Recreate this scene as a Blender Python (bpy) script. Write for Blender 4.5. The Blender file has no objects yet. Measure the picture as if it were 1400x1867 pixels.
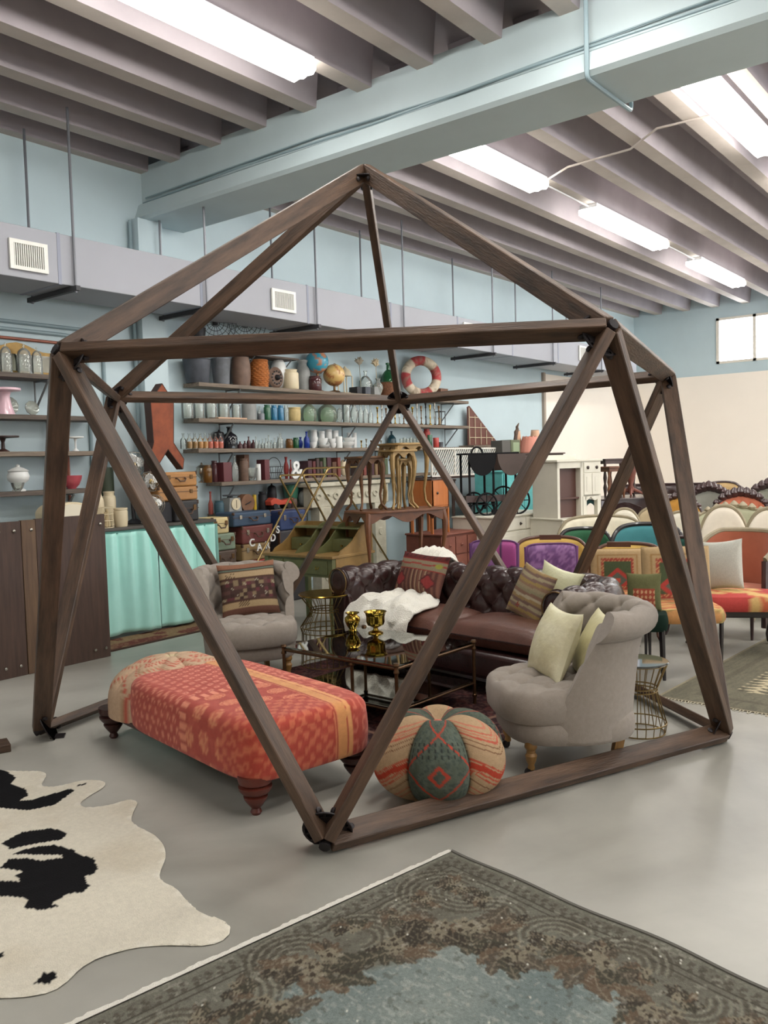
import bpy, math, random
import numpy as np
from mathutils import Vector, Matrix
random.seed(7); NPR=np.random.RandomState(3)
pi=math.pi
C=bpy.context.scene.collection
# ------------------------------------------------------------ camera (solved from the dome frame in the photograph)
FOC=1570.0; CH=1.5583; PITCH=math.radians(-3.2612); ROLL=math.radians(-1.646); YAW=math.radians(-51.7)
def _rot(a,ax):
    c,s=math.cos(a),math.sin(a)
    return np.array({'x':[[1,0,0],[0,c,-s],[0,s,c]],'y':[[c,0,s],[0,1,0],[-s,0,c]],'z':[[c,-s,0],[s,c,0],[0,0,1]]}[ax])
CM=_rot(ROLL,'y')@_rot(-PITCH,'x'); RZ=_rot(YAW,'z'); AX=RZ@CM.T
cd=bpy.data.cameras.new('camera'); cam=bpy.data.objects.new('camera',cd); C.objects.link(cam)
cd.sensor_fit='VERTICAL'; cd.sensor_height=36; cd.lens=FOC*36/1867; cd.clip_start=.05
R=AX@np.array([1,0,0]); Fw=AX@np.array([0,1,0]); U=AX@np.array([0,0,1])
cam.matrix_world=Matrix(((R[0],U[0],-Fw[0],0),(R[1],U[1],-Fw[1],0),(R[2],U[2],-Fw[2],CH),(0,0,0,1)))
bpy.context.scene.camera=cam
def ray(x,y): return AX@np.array([(x-700)/FOC,1,-(y-933.5)/FOC])
def G(x,y,z=0.0): d=ray(x,y); t=(z-CH)/d[2]; return Vector((d[0]*t,d[1]*t,z))
def onY(x,y,Y): d=ray(x,y); t=Y/d[1]; return Vector((d[0]*t,Y,CH+d[2]*t))
def onX(x,y,X): d=ray(x,y); t=X/d[0]; return Vector((X,d[1]*t,CH+d[2]*t))
def D(x,y,dist): d=ray(x,y); t=dist/math.hypot(d[0],d[1]); return Vector((d[0]*t,d[1]*t,CH+d[2]*t))
def mpp(p): return float(np.dot(np.array(p)-np.array([0,0,CH]),Fw))/FOC     # metres per photograph pixel at a point
# ------------------------------------------------------------ world, exposure
sc=bpy.context.scene
sc.view_settings.view_transform='Standard'; sc.view_settings.look='None'; sc.view_settings.gamma=1
sc.view_settings.use_curve_mapping=False; sc.view_settings.exposure=0.70
w=bpy.data.worlds.new('world'); sc.world=w; w.use_nodes=True
w.node_tree.nodes['Background'].inputs[0].default_value=(.85,.92,1,1); w.node_tree.nodes['Background'].inputs[1].default_value=1.6
LAMP=15.0; WINDOW=9.0        # strength of the fluorescent diffusers and of the daylit window panes
# ------------------------------------------------------------ materials
def lin(c):
    c=[v/255 for v in c[:3]]
    return tuple(v/12.92 if v<=.04045 else ((v+.055)/1.055)**2.4 for v in c)+(1,)
def linA(a):
    a=np.asarray(a,float)/255
    return np.where(a<=.04045,a/12.92,((a+.055)/1.055)**2.4)
MC={}
def mat(name,col,rough=.6,metal=0,noise=None,bump=None,attr=False,spec=.5,coat=0,sheen=0,stretch=None,col2=None,emit=None):
    if name in MC: return MC[name]
    m=bpy.data.materials.new(name); m.use_nodes=True; MC[name]=m
    nt=m.node_tree; b=nt.nodes['Principled BSDF']; L=nt.links.new
    b.inputs['Roughness'].default_value=rough; b.inputs['Metallic'].default_value=metal
    b.inputs['Specular IOR Level'].default_value=spec; b.inputs['Coat Weight'].default_value=coat
    b.inputs['Sheen Weight'].default_value=sheen
    tc=nt.nodes.new('ShaderNodeTexCoord'); src=tc.outputs['Object']
    if stretch:
        mp=nt.nodes.new('ShaderNodeMapping'); mp.inputs['Scale'].default_value=stretch; L(src,mp.inputs[0]); src=mp.outputs[0]
    base=None
    if attr:
        a=nt.nodes.new('ShaderNodeAttribute'); a.attribute_name='Col'; base=a.outputs['Color']
    if noise or col2:
        sc_,am=noise or (4,.2)
        n=nt.nodes.new('ShaderNodeTexNoise'); n.inputs['Scale'].default_value=sc_; n.inputs['Detail'].default_value=6; n.inputs['Roughness'].default_value=.6; L(src,n.inputs['Vector'])
        r=nt.nodes.new('ShaderNodeValToRGB'); r.color_ramp.elements[0].position=.3; r.color_ramp.elements[1].position=.7
        if col2: r.color_ramp.elements[0].color=lin(col); r.color_ramp.elements[1].color=lin(col2)
        else:
            r.color_ramp.elements[0].color=(1-am,)*3+(1,); r.color_ramp.elements[1].color=(1+am*.4,)*3+(1,)
        L(n.outputs['Fac'],r.inputs[0])
        if col2: base=r.outputs[0]
        else:
            mx=nt.nodes.new('ShaderNodeMix'); mx.data_type='RGBA'; mx.blend_type='MULTIPLY'; mx.inputs[0].default_value=1
            if base: L(base,mx.inputs[6])
            else: mx.inputs[6].default_value=lin(col)
            L(r.outputs[0],mx.inputs[7]); base=mx.outputs[2]
    if base: L(base,b.inputs['Base Color'])
    else: b.inputs['Base Color'].default_value=lin(col)
    if bump:
        bs,st=bump
        n2=nt.nodes.new('ShaderNodeTexNoise'); n2.inputs['Scale'].default_value=bs; n2.inputs['Detail'].default_value=4; L(src,n2.inputs['Vector'])
        bp=nt.nodes.new('ShaderNodeBump'); bp.inputs['Strength'].default_value=st; bp.inputs['Distance'].default_value=.01
        L(n2.outputs['Fac'],bp.inputs['Height']); L(bp.outputs[0],b.inputs['Normal'])
    if emit:
        b.inputs['Emission Color'].default_value=lin(emit[0]); b.inputs['Emission Strength'].default_value=emit[1]
    return m
def glass(name,col=(235,240,238),opac=.12,rough=.03):
    """thin glass: tinted transparency with a fresnel reflection"""
    if name in MC: return MC[name]
    m=bpy.data.materials.new(name); m.use_nodes=True; MC[name]=m; nt=m.node_tree; nt.nodes.clear(); L=nt.links.new
    o=nt.nodes.new('ShaderNodeOutputMaterial'); t=nt.nodes.new('ShaderNodeBsdfTransparent'); t.inputs[0].default_value=lin(col)
    g=nt.nodes.new('ShaderNodeBsdfGlossy'); g.inputs['Roughness'].default_value=rough; g.inputs[0].default_value=(.9,.95,.93,1)
    d=nt.nodes.new('ShaderNodeBsdfDiffuse'); d.inputs[0].default_value=lin(tuple(min(255,c) for c in col))
    m1=nt.nodes.new('ShaderNodeMixShader'); m1.inputs[0].default_value=opac; L(t.outputs[0],m1.inputs[1]); L(d.outputs[0],m1.inputs[2])
    f=nt.nodes.new('ShaderNodeFresnel'); f.inputs[0].default_value=1.5
    m2=nt.nodes.new('ShaderNodeMixShader'); L(f.outputs[0],m2.inputs[0]); L(m1.outputs[0],m2.inputs[1]); L(g.outputs[0],m2.inputs[2]); L(m2.outputs[0],o.inputs[0])
    return m
def emis(name,col,s):
    if name in MC: return MC[name]
    m=bpy.data.materials.new(name); m.use_nodes=True; MC[name]=m; nt=m.node_tree; nt.nodes.clear()
    o=nt.nodes.new('ShaderNodeOutputMaterial'); e=nt.nodes.new('ShaderNodeEmission'); e.inputs[0].default_value=lin(col); e.inputs[1].default_value=s
    nt.links.new(e.outputs[0],o.inputs[0]); return m
# ------------------------------------------------------------ geometry helpers: every shape is (verts, faces)
def J(*gs):
    V=[];F=[]
    for v,f in gs:
        n=len(V); V+=[tuple(p) for p in v]; F+=[tuple(i+n for i in q) for q in f]
    return V,F
def box(x0,x1,y0,y1,z0,z1):
    v=[(x,y,z) for z in (z0,z1) for y in (y0,y1) for x in (x0,x1)]
    return v,[(0,2,3,1),(4,5,7,6),(0,1,5,4),(2,6,7,3),(0,4,6,2),(1,3,7,5)]
def cbox(cx,cy,cz,sx,sy,sz): return box(cx-sx/2,cx+sx/2,cy-sy/2,cy+sy/2,cz-sz/2,cz+sz/2)
def xf(g,loc=(0,0,0),rot=(0,0,0),s=1):
    from mathutils import Euler
    M=Matrix.Translation(loc)@Euler(rot).to_matrix().to_4x4()@Matrix.Scale(s,4)
    return [tuple(M@Vector(p)) for p in g[0]],g[1]
def lathe(prof,n=20,sx=1,sy=None,loc=(0,0,0),lobes=0,amp=0):
    sy=sx if sy is None else sy; V=[];F=[]
    for r,z in prof:
        for k in range(n):
            a=2*pi*k/n; q=r*(1+amp*math.cos(lobes*a)) if lobes else r
            V.append((loc[0]+q*math.cos(a)*sx,loc[1]+q*math.sin(a)*sy,loc[2]+z))
    m=len(prof)
    for i in range(m-1):
        for k in range(n): F.append((i*n+k,i*n+(k+1)%n,(i+1)*n+(k+1)%n,(i+1)*n+k))
    if prof[0][0]>1e-6: F.append(tuple(reversed(range(n))))
    if prof[-1][0]>1e-6: F.append(tuple((m-1)*n+k for k in range(n)))
    return V,F
def tube(pts,r,n=8,closed=False,sq=1.0):
    pts=[Vector(p) for p in pts]; m=len(pts); rr=r if isinstance(r,(list,tuple)) else [r]*m
    V=[];F=[]; prev=None
    for i,p in enumerate(pts):
        if closed: t=(pts[(i+1)%m]-pts[i-1])
        else: t=(pts[min(i+1,m-1)]-pts[max(i-1,0)])
        t=t.normalized() if t.length>1e-9 else Vector((0,0,1))
        if prev is None:
            u=t.orthogonal() if abs(t.z)>.95 else t.cross(Vector((0,0,1)))
            u.normalize()
        else: u=(prev-t*prev.dot(t)).normalized()
        prev=u; v=t.cross(u)
        for k in range(n):
            a=2*pi*(k+.5)/n; V.append(tuple(p+rr[i]*(u*math.cos(a)+v*math.sin(a)*sq)))
    for i in range(m if closed else m-1):
        j=(i+1)%m
        for k in range(n): F.append((i*n+k,i*n+(k+1)%n,j*n+(k+1)%n,j*n+k))
    if not closed: F.append(tuple(reversed(range(n)))); F.append(tuple((m-1)*n+k for k in range(n)))
    return V,F
def prism(poly,h0,h1,plane='xy'):
    n=len(poly)
    def P(a,b,h): return {'xy':(a,b,h),'xz':(a,h,b),'yz':(h,a,b)}[plane]
    V=[P(a,b,h0) for a,b in poly]+[P(a,b,h1) for a,b in poly]
    return V,[tuple(range(n)),tuple(reversed(range(n,2*n)))]+[(i,(i+1)%n,n+(i+1)%n,n+i) for i in range(n)]
def grid(P,cu=False,cv=False):
    P=np.asarray(P,float); nu,nv=P.shape[:2]; idx=np.arange(nu*nv).reshape(nu,nv)
    I=np.vstack([idx,idx[:1]]) if cu else idx
    I=np.hstack([I,I[:,:1]]) if cv else I
    F=np.stack([I[:-1,:-1],I[1:,:-1],I[1:,1:],I[:-1,1:]],-1).reshape(-1,4)
    return P.reshape(-1,3).tolist(),F.tolist()
def arc(c,r,a0,a1,n,plane='xz',h=0):
    o=[]
    for i in range(n+1):
        a=math.radians(a0+(a1-a0)*i/n); x=c[0]+r*math.cos(a); y=c[1]+r*math.sin(a)
        o.append({'xz':(x,h,y),'xy':(x,y,h),'yz':(h,x,y)}[plane])
    return o
def mesh(g,m,smooth=True,cols=None):
    me=bpy.data.meshes.new('mesh'); me.from_pydata([tuple(p) for p in g[0]],[],g[1]); me.update()
    import bmesh
    if cols is None:
        bm=bmesh.new(); bm.from_mesh(me); bmesh.ops.recalc_face_normals(bm,faces=bm.faces); bm.to_mesh(me); bm.free()
    if cols is not None:
        a=me.color_attributes.new('Col','FLOAT_COLOR','POINT'); c=np.ones((len(g[0]),4)); c[:,:3]=linA(np.asarray(cols).reshape(-1,3)); a.data.foreach_set('color',c.ravel())
    if m: me.materials.append(m)
    if smooth:
        me.shade_smooth()
        try: me.set_sharp_from_angle(angle=math.radians(smooth if smooth is not True else 42))
        except Exception: pass
    return me
def ob(name,g,m,parent=None,loc=None,rz=0,bev=0,smooth=True,cols=None,label=None,cat=None,group=None,kind=None,rot=None,seg=2,sub=0,me=None):
    o=bpy.data.objects.new(name,me or mesh(g,m,smooth,cols)); C.objects.link(o)
    if parent: o.parent=parent
    if loc is not None: o.location=loc
    if rot: o.rotation_euler=rot
    elif rz: o.rotation_euler=(0,0,rz)
    if bev:
        b=o.modifiers.new('bevel','BEVEL'); b.width=bev; b.segments=seg; b.limit_method='ANGLE'; b.angle_limit=math.radians(40)
    if sub:
        b=o.modifiers.new('sub','SUBSURF'); b.levels=sub; b.render_levels=sub
    for k,v in (('label',label),('category',cat),('group',group),('kind',kind)):
        if v: o[k]=v
    return o
def thing(name,label,cat,loc=(0,0,0),rz=0,group=None):
    o=bpy.data.objects.new(name,None); C.objects.link(o); o.location=loc; o.rotation_euler=(0,0,rz); o.empty_display_size=.1
    o['label']=label; o['category']=cat
    if group: o['group']=group
    return o
def copytree(o,parent=None,label=None,loc=None,rz=None):
    c=o.copy(); C.objects.link(c)
    if parent: c.parent=parent
    if label: c['label']=label
    if loc is not None: c.location=loc
    if rz is not None: c.rotation_euler=(0,0,rz)
    for ch in [x for x in C.objects if x.parent==o]: copytree(ch,c)
    return c
def face(px,py): return math.atan2(py,px)+pi/2      # rz so that local -Y looks along (px,py)
# ---- numpy noise
def vnoise(x,y,seed=0):
    xi=np.floor(x).astype(int); yi=np.floor(y).astype(int); fx=x-xi; fy=y-yi; fx=fx*fx*(3-2*fx); fy=fy*fy*(3-2*fy)
    def h(a,b):
        n=(a*374761393+b*668265263+seed*974711)&0x7fffffff; n=((n^(n>>13))*1274126177)&0x7fffffff; return ((n^(n>>16))&0xffff)/65535.
    return (h(xi,yi)*(1-fx)+h(xi+1,yi)*fx)*(1-fy)+(h(xi,yi+1)*(1-fx)+h(xi+1,yi+1)*fx)*fy
def fbm(x,y,s=0,o=4): 
    r=0;a=.5
    for i in range(o): r=r+a*vnoise(x*2**i,y*2**i,s+i); a/=2
    return r/(1-.5**o)
def mixc(c,m,col):
    m=np.clip(m,0,1)[...,None]; return c*(1-m)+np.array(col,float)*m
def tuft(u,v):
    p=u+v; q=u-v; a=np.abs(np.sin(pi*p)); b=np.abs(np.sin(pi*q))
    return .6*(a*b)**.4+.4*(1-np.exp(-(a*a+b*b)/.2))
def inpoly(x,y,poly):
    x=np.asarray(x); r=np.zeros(x.shape,bool); n=len(poly)
    for i in range(n):
        x1,y1=poly[i][:2]; x2,y2=poly[(i+1)%n][:2]
        c=((y1>y)!=(y2>y))&(x<(x2-x1)*(y-y1)/((y2-y1) if y2!=y1 else 1e-9)+x1); r^=c
    return r
# ============================================================ the room
WY=7.5; WX=18.6; JZ=4.6; CZ=4.98; X0=-5.0; Y0=-7.0
concrete=mat('polished_concrete',(172,172,166),.34,noise=(1.3,.16),bump=(9,.03),spec=.45)
def floor_mat():
    m=concrete; nt=m.node_tree; L=nt.links.new; b=nt.nodes['Principled BSDF']
    tc=nt.nodes.new('ShaderNodeTexCoord'); n=nt.nodes.new('ShaderNodeTexNoise'); n.inputs['Scale'].default_value=.55; n.inputs['Detail'].default_value=8; n.inputs['Distortion'].default_value=.8
    L(tc.outputs['Object'],n.inputs['Vector']); r=nt.nodes.new('ShaderNodeValToRGB'); r.color_ramp.elements[0].position=.32; r.color_ramp.elements[1].position=.68
    r.color_ramp.elements[0].color=lin((140,138,129)); r.color_ramp.elements[1].color=lin((192,191,183)); L(n.outputs['Fac'],r.inputs[0])
    mx=[x for x in nt.nodes if x.bl_idname=='ShaderNodeMix'][0]; L(r.outputs[0],mx.inputs[6])
    r2=nt.nodes.new('ShaderNodeMapRange'); r2.inputs['To Min'].default_value=.26; r2.inputs['To Max'].default_value=.5; L(n.outputs['Fac'],r2.inputs[0]); L(r2.outputs[0],b.inputs['Roughness'])
floor_mat()
blue=mat('pale_blue_wall_paint',(190,208,214),.7,noise=(.9,.07),bump=(60,.05))
blue2=mat('pale_blue_beam_paint',(188,204,208),.62,noise=(1.5,.06),bump=(40,.05))
creamw=mat('cream_wall_paint',(247,238,226),.75,noise=(.6,.04))
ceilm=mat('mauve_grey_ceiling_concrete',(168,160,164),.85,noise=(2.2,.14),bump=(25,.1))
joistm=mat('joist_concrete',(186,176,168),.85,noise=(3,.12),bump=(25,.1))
ductm=mat('lavender_grey_duct_paint',(158,160,168),.55,noise=(1.2,.05))
def st(name,g,m,parent=None,**k): return ob(name,g,m,parent,kind='structure',smooth=False,**k)
st('floor',box(X0,WX+.1,Y0,WY+.1,-.12,0),concrete)
ceil=st('ceiling',box(X0,WX+.1,Y0,WY+.1,CZ,CZ+.1),ceilm)
st('wall_left',box(X0,WX,WY,WY+.12,0,CZ),blue)
far=st('wall_far',J(box(WX,WX+.12,Y0,4.62,0,CZ),box(WX,WX+.12,5.72,WY+.12,0,CZ),box(WX,WX+.12,4.62,5.72,0,3.42),box(WX,WX+.12,4.62,5.72,4.36,CZ)),blue)
st('wall_right',box(X0,WX,Y0-.12,Y0,0,CZ),creamw)
st('wall_back',box(X0-.12,X0,Y0,WY,0,CZ),creamw)
# joists run along the room; one piece per bay on each side of the cross beam
BX0,BX1=5.62,6.12
jm={}; webm=mat('joist_web_concrete',(164,156,160),.85,noise=(2.5,.1),bump=(25,.1))  # webs darker than the joist bottoms: floor bounce put into the colour
def joist(x0,x1,y,w=.15):
    key=(x0,x1,w)
    if key not in jm:
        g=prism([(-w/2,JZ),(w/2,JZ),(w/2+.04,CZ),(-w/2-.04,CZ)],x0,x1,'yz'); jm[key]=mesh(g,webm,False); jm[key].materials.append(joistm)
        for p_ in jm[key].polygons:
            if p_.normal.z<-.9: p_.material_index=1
    o=ob('joist',None,None,ceil,(0,y,0),me=jm[key]); o['kind']='structure'
k=0
y=6.945
while y>Y0:
    joist(X0,BX0,y); joist(BX1,WX,y); y-=.607
joist(X0,BX0,7.44,.12); joist(BX1,WX,7.44,.12)
# big painted cross beam
prof=[(BX0,JZ+.06),(BX0,4.30),(BX0-.05,4.27),(BX0-.10,4.13),(BX0-.07,4.10),(BX1+.02,4.10),(BX1+.05,4.13),(BX1,4.27),(BX1,JZ+.06)]
beam=st('ceiling_beam',([(x,Y0,z) for x,z in prof]+[(x,WY,z) for x,z in prof],[tuple(range(len(prof))),tuple(reversed(range(len(prof),2*len(prof))))]+[(i,(i+1)%9,9+(i+1)%9,9+i) for i in range(9)]),blue2)
st('trim_1',box(5.45,5.75,7.36,7.5,0,4.1),blue)
# cream lower walls
st('trim_2',box(14.31,WX,WY-.03,WY,0,3.1),creamw); st('trim_3',box(WX-.03,WX,Y0,WY-.03,0,3.2),creamw)
st('trim_4',box(14.24,14.31,WY-.05,WY,0,3.12),mat('taupe_edge',(165,152,138),.7))
st('baseboard_left',box(X0,WX,WY-.02,WY,0,.1),blue)
# far window: frame, mullion, glowing panes
wf=mat('white_window_frame',(228,222,210),.5)
win=st('window_1',J(box(WX-.02,WX+.12,4.62,4.68,3.42,4.36),box(WX-.02,WX+.12,5.66,5.72,3.42,4.36),box(WX-.02,WX+.12,4.62,5.72,3.42,3.47),box(WX-.02,WX+.12,4.62,5.72,4.31,4.36),box(WX-.02,WX+.1,4.93,4.99,3.42,4.36)),wf)
ob('window_pane',box(WX+.06,WX+.075,4.68,4.93,3.47,4.31),emis('daylit_pane',(236,245,255),WINDOW),win,smooth=False)
ob('window_pane',box(WX+.06,WX+.075,4.99,5.66,3.47,4.31),emis('daylit_pane',(236,245,255),WINDOW),win,smooth=False)
# unseen windows added along the right wall to bring daylight from that side
for i,x in enumerate((4.5,8.0,11.5,15.0)):
    wn=st('window_%d'%(i+2),J(box(x-.05,x+2.05,Y0,Y0+.05,1.0,1.05),box(x-.05,x+2.05,Y0,Y0+.05,3.4,3.45),box(x-.05,x,Y0,Y0+.05,1,3.45),box(x+2,x+2.05,Y0,Y0+.05,1,3.45)),wf)
    ob('window_pane',box(x,x+2,Y0+.01,Y0+.03,1.05,3.4),emis('daylit_pane_2',(240,246,255),4.2),wn,smooth=False)
# ---- duct
DY=6.65
duct=thing('air_duct','long lavender-grey rectangular air duct hung along the blue wall','duct',(0,DY,3.14))
ob('duct_casing',box(X0+.1,16.6,0,.62,0,.42),ductm,duct,smooth=False,bev=.006)
sg=[]
for x in [X0+1.5+1.52*i for i in range(12)]: sg.append(box(x,x+.03,-.004,.624,-.004,.424))
seamm=mat('duct_seam',(140,145,160),.55)
for g in sg: ob('seam_band',g,seamm,duct,smooth=False)
vw=mat('white_grille',(226,226,220),.5); vd=mat('grille_shadow_gap',(70,70,66),.8)
vl=['white louvred air grille on the duct above the cake-stand shelves','white louvred air grille on the duct between the roof timbers of the dome','small white air grille on the duct beside the dome shoulder','small white air grille far down the duct']
for i,(xa,xb,za,zb) in enumerate(((3.67,4.0,3.20,3.44),(6.58,6.94,3.22,3.45),(10.32,10.70,3.24,3.5),(14.0,14.4,3.24,3.5))):
    t=thing('air_grille',vl[i],'vent',((xa+xb)/2,DY-.006,za),0,'air grilles on the duct'); hw=(xb-xa)/2; h=zb-za
    ob('frame',J(box(-hw,hw,-.02,0,0,.03),box(-hw,hw,-.02,0,h-.03,h),box(-hw,-hw+.035,-.02,0,.03,h-.03),box(hw-.035,hw,-.02,0,.03,h-.03)),vw,t,smooth=False)
    ob('backing',box(-hw+.03,hw-.03,-.003,0,.03,h-.03),vd,t,smooth=False)
    n=14
    for k in range(n):
        x=-hw+.045+(2*hw-.09)*k/(n-1); ob('slat',xf(box(-.004,.004,-.012,0,.03,h-.03),(x,-.003,0)),vw,t,smooth=False)
rodm=mat('galvanised_rod',(120,122,128),.4,.6); strut=mat('dark_strut',(58,58,62),.6)
for i,x in enumerate((4.24,5.68,7.27,8.91,11.1,13.0,14.9)):
    t=thing('duct_hanger',['threaded-rod duct hanger left of the big beam','threaded-rod duct hanger just past the big beam','threaded-rod duct hanger beside the second grille','threaded-rod duct hanger behind the dome roof','threaded-rod duct hanger by the third grille','threaded-rod duct hanger before the fourth grille','threaded-rod duct hanger at the far end of the duct'][i],'hanger',(x,0,0),0,'duct hangers')
    ob('rod',tube([(0,DY-.03,3.08),(0,DY-.03,JZ+.02)],.012,8),rodm,t); ob('rod',tube([(0,DY+.66,3.08),(0,DY+.66,JZ+.02)],.012,8),rodm,t)
    ob('strut',box(-.02,.02,DY-.07,DY+.72,3.095,3.135),strut,t,smooth=False)
# ---- conduits and pipes
greyp=mat('blue_grey_conduit',(135,155,162),.5); cop=mat('old_copper_pipe',(150,92,74),.5,.3,noise=(8,.3))
def bend(pts,r=.12,n=5):
    o=[Vector(pts[0])]
    for a,b,c in zip(pts,pts[1:],pts[2:]):
        a,b,c=map(Vector,(a,b,c)); p=b+(a-b).normalized()*r; q=b+(c-b).normalized()*r
        for i in range(n+1):
            t=i/n; o.append(p*(1-t)**2+b*2*t*(1-t)+q*t*t)
    o.append(Vector(pts[-1])); return o
for i,(zz,xx,Y) in enumerate(((2.93,5.06,7.48),(2.86,4.88,7.48))):
    ob('conduit',tube(bend([(X0,Y,zz),(xx,Y,zz),(xx,Y,.1)],.22),.018,8),greyp,label=['upper pale conduit bending down the blue wall','lower pale conduit bending down the blue wall'][i],cat='pipe',group='wall conduits')
ob('copper_pipe',tube(bend([(X0,7.482,2.78),(4.62,7.482,2.78),(4.62,7.482,1.2)],.04),.015,8),cop,label='reddish copper pipe turning down behind the cake-stand shelves',cat='pipe')
ob('conduit',tube([(5.42,7.45,.1),(5.42,7.45,4.08)],.018,8),greyp,label='single vertical conduit beside the wall pilaster',cat='pipe')
ob('beam_cable',tube([(BX0-.02,7.45,4.29),(BX0-.06,6,4.30),(BX0-.05,4.4,4.285),(BX0-.06,3,4.30),(BX0-.05,1,4.29),(BX0-.05,-3,4.3)],.011,6),greyp,label='thin cable run along the side of the big ceiling beam',cat='cable')
ob('beam_cable',tube([(BX0-.03,7.4,4.33),(BX0-.02,5,4.35),(BX0-.03,3.6,4.31),(BX0-.02,2,4.35),(BX0-.03,-3,4.33)],.008,6),greyp,label='second sagging cable just above the first on the ceiling beam',cat='cable')
ob('conduit',tube(bend([(5.50,2.52,4.62),(5.50,2.52,4.07),(6.2,2.5,4.06),(6.2,2.5,4.3)],.04),.016,8),greyp,label='grey conduit dropping round the face of the big ceiling beam',cat='pipe')
ob('conduit',tube([(8.7,4.5,4.585),(8.45,4.1,4.585),(8.4,3.4,4.585),(8.05,3.0,4.585),(8.1,2.4,4.585)],.012,6),joistm,label='bent conduit crossing the joists between two ceiling lights',cat='pipe')
# ---- fluorescent fixtures
lampm=emis('fluorescent_diffuser',(255,251,244),LAMP); whitem=mat('white_enamel',(235,236,240),.4)
fx=[(2.5,4.92,4.54),(6.82,8.62,4.54),(9.9,12.25,4.54),(13.7,16.0,4.54),(2.7,5.2,2.32),(6.82,9.2,2.32),(10.4,12.8,2.32),(14,16.4,2.32),(-3.5,-1.1,4.54),(-3.5,-1.1,1.0)]
ll=['long fluorescent light on the near side of the ceiling beam','fluorescent light just past the ceiling beam over the dome','second fluorescent light past the ceiling beam in the same row','farthest fluorescent light of the row in view','fluorescent light whose tip shows at the top edge','large fluorescent light at the upper edge beside the beam']
for y in (.1,-2.2,-4.6):  # further rows added out of view to even out the light
    for a in (.8,5.9,10.5,14): fx.append((a+.9,a+3.3,y))
for i,(a,b,y) in enumerate(fx):
    t=thing('ceiling_light',ll[i] if i<6 else 'wrap-around fluorescent light number %s of the unseen rows added for even light'%['one','two','three','four','five','six','seven','eight','nine','ten','eleven','twelve','thirteen','fourteen','fifteen','sixteen'][i-6],   'light',((a+b)/2,y,4.47),0,'fluorescent ceiling lights'); h=(b-a)/2
    pr=[(-.13,.085),(-.13,.03),(-.10,.0),(-.04,.008),(0,-.004),(.04,.008),(.10,0),(.13,.03),(.13,.085)]
    ob('diffuser',prism(pr,-h,h,'yz'),lampm,t,smooth=False)
    ob('housing',box(-h-.01,h+.01,-.11,.11,.085,.13),whitem,t,smooth=False)
ob('conduit',tube([(8.63,4.54,4.58),(9.89,4.54,4.58)],.01,6),whitem,label='thin white conduit joining the first two lights past the beam',cat='pipe')
ob('conduit',tube([(12.26,4.54,4.58),(13.69,4.54,4.58)],.01,6),whitem,label='thin white conduit joining the last two lights of the row',cat='pipe')
# ============================================================ geodesic timber frame
wood=mat('walnut_stained_timber',(40,28,21),.5,noise=(3.2,.5),bump=(18,.3),stretch=(.9,7,7),col2=(98,75,58))
steel=mat('dark_bolted_steel',(48,44,46),.45,.5,noise=(20,.2))
L_=2.44; r_=1/(2*math.sin(pi/5)); DC=Vector((4.206,3.396,.035)); DYW=math.radians(-183.6986)
hubs={'A':Vector((0,0,(r_+.5257)*L_))}
for i in range(5):
    a=DYW+math.radians(72*i); hubs['U%d'%i]=Vector((r_*math.cos(a),r_*math.sin(a),r_))*L_
    a-=math.radians(36); hubs['L%d'%i]=Vector((r_*math.cos(a),r_*math.sin(a),0))*L_
dome=thing('dome_frame','large brown timber geodesic dome frame with bolted steel hubs standing on the concrete floor','dome frame',DC)
dc=Vector((0,0,r_*L_/2))
edges=[('A','U%d'%i) for i in range(5)]+[('U%d'%i,'U%d'%((i+1)%5)) for i in range(5)]+[('L%d'%i,'U%d'%i) for i in range(5)]+[('L%d'%i,'U%d'%((i-1)%5)) for i in range(5)]+[('L%d'%i,'L%d'%((i+1)%5)) for i in range(5) if i!=0]
bl=L_-.07; bmesh_=mesh(box(-bl/2,bl/2,-.024,.024,-.088,.010),wood,False)
for a,b in edges:
    p,q=hubs[a],hubs[b]; m_=(p+q)/2; x=(q-p).normalized(); z=(m_-dc); z=(z-x*z.dot(x)).normalized(); y=z.cross(x)
    o=ob('beam',None,None,dome,me=bmesh_,bev=.004,seg=1); o.matrix_local=Matrix.Translation(m_)@Matrix((x,y,z)).transposed().to_4x4()
    for e in (-1,1):
        k=o  # bolt heads near each end
        b_=ob('bolt',J(xf(lathe([(.014,0),(.016,.006),(.010,.012),(0,.014)],8),(e*(bl/2-.1),.024,-.05),(-pi/2,0,0)),xf(lathe([(.014,0),(.016,.006),(.010,.012),(0,.014)],8),(e*(bl/2-.1),-.024,-.05),(pi/2,0,0))),steel,o)
def hubplate():
    g=[]
    g.append(lathe([(.082,-.003),(.082,.003),(.05,.003),(.05,-.003),(.082,-.003)],28)); g.append(lathe([(.104,-.003),(.104,.003),(.095,.003),(.095,-.003),(.104,-.003)],28))
    for k in range(14): g.append(xf(box(.08,.097,-.005,.005,-.003,.003),rot=(0,0,2*pi*k/14)))
    g.append(lathe([(0,-.003),(.052,-.003),(.052,.003),(0,.003)],20)); g.append(lathe([(0,-.01),(.024,-.01),(.024,.085),(0,.085)],10))
    return J(*g)
hp=mesh(hubplate(),steel)
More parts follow.
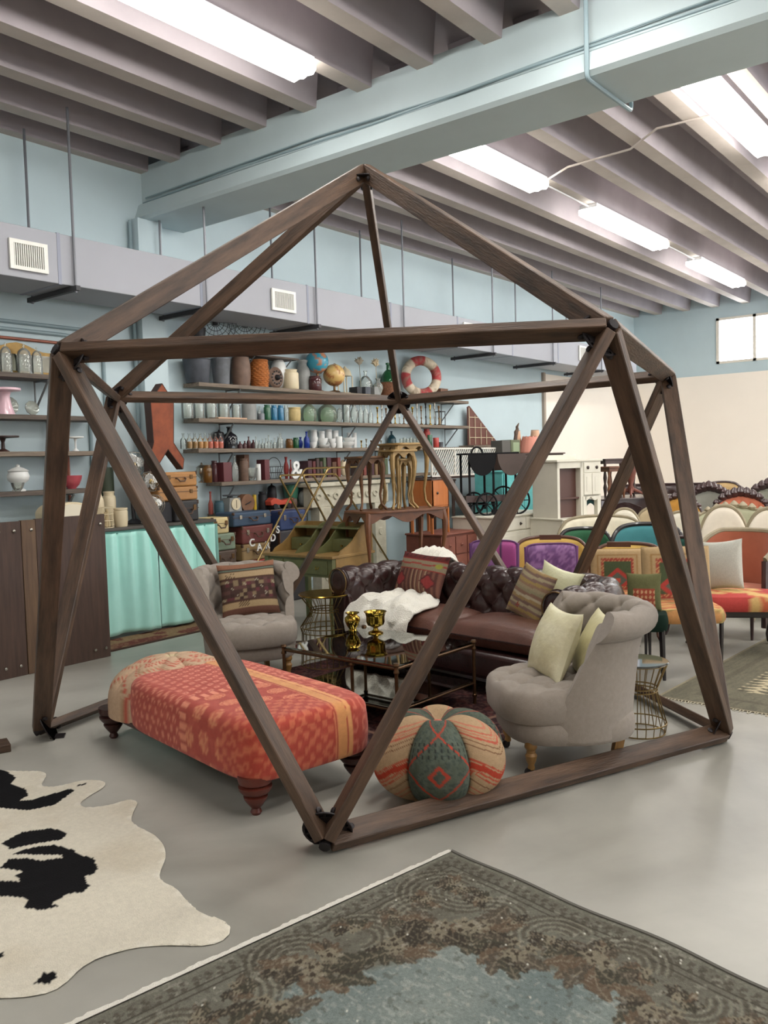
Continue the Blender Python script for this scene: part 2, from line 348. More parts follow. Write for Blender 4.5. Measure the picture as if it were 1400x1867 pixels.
for k,p in hubs.items():
    z=(p-dc).normalized(); x=z.orthogonal().normalized(); y=z.cross(x)
    o=ob('hub_plate',None,None,dome,me=hp); off=-.09
    o.matrix_local=Matrix.Translation(p+z*off)@Matrix((x,y,z)).transposed().to_4x4()
    if k[0]=='L': # bent foot bracket on the inside
        i=-Vector((p.x,p.y,0)).normalized(); c=p+i*.13
        ob('foot_bracket',xf(box(-.04,.04,-.035,.035,-.034,-.024),(c.x,c.y,0),(0,0,math.atan2(i.y,i.x))),steel,dome)
# ============================================================ rugs and hide on the floor
def quadrug(name,label,o,ex,ey,W,H,fn,m,res,fringe=None,th=.006,wav=0):
    nx=int(W/res)+1; ny=int(H/res)+1; a=np.linspace(0,W,nx)[:,None]+np.zeros((1,ny)); b=np.linspace(0,H,ny)[None,:]+np.zeros((nx,1))
    wz=th+.0*a; dx=wav*(np.sin(b*5.1)+.6*np.sin(b*11+1))*(a<.3)*(1-a/.3)
    P=np.stack([o.x+ex.x*(a+dx)+ey.x*b,o.y+ex.y*(a+dx)+ey.y*b,wz+wav*.3*(1+np.sin(b*5.1))*np.exp(-a*8)],-1)
    # skirt so the pile has thickness
    g=grid(P); n=nx*ny; V=g[0]; F=g[1]; idx=np.arange(n).reshape(nx,ny)
    ring=list(idx[:,0])+list(idx[-1,1:])+list(idx[-2::-1,-1])+list(idx[0,-2:0:-1]); base=len(V)
    for i in ring: V.append((V[i][0],V[i][1],.0005))
    for k in range(len(ring)):
        k2=(k+1)%len(ring); F.append((int(ring[k]),int(ring[k2]),base+k2,base+k))
    c=fn(a,b).reshape(-1,3); c=np.vstack([c,c[[int(i) for i in ring]]*.8])
    t=thing(name,label,'rug',(0,0,0)); ob('pile',(V,F),m,t,cols=c,smooth=30)
    return t
rugm=mat('rug_wool',(0,0,0),.95,attr=True,bump=(260,.5),noise=(90,.25),spec=.1)
kr=G(825,1556); e1=(G(150,1867)-kr).normalized(); e2=(G(1400,1797)-kr); e2=(e2-e1*e2.dot(e1)).normalized()
def greyrug(a,b):   # a, b: distances from the two visible edges
    s=np.minimum(a,b); q=np.where(a<b,b,a); n1=fbm(a*9,b*9,5); n2=fbm(a*40,b*40,9); n3=fbm(a*120,b*30,11,3)
    c=np.zeros(a.shape+(3,))+np.array([98,97,88.]); c=mixc(c,(n1-.35)*1.6,(82,79,70))
    band=(s<.075)&(s>.022); c=mixc(c,band*(np.sin(q*150+np.sin(s*120))*np.sin(s*110)>.15)*.6,(64,60,53))
    c=mixc(c,((s>.08)&(s<.088))|((s>.104)&(s<.109)),(66,63,56)); c=mixc(c,(s<.02),(104,103,94))
    edge=.40+.10*np.sin(q*4.6+.6)+.05*np.sin(q*9+2)+.06*(n1-.5); core=np.clip((s-edge)*30,0,1)
    c=mixc(c,core,(114,121,117)); c=mixc(c,core*np.clip((fbm(a*2.5,b*2.5,31)-.4)*2,0,.8),(90,101,100)); c=mixc(c,core*(n3>.66)*.5,(140,144,138))
    rs=np.random.RandomState(5)
    def win(x,y,R):
        ia=np.where(np.abs(a[:,0]-x)<R)[0]; ib=np.where(np.abs(b[0]-y)<R)[0]
        if len(ia)<2 or len(ib)<2: return None
        return (slice(ia[0],ia[-1]+1),slice(ib[0],ib[-1]+1))
    def feather(x,y,R,ph,span):   # concentric plume lines of a scroll
        w=win(x,y,R)
        if not w: return
        A=a[w]-x; B=b[w]-y; rr=np.hypot(A,B); th=(np.arctan2(B,A)-ph)%(2*pi); m=(rr<R)&(rr>R*.25)&(th<span)
        cc=c[w]; cc=mixc(cc,m*(np.sin(rr*230+th*1.5)>.15)*.55,(66,62,54)); cc=mixc(cc,m*(np.sin(rr*230+th*1.5)<-.7)*.5,(124,121,108)); c[w]=cc
    def leaf(x,y,R,ang,col):
        w=win(x,y,R*1.05)
        if not w: return
        A=a[w]-x; B=b[w]-y; t=(A*math.cos(ang)+B*math.sin(ang))/R; u=(-A*math.sin(ang)+B*math.cos(ang))/R; u=u+.10*np.sin(t*3)
        hw=.26*np.sin(np.clip(t,0,1)*pi)**.7*(.62+.38*np.abs(((t*5+np.abs(u)*4)%1)*2-1)); m=(t>0)&(t<1)&(np.abs(u)<hw)
        cc=c[w]; cc=mixc(cc,m*.92,col); cc=mixc(cc,m*(np.abs(u)<.018)*.6,(122,114,98)); cc=mixc(cc,m*(((t*6+np.abs(u)*5)%1)<.22)*.45,(112,104,90)); c[w]=cc
    def cluster(x,y,R,ang):
        for k in range(9): leaf(x,y,R*rs.uniform(.75,1.1),ang+(k-4)*.42+rs.uniform(-.12,.12),[(54,50,44),(72,66,58),(84,72,60),(60,58,50)][rs.randint(4)])
        for k in range(6):
            xx,yy=x+rs.uniform(-.3,.3)*R,y+rs.uniform(-.3,.3)*R; w=win(xx,yy,R*.3)
            if w:
                A=a[w]-xx; B=b[w]-yy; rr=np.hypot(A,B); th=np.arctan2(B,A); m=rr<R*.2*(.7+.3*np.cos(th*5)); cc=c[w]; cc=mixc(cc,m*.9,(112,106,92)); cc=mixc(cc,(rr<R*.06),(60,54,46)); c[w]=cc
    for k in range(15):
        t=.2+k*.23
        for fl in (0,1):
            d=.22+.05*math.sin(t*5); x,y=((d,t) if fl else (t,d)); feather(x,y,.13+.05*rs.rand(),rs.uniform(0,6),rs.uniform(2.5,4.5))
    for k in range(22):
        t=.18+k*.155
        for fl in (0,1):
            d=.19+rs.uniform(-.04,.05); x,y=((d,t) if fl else (t,d)); cluster(x,y,.075,rs.uniform(0,6.3))
    for k in range(13):
        t=.36+k*.25+rs.uniform(-.03,.03)
        for fl in (0,1):
            d=.36+.10*math.sin(t*4.6+.6)+rs.uniform(-.03,.02)
            if fl: cluster(d,t,rs.uniform(.14,.20),rs.uniform(-.6,.6))
            else: cluster(t,d,rs.uniform(.14,.20),pi/2+rs.uniform(-.6,.6))
    c=mixc(c,(n2>.72)*.35,(150,148,138)); c=mixc(c,(n2<.28)*.3,(56,54,48)); c=mixc(c,(NPR.rand(*a.shape)>.9985)*1.0,(180,178,168))
    return c*1.16
gr=quadrug('overdyed_rug','large grey overdyed rug with dark leaf scrolls and a bluish worn centre',kr,e1,e2,2.7,2.6,greyrug,rugm,.0068,wav=.012)
# white selvedge along the edge that runs to the lower left
nn=160; P=[]
for i in range(nn+1):
    t=2.72*i/nn-.005; w_=.026+.003*math.sin(i*2.7)+.003*math.sin(i*.6)+.004*random.random(); p=kr+e1*t; q=p-e2*w_; P.append([(q.x,q.y,.002),(q.x,q.y,.006),(p.x,p.y,.0105)])
ob('selvedge',grid(P),mat('white_selvedge_cotton',(225,222,212),.9,bump=(200,.6)),gr,label='frayed white cotton selvedge')
ob('edge_binding',tube([kr+e2*(2.6*i/60)-e1*(.004+.012*(math.sin(2.6*i/60*5.1)+.6*math.sin(2.6*i/60*11+1))*-1)+Vector((0,0,.007+.0036*(1+math.sin(2.6*i/60*5.1)))) for i in range(61)],.007,6),mat('grey_binding',(108,106,100),.9),gr)
# striped kilim at the right
ko=G(1197,1271); k1=(G(1400,1163)-ko).normalized(); k2=(G(1400,1315)-ko); k2=(k2-k1*k2.dot(k1)).normalized()
def kilim(a,b):
    n=fbm(a*14,b*60,3); c=np.zeros(a.shape+(3,))+np.array([118,114,98.]); c=mixc(c,(n-.4)*1.5,(96,94,82))
    s=np.minimum(a,b); inn=(a>.42)&(b>.36)
    tri=np.abs(((b*6.5)%1)-.5)*2; zz=((a*13+np.floor(b*6.5)*.5)%1); m=inn*(zz<tri*.75+.08); c=mixc(c,m,(196,184,154))
    c=mixc(c,inn*(~(zz<tri*.75+.08))*(n>.5)*.5,(84,82,70)); c=mixc(c,(np.abs(s-.2)<.02)*.4,(90,86,74)); c=mixc(c,(s<.02),(150,142,120)); return c
kt=quadrug('kilim_rug','faded olive and cream zigzag flatweave rug by the kilim-covered chairs',ko,k1,k2,2.9,1.9,kilim,rugm,.012)
fg=[]
for i in range(90):
    p=ko+k2*(1.9*i/90); fg.append(tube([(p.x,p.y,.006),(p.x-k1.x*.03+random.uniform(-.01,.01),p.y-k1.y*.03+random.uniform(-.01,.01),.003)],.003,4))
ob('fringe',J(*fg),mat('cream_fringe',(190,182,160),.9),kt,label='short cream fringe',kind='stuff')
# dark red rug inside the dome
def redrug(a,b):
    n=fbm(a*10,b*10,2); n2=fbm(a*45,b*45,8); c=np.zeros(a.shape+(3,))+np.array([70,46,46.]); s=np.minimum(np.minimum(a,2.75-a),np.minimum(b,3.0-b))
    c=mixc(c,(s>.08)&(s<.3),(62,44,46)); c=mixc(c,(n2>.58)*.6,(124,92,84)); c=mixc(c,(n2<.36)*.7,(44,32,38)); c=mixc(c,(s>.34)*(np.sin(a*26+n*6)*np.sin(b*26+n*5)>.45)*.6,(112,64,60))
    c=mixc(c,((s>.3)&(s<.33))|(np.abs(s-.07)<.012),(140,108,92)); c=mixc(c,s<.02,(52,36,36)); return c*.92
r0=G(657,1392); ra=(G(905,1290)-r0).normalized(); ra=Vector((.985,-.17,0)); rb=Vector((.17,.985,0))
r0=Vector((3.36,2.55,0))
quadrug('red_rug','dark red patterned wool rug under the coffee table and leather sofa',r0,ra,rb,1.6,2.3,redrug,rugm,.014)
# faded oriental rug below the aqua curtain
def orug(a,b):
    n=fbm(a*7,b*7,4); n2=fbm(a*30,b*30,6); c=np.zeros(a.shape+(3,))+np.array([134,110,84.]); c=mixc(c,(n>.52)*.8,(98,50,48)); c=mixc(c,(n2>.6)*.5,(150,128,96)); c=mixc(c,(np.minimum(a,b)<.05),(74,56,48)); return c
quadrug('oriental_rug','faded tan and wine oriental rug lying below the aqua curtain',Vector((4.2,6.42,0)),Vector((1,.02,0)),Vector((-.02,1,0)),2.0,.44,orug,rugm,.014)
# cowhide
HO=[(0,1405),(20,1407),(75,1407),(86,1412),(74,1435),(100,1437),(150,1424),(180,1423),(194,1428),(190,1437),(157,1456),(143,1467),(155,1475),(200,1470),(235,1458),(250,1460),(252,1466),(243,1482),(238,1498),(245,1505),(285,1526),(300,1545),(303,1565),(292,1590),(290,1605),(325,1624),(335,1638),(365,1667),(410,1680),(425,1692),(420,1707),(395,1724),(365,1727),(330,1726),(300,1725),(240,1730),(215,1738),(175,1750),(150,1765),(125,1790),(105,1808),(60,1819),(0,1823),(-80,1812),(-200,1770),(-330,1730),(-340,1640),(-260,1540),(-300,1460),(-200,1420),(-120,1440),(-60,1425),(-20,1400)]
SP=[[(0,1400),(15,1410),(30,1420),(18,1432),(45,1440),(53,1452),(35,1462),(60,1460),(100,1448),(130,1440),(137,1443),(120,1455),(100,1470),(50,1480),(0,1475),(-120,1490),(-150,1440),(-20,1400)],[(140,1434),(157,1429),(155,1433),(141,1436)],
[(2,1540),(40,1520),(95,1513),(122,1522),(115,1533),(60,1543),(20,1552)],
[(22,1562),(60,1548),(100,1543),(135,1552),(145,1562),(170,1567),(180,1585),(170,1597),(155,1600),(158,1615),(168,1617),(150,1630),(125,1632),(95,1650),(108,1655),(80,1662),(45,1660),(50,1645),(42,1640),(0,1638),(-60,1630),(-60,1600),(0,1608),(40,1610),(25,1600),(45,1592),(0,1585),(15,1570),(50,1568),(75,1573),(115,1566),(112,1562)],
[(62,1797),(80,1777),(103,1774),(104,1785),(90,1797)],[(-10,1742),(6,1740),(4,1750),(-10,1752)]]
hp_=[G(x,y) for x,y in HO]; hp2=[]
for i,p in enumerate(hp_):
    q=hp_[(i+1)%len(hp_)]; n=max(1,int((q-p).length/.03))
    for k in range(n): hp2.append(p.lerp(q,k/n))
hp2=[(hp2[i-1]+hp2[i]*2+hp2[(i+1)%len(hp2)])/4 for i in range(len(hp2))]
hx=np.array([p.x for p in hp2]); hy=np.array([p.y for p in hp2]); rs_=.009
gx=np.arange(hx.min()-.01,hx.max()+.02,rs_); gy=np.arange(hy.min()-.01,hy.max()+.02,rs_); A,B=np.meshgrid(gx,gy,indexing='ij')
ins=inpoly(A,B,list(zip(hx,hy))); near=ins.copy()
for dx in (-1,0,1):
    for dy in (-1,0,1): near|=np.roll(np.roll(ins,dx,0),dy,1)
edge=near&~ins; px=A.copy(); py=B.copy()
for i,j in zip(*np.where(edge)):
    d=(hx-A[i,j])**2+(hy-B[i,j])**2; k=d.argmin(); px[i,j]=hx[k]; py[i,j]=hy[k]
lift=.006+.012*np.maximum(0,fbm(A*4,B*4,14)-.5)
dist=np.full(A.shape,9.); 
ii=np.where(near)
for s in range(0,len(hx),3): dist[ii]=np.minimum(dist[ii],np.hypot(A[ii]-hx[s],B[ii]-hy[s]))
lift=np.where(edge,.003+.010*np.maximum(0,fbm(A*9,B*9,40)-.45),lift)
idm=-np.ones(A.shape,int); idm[near]=np.arange(near.sum()); V=np.stack([px[near],py[near],lift[near]],-1)
q=near[:-1,:-1]&near[1:,:-1]&near[1:,1:]&near[:-1,1:]&(ins[:-1,:-1]|ins[1:,:-1]|ins[1:,1:]|ins[:-1,1:])
F=np.stack([idm[:-1,:-1][q],idm[1:,:-1][q],idm[1:,1:][q],idm[:-1,1:][q]],-1).tolist()
col=np.zeros(A.shape+(3,))+np.array([214,208,192.]); col=mixc(col,np.clip((fbm(A*3,B*3,50)-.5)*2.5,0,.6),(196,186,166)); col=mixc(col,np.clip((.03-dist)/.03,0,.5),(228,224,212))
jx=A+.009*(fbm(A*30,B*30,60)-.5); jy=B+.009*(fbm(A*30,B*30,61)-.5)
for s in SP: col=mixc(col,inpoly(jx,jy,[(G(x,y).x,G(x,y).y) for x,y in s])*1.0,(14,13,16))
ob('cowhide',(V.tolist(),F),mat('cow_hair',(0,0,0),.85,attr=True,bump=(180,.35),noise=(60,.1),spec=.15),cols=col[near],smooth=30,label='black and cream cowhide spread flat on the concrete floor',cat='rug')
# ============================================================ upholstery builders
linen=mat('oatmeal_linen',(150,141,132),.9,noise=(45,.10),bump=(420,.35),sheen=.15,spec=.2)
oak=mat('honey_oak',(150,112,62),.45,noise=(6,.25),stretch=(10,10,1.5))
darkw=mat('dark_turned_wood',(58,36,32),.4,noise=(6,.3))
castm=mat('black_caster',(40,38,38),.4,.3)
def shell(pathfn,ns,prof,tf=None):
    """sweep an upholstered profile [(off,z,weight,v)] along pathfn(s,z)->(x,y,nx,ny); tf(s,v) puffs it"""
    P=np.zeros((ns+1,len(prof),3))
    n_=len(prof); nr=[]
    for j in range(n_):
        a=prof[max(j-1,0)]; b=prof[min(j+1,n_-1)]; t=(b[0]-a[0],b[1]-a[1]); l=math.hypot(*t) or 1; nr.append((-t[1]/l,t[0]/l))
    for i in range(ns+1):
        s=i/ns
        for j,(o,z,wt,v) in enumerate(prof):
            x,y,nx,ny=pathfn(s,z); d=0
            if tf and wt: d=float(wt*tf(s,v))
            oo=o+nr[j][0]*d; P[i,j]=(x+nx*oo,y+ny*oo,z+nr[j][1]*d)
    g=grid(P); m=len(prof); n=ns*m
    g[1].append(tuple(range(m))); g[1].append(tuple(reversed(range(n,n+m)))); return g
def profile(pts,step=.012):
    """resample (off,z,weight) polyline finely, adding arc length v"""
    o=[];v=0
    for (a,b) in zip(pts,pts[1:]):
        l=math.hypot(b[0]-a[0],b[1]-a[1]); n=max(1,int(l/step))
        for k in range(n):
            t=k/n; o.append((a[0]+(b[0]-a[0])*t,a[1]+(b[1]-a[1])*t,a[2]+(b[2]-a[2])*t,v+l*t))
        v+=l
    o.append(pts[-1][:3]+(v,)); return o
def turned(h,r): return [(0,0),(r*.55,0),(r*.62,h*.06),(r*.5,h*.16),(r*.8,h*.3),(r*1.0,h*.5),(r*.72,h*.6),(r*.78,h*.64),(r*.7,h*.68),(r*1.05,h*.78),(r*1.05,h*.86),(r*.95,h),(0,h)]
def dome_seat(w,d,z0,z1,nx=44,ny=44,exp=3.2,tu=None,puff=.03,crown=.03):
    """plump seat with superelliptic plan; front is -Y"""
    P=np.zeros((nx,ny,3)); a=np.linspace(0,2*pi,nx,endpoint=False); 
    prof=[(0,z0,0),(.6,z0,0),(.96,z0,0),(1.0,z0+.02,0),(1.015,(z0+z1)/2,0),(1.0,z1-.035,0),(.965,z1-.012,.3),(.93,z1,.7)]+[(t,z1,1) for t in np.linspace(.88,0,ny-8)]
    for j,(r,z,wt) in enumerate(prof):
        for i,t in enumerate(a):
            c,s=math.cos(t),math.sin(t); rr=1/((abs(c)**exp+abs(s)**exp)**(1/exp)); x=w/2*rr*c*r; y=d/2*rr*s*r
            zz=z+crown*wt*(1-r*r)
            if tu and wt: zz+=puff*wt*(float(tuft(x/tu+.5,y/tu))-1)
            P[i,j]=(x,y,zz)
    return grid(P,cu=True)
def slipper_chair(label,loc,rz):
    t=thing('slipper_chair',label,'chair',loc,rz,'pair of tufted slipper chairs')
    W,Dp=.65,.64; A,B=.275,.28   # plan radii of the inner back
    cy=.02
    # base band and seat
    ob('base',dome_seat(W-.02,Dp+.02,.165,.30,44,14,3.0,crown=0),linen,t)
    ob('seat',xf(dome_seat(W-.015,Dp+.05,.27,.44,72,60,3.0,tu=.20,puff=.04,crown=.02),(0,-.035,0)),linen,t)
    def path(s,z):
        k=(z-.3)/.5; T=math.radians(118-36*max(0,min(1,k))); a=(s*2-1)*T     # arc shrinks with height
        c,sn=math.cos(a),math.sin(a); ln=math.hypot(sn/B*1.0,c/A)
        lean=.05*max(0,k)**1.2; x=B*sn*1.02; y=cy+A*c+lean
        nx,ny=sn/B,c/A; l=math.hypot(nx,ny); return x,y,nx/l,ny/l
    rc=(.07,.745); r=.07
    pts=[(-.015,.36,.0),(0,.44,.8),(.006,.60,1),(.008,.68,1)]+[(rc[0]+r*math.cos(math.radians(q)),rc[1]+r*math.sin(math.radians(q)),1 if q>110 else max(0,(q-60)/60)) for q in range(190,-71,-20)]+[(.075,.67,0),(.062,.58,0),(.055,.30,0),(.045,.18,0),(.03,.165,0),(0,.165,0)]
    pf=profile(pts)
    def tf(s,v): 
        u=(s-.5)*5.0; return .045*(float(tuft(u+.5,(v-.02)/.20))-.75)
    ob('back',shell(path,96,pf,tf),linen,t)
    # seam piping along the outer shell under the roll
    ob('piping',tube([(lambda q:(q[0]+q[2]*.079,q[1]+q[3]*.079,.67))(path(s/40,.67)) for s in range(41)],.004,5),mat('linen_piping',(138,130,122),.9),t)
    bt=mat('linen_button',(140,131,124),.9,sheen=.2)
    # buttons on the seat
    k=.20
    for i in range(-2,3):
        for j in range(-2,3):
            for h in (0,.5):
                x=(i+h-.5+ .0)*k; y=(j+h)*k
                # lattice points of tuft(): p,q integer
                u=x/k+.5; v=y/k
                if abs((u+v)-round(u+v))<.01 and abs(x)<.25 and -.27<y<.16: ob('button',lathe([(.013,0),(.011,.005),(0,.008)],8,loc=(x,y-.035,.408)),bt,t)
    for sx in (-1,1):
        lg=ob('front_leg',lathe(turned(.14,.03),14,loc=(0,0,.035)),oak,t,loc=(sx*.22,-.24,0))
        ob('caster',J(xf(lathe([(0,-.009),(.021,-.009),(.021,.009),(0,.009)],14),(0,-.012,.021),(0,pi/2,0)),box(-.014,.014,-.014,.008,.024,.04)),castm,lg)
        ob('rear_leg',xf(prism([(-.024,.175),(.024,.175),(.016,0),(-.016,0)],-.022,.022,'xz'),(sx*.17,.2,0),(math.radians(-12),0,0)),oak,t)
    return t
def pillow(name,label,w,h,T,loc,rot,fn,m,group=None,n=44,pinch=.07,sag=0,parent=None):
    """cushion: local X width, Z height, thickness along Y"""
    u=np.linspace(-1,1,n); U_,V_=np.meshgrid(u,u,indexing='ij'); e=((1-U_**2)*(1-V_**2))
    wr=.006*(fbm(U_*3+5,V_*3+9,int(w*100))-.5)*np.clip(e*4,0,1)
    x=w/2*U_*(1-pinch*(1-V_**2)); z=h/2*V_*(1-pinch*(1-U_**2))+h/2; y=T/2*np.clip(e,0,1)**.5
    fr=np.stack([x,-y+wr,z-sag*(1-U_**2)*(V_>0)*V_],-1); bk=np.stack([x,y+wr,z-sag*(1-U_**2)*(V_>0)*V_],-1)
    g1=grid(fr); g2=grid(bk); g=J(g1,(g2[0],[tuple(reversed(q)) for q in g2[1]]))
    c=fn((U_+1)/2,(V_+1)/2); cols=np.concatenate([c.reshape(-1,3),c.reshape(-1,3)])
    t=ob(name,g,m,parent,loc=loc,rot=rot,cols=cols,label=label,cat='cushion',group=group,smooth=True)
    return t
weave=mat('woven_cover',(0,0,0),.9,attr=True,bump=(500,.45),noise=(120,.15),spec=.15)
silk=mat('cream_silk',(0,0,0),.35,attr=True,bump=(60,.2),noise=(25,.06),spec=.5)
def flat(c): return lambda u,v: np.zeros(u.shape+(3,))+np.array(c,float)
def k1(u,v):  # brown kilim with bands
    c=np.zeros(u.shape+(3,))+np.array([140,104,84.])
    def bandf(a,b,col,k=1): 
        nonlocal c; c=mixc(c,((v>a)&(v<b))*k,col)
    bandf(0,.12,(112,78,66)); bandf(.12,.27,(178,154,118)); bandf(.14,.155,(84,62,50)); bandf(.245,.262,(84,62,50)); bandf(.27,.68,(86,62,58))
    bandf(.68,.84,(180,156,122)); bandf(.69,.705,(80,58,46)); bandf(.82,.84,(80,58,46)); bandf(.84,.875,(110,128,116)); bandf(.875,.89,(70,54,48)); bandf(.89,1,(150,106,84))
    i=np.floor(u*13).astype(int); j=np.floor((v-.27)/.41*6).astype(int); rs=np.random.RandomState(4); pal=np.array([(80,60,55),(100,72,68),(140,122,96),(70,52,48),(104,60,64),(80,60,55)],float); t=pal[rs.randint(0,6,(14,8))]
    m=((v>.29)&(v<.66)); c=np.where(m[...,None],t[np.clip(i,0,13),np.clip(j,0,7)],c)
    cu=(u*13)%1-.5; cv=((v-.27)/.41*6)%1-.5; x=m&(np.abs(np.abs(cu)-np.abs(cv))<.13)&(np.abs(cu)<.36)&(((i*3+j*5)%7)==0); c=mixc(c,x*.9,(190,182,160))
    z=((v>.16)&(v<.235)&(u>.3)&(u<.48))|((v>.72)&(v<.80)&(u>.1)&(u<.27)); c=mixc(c,z*(np.sin(u*130+v*120)>.2)*.8,(60,44,38))
    return c*.95
def k2(u,v):  # red kilim on the sofa
    c=np.zeros(u.shape+(3,))+np.array([122,84,72.]); 
    c=mixc(c,(np.sin(u*70)>.3)*(v<.58)*.7,(76,48,46)); c=mixc(c,(np.sin(u*70+1.7)>.85)*(v<.58),(164,138,112))
    for cx in (.15,.78): c=mixc(c,((np.abs(u-cx)*1.4+np.abs(v-.3))<.2)*.9,(146,58,58)); c=mixc(c,(np.abs((np.abs(u-cx)*1.4+np.abs(v-.3))-.2)<.025),(92,50,50))
    c=mixc(c,(v>.58)&(v<.84),(138,126,104)); c=mixc(c,(np.abs(v-.70-.09*np.abs(((u*2.2)%1)-.5))<.022),(150,70,62)); c=mixc(c,((v>.82)&(v<.86))|((v>.565)&(v<.59)),(142,54,50))
    c=mixc(c,(v>.86),(96,44,42)); c=mixc(c,((v>.9)&(np.sin(u*60)>.5)),(70,40,40)); c=mixc(c,(np.hypot(u-.9,v-.72)<.06),(150,148,70)); return c
def k3(u,v):  # striped pillow
    pal=np.array([(150,136,110),(138,110,90),(154,132,84),(126,102,94),(160,148,120),(114,92,82),(146,122,86),(170,158,134),(128,100,84),(138,130,104)],float)
    i=np.clip((v*17+.3*np.sin(u*5)).astype(int),0,30)%10; c=pal[i]; c=mixc(c,(np.hypot(u-.42,v-.2)<.06)&(np.sin(np.arctan2(v-.2,u-.42)*4)>-.3),(150,60,54)); return c
# ---- the two grey slipper chairs
chR=G(965,1418); chL=G(540,1225)
c1=slipper_chair('oatmeal tufted slipper chair seen from its side, holding two cream pillows, next to the pouf',(4.01,2.02,0),face(math.cos(math.radians(135)),math.sin(math.radians(135))))
c2=slipper_chair('oatmeal tufted slipper chair facing us behind the coral bench, with a brown kilim pillow',(4.37,4.76,0),face(math.cos(math.radians(240)),math.sin(math.radians(240))))
def on(root,x,y,z): 
    a=root.rotation_euler.z; return Vector((root.location.x+x*math.cos(a)-y*math.sin(a),root.location.y+x*math.sin(a)+y*math.cos(a),z))
rz1=c1.rotation_euler.z; rz2=c2.rotation_euler.z
def cream(u,v): return mixc(np.zeros(u.shape+(3,))+np.array([206,200,164.]),np.clip((fbm(u*6,v*6,3)-.4)*2,0,.7),(224,220,192))
pillow('pillow','shiny cream brocade pillow on the slipper chair nearest the pouf',.40,.38,.17,on(c1,-.03,-.10,.425),(math.radians(-22),0,rz1+math.radians(6)),cream,silk,sag=.01)
pillow('pillow','plain pale yellow pillow tucked behind the brocade one',.36,.36,.12,on(c1,.03,.075,.43),(math.radians(-24),0,rz1-math.radians(8)),flat((206,200,160)),silk)
pillow('pillow','square brown kilim pillow with banded geometric weave on the slipper chair behind the bench',.44,.42,.15,on(c2,.03,.05,.435),(math.radians(-20),math.radians(-3),rz2+math.radians(-6)),k1,weave)
# ============================================================ leather chesterfield
leather=mat('oxblood_leather',(52,33,32),.27,noise=(5,.22),bump=(90,.12),spec=.5,coat=.1)
leather2=mat('worn_seat_leather',(96,62,51),.36,noise=(7,.25),bump=(60,.2),spec=.55,coat=.15)
sofa=thing('chesterfield_sofa','dark oxblood leather chesterfield sofa with button-tufted back and rolled arms','sofa',(5.17,3.33,0),face(-.99,.14))
SW,SD=2.22,.84     # overall width and depth
def rpath(W,Dh,rc):
    """U path, left arm front -> back -> right arm front, as arc-length samples; front is -Y"""
    pts=[]; x=W/2; seg=[]
    L1=Dh-rc; 
    def add(a,b,nx,ny,n): 
        for k in range(n): t=k/n; pts.append((a[0]+(b[0]-a[0])*t,a[1]+(b[1]-a[1])*t,nx,ny))
    add((-x,-Dh/2),(-x,Dh/2-rc),-1,0,50)
    for k in range(14):
        a=pi-(pi/2)*k/14; pts.append((-x+rc+rc*math.cos(a),Dh/2-rc+rc*math.sin(a),math.cos(a),math.sin(a)))
    add((-x+rc,Dh/2),(x-rc,Dh/2),0,1,150)
    for k in range(14):
        a=pi/2-(pi/2)*k/14; pts.append((x-rc+rc*math.cos(a),Dh/2-rc+rc*math.sin(a),math.cos(a),math.sin(a)))
    add((x,Dh/2-rc),(x,-Dh/2),1,0,50); pts.append((x,-Dh/2,1,0)); return pts
pp=rpath(SW-.40,SD-.22,.12)
def sp(s,z):
    i=min(int(round(s*(len(pp)-1))),len(pp)-1); x,y,nx,ny=pp[i]; return x,y-.04,nx,ny
cum=[0]
for a,b in zip(pp,pp[1:]): cum.append(cum[-1]+math.hypot(a[0]-b[0],a[1]-b[1])+.06*abs(a[2]-b[2]))
rc=(.095,.655); r=.105
pts=[(-.03,.38,0),(-.005,.44,1),(.0,.58,1)]+[(rc[0]+r*math.cos(math.radians(q)),rc[1]+r*math.sin(math.radians(q)),1 if q>60 else max(0,(q+40)/100)) for q in range(190,-61,-14)]+[(.10,.55,0),(.09,.5,0),(.085,.12,0),(0,.12,0)]
pf=profile(pts,.012)
def tfs(s,v): return .038*(float(tuft(cum[min(int(round(s*(len(pp)-1))),len(pp)-1)]/.20,v/.24+.15))-.7)
ob('back',shell(sp,len(pp)-1,pf,tfs),leather,sofa)
for sx in (-1,1):   # rounded arm fronts with a pleated disc
    x=sx*(SW/2-.20+.095)
    g=J(xf(lathe([(.108,0),(.108,.012),(.09,.026),(.05,.03),(.012,.022),(0,.022)],28),(x,-SD/2+.075,.655),(pi/2,0,0)),prism([(x-.06,.12),(x+.06,.12),(x+.07,.5),(x+.085,.6),(x-.085,.6),(x-.07,.5)],-SD/2+.05,-SD/2+.09,'xz'))
    ob('arm_front',g,leather,sofa,bev=.008)
    ob('nailhead_trim',tube(arc((x,.655),.10,-60,240,22,'xz',-SD/2+.045),.005,5),mat('antique_brass',(120,96,62),.4,.8),sofa)
ob('seat_deck',box(-SW/2+.19,SW/2-.19,-SD/2+.06,SD/2-.14,.12,.30),leather,sofa,bev=.03)
cw=(SW-.42)/2
def cushion_g(w,d,h):
    n=26; u=np.linspace(-1,1,n); A,B=np.meshgrid(u,u,indexing='ij'); sx=np.sign(A)*np.abs(A)**.9
    e=np.clip((1-np.abs(A)**6)*(1-np.abs(B)**6),0,1); wr=.006*(fbm(A*5+3,B*4+8,7)-.5)
    top=np.stack([w/2*A,d/2*B,h/2*e**.4+.022*(1-A**2)*(1-B**2)+wr*e],-1); bot=np.stack([w/2*A,d/2*B,-h/2*e**.4],-1)
    a=grid(top); b=grid(bot); return J(a,(b[0],[tuple(reversed(q)) for q in b[1]]))
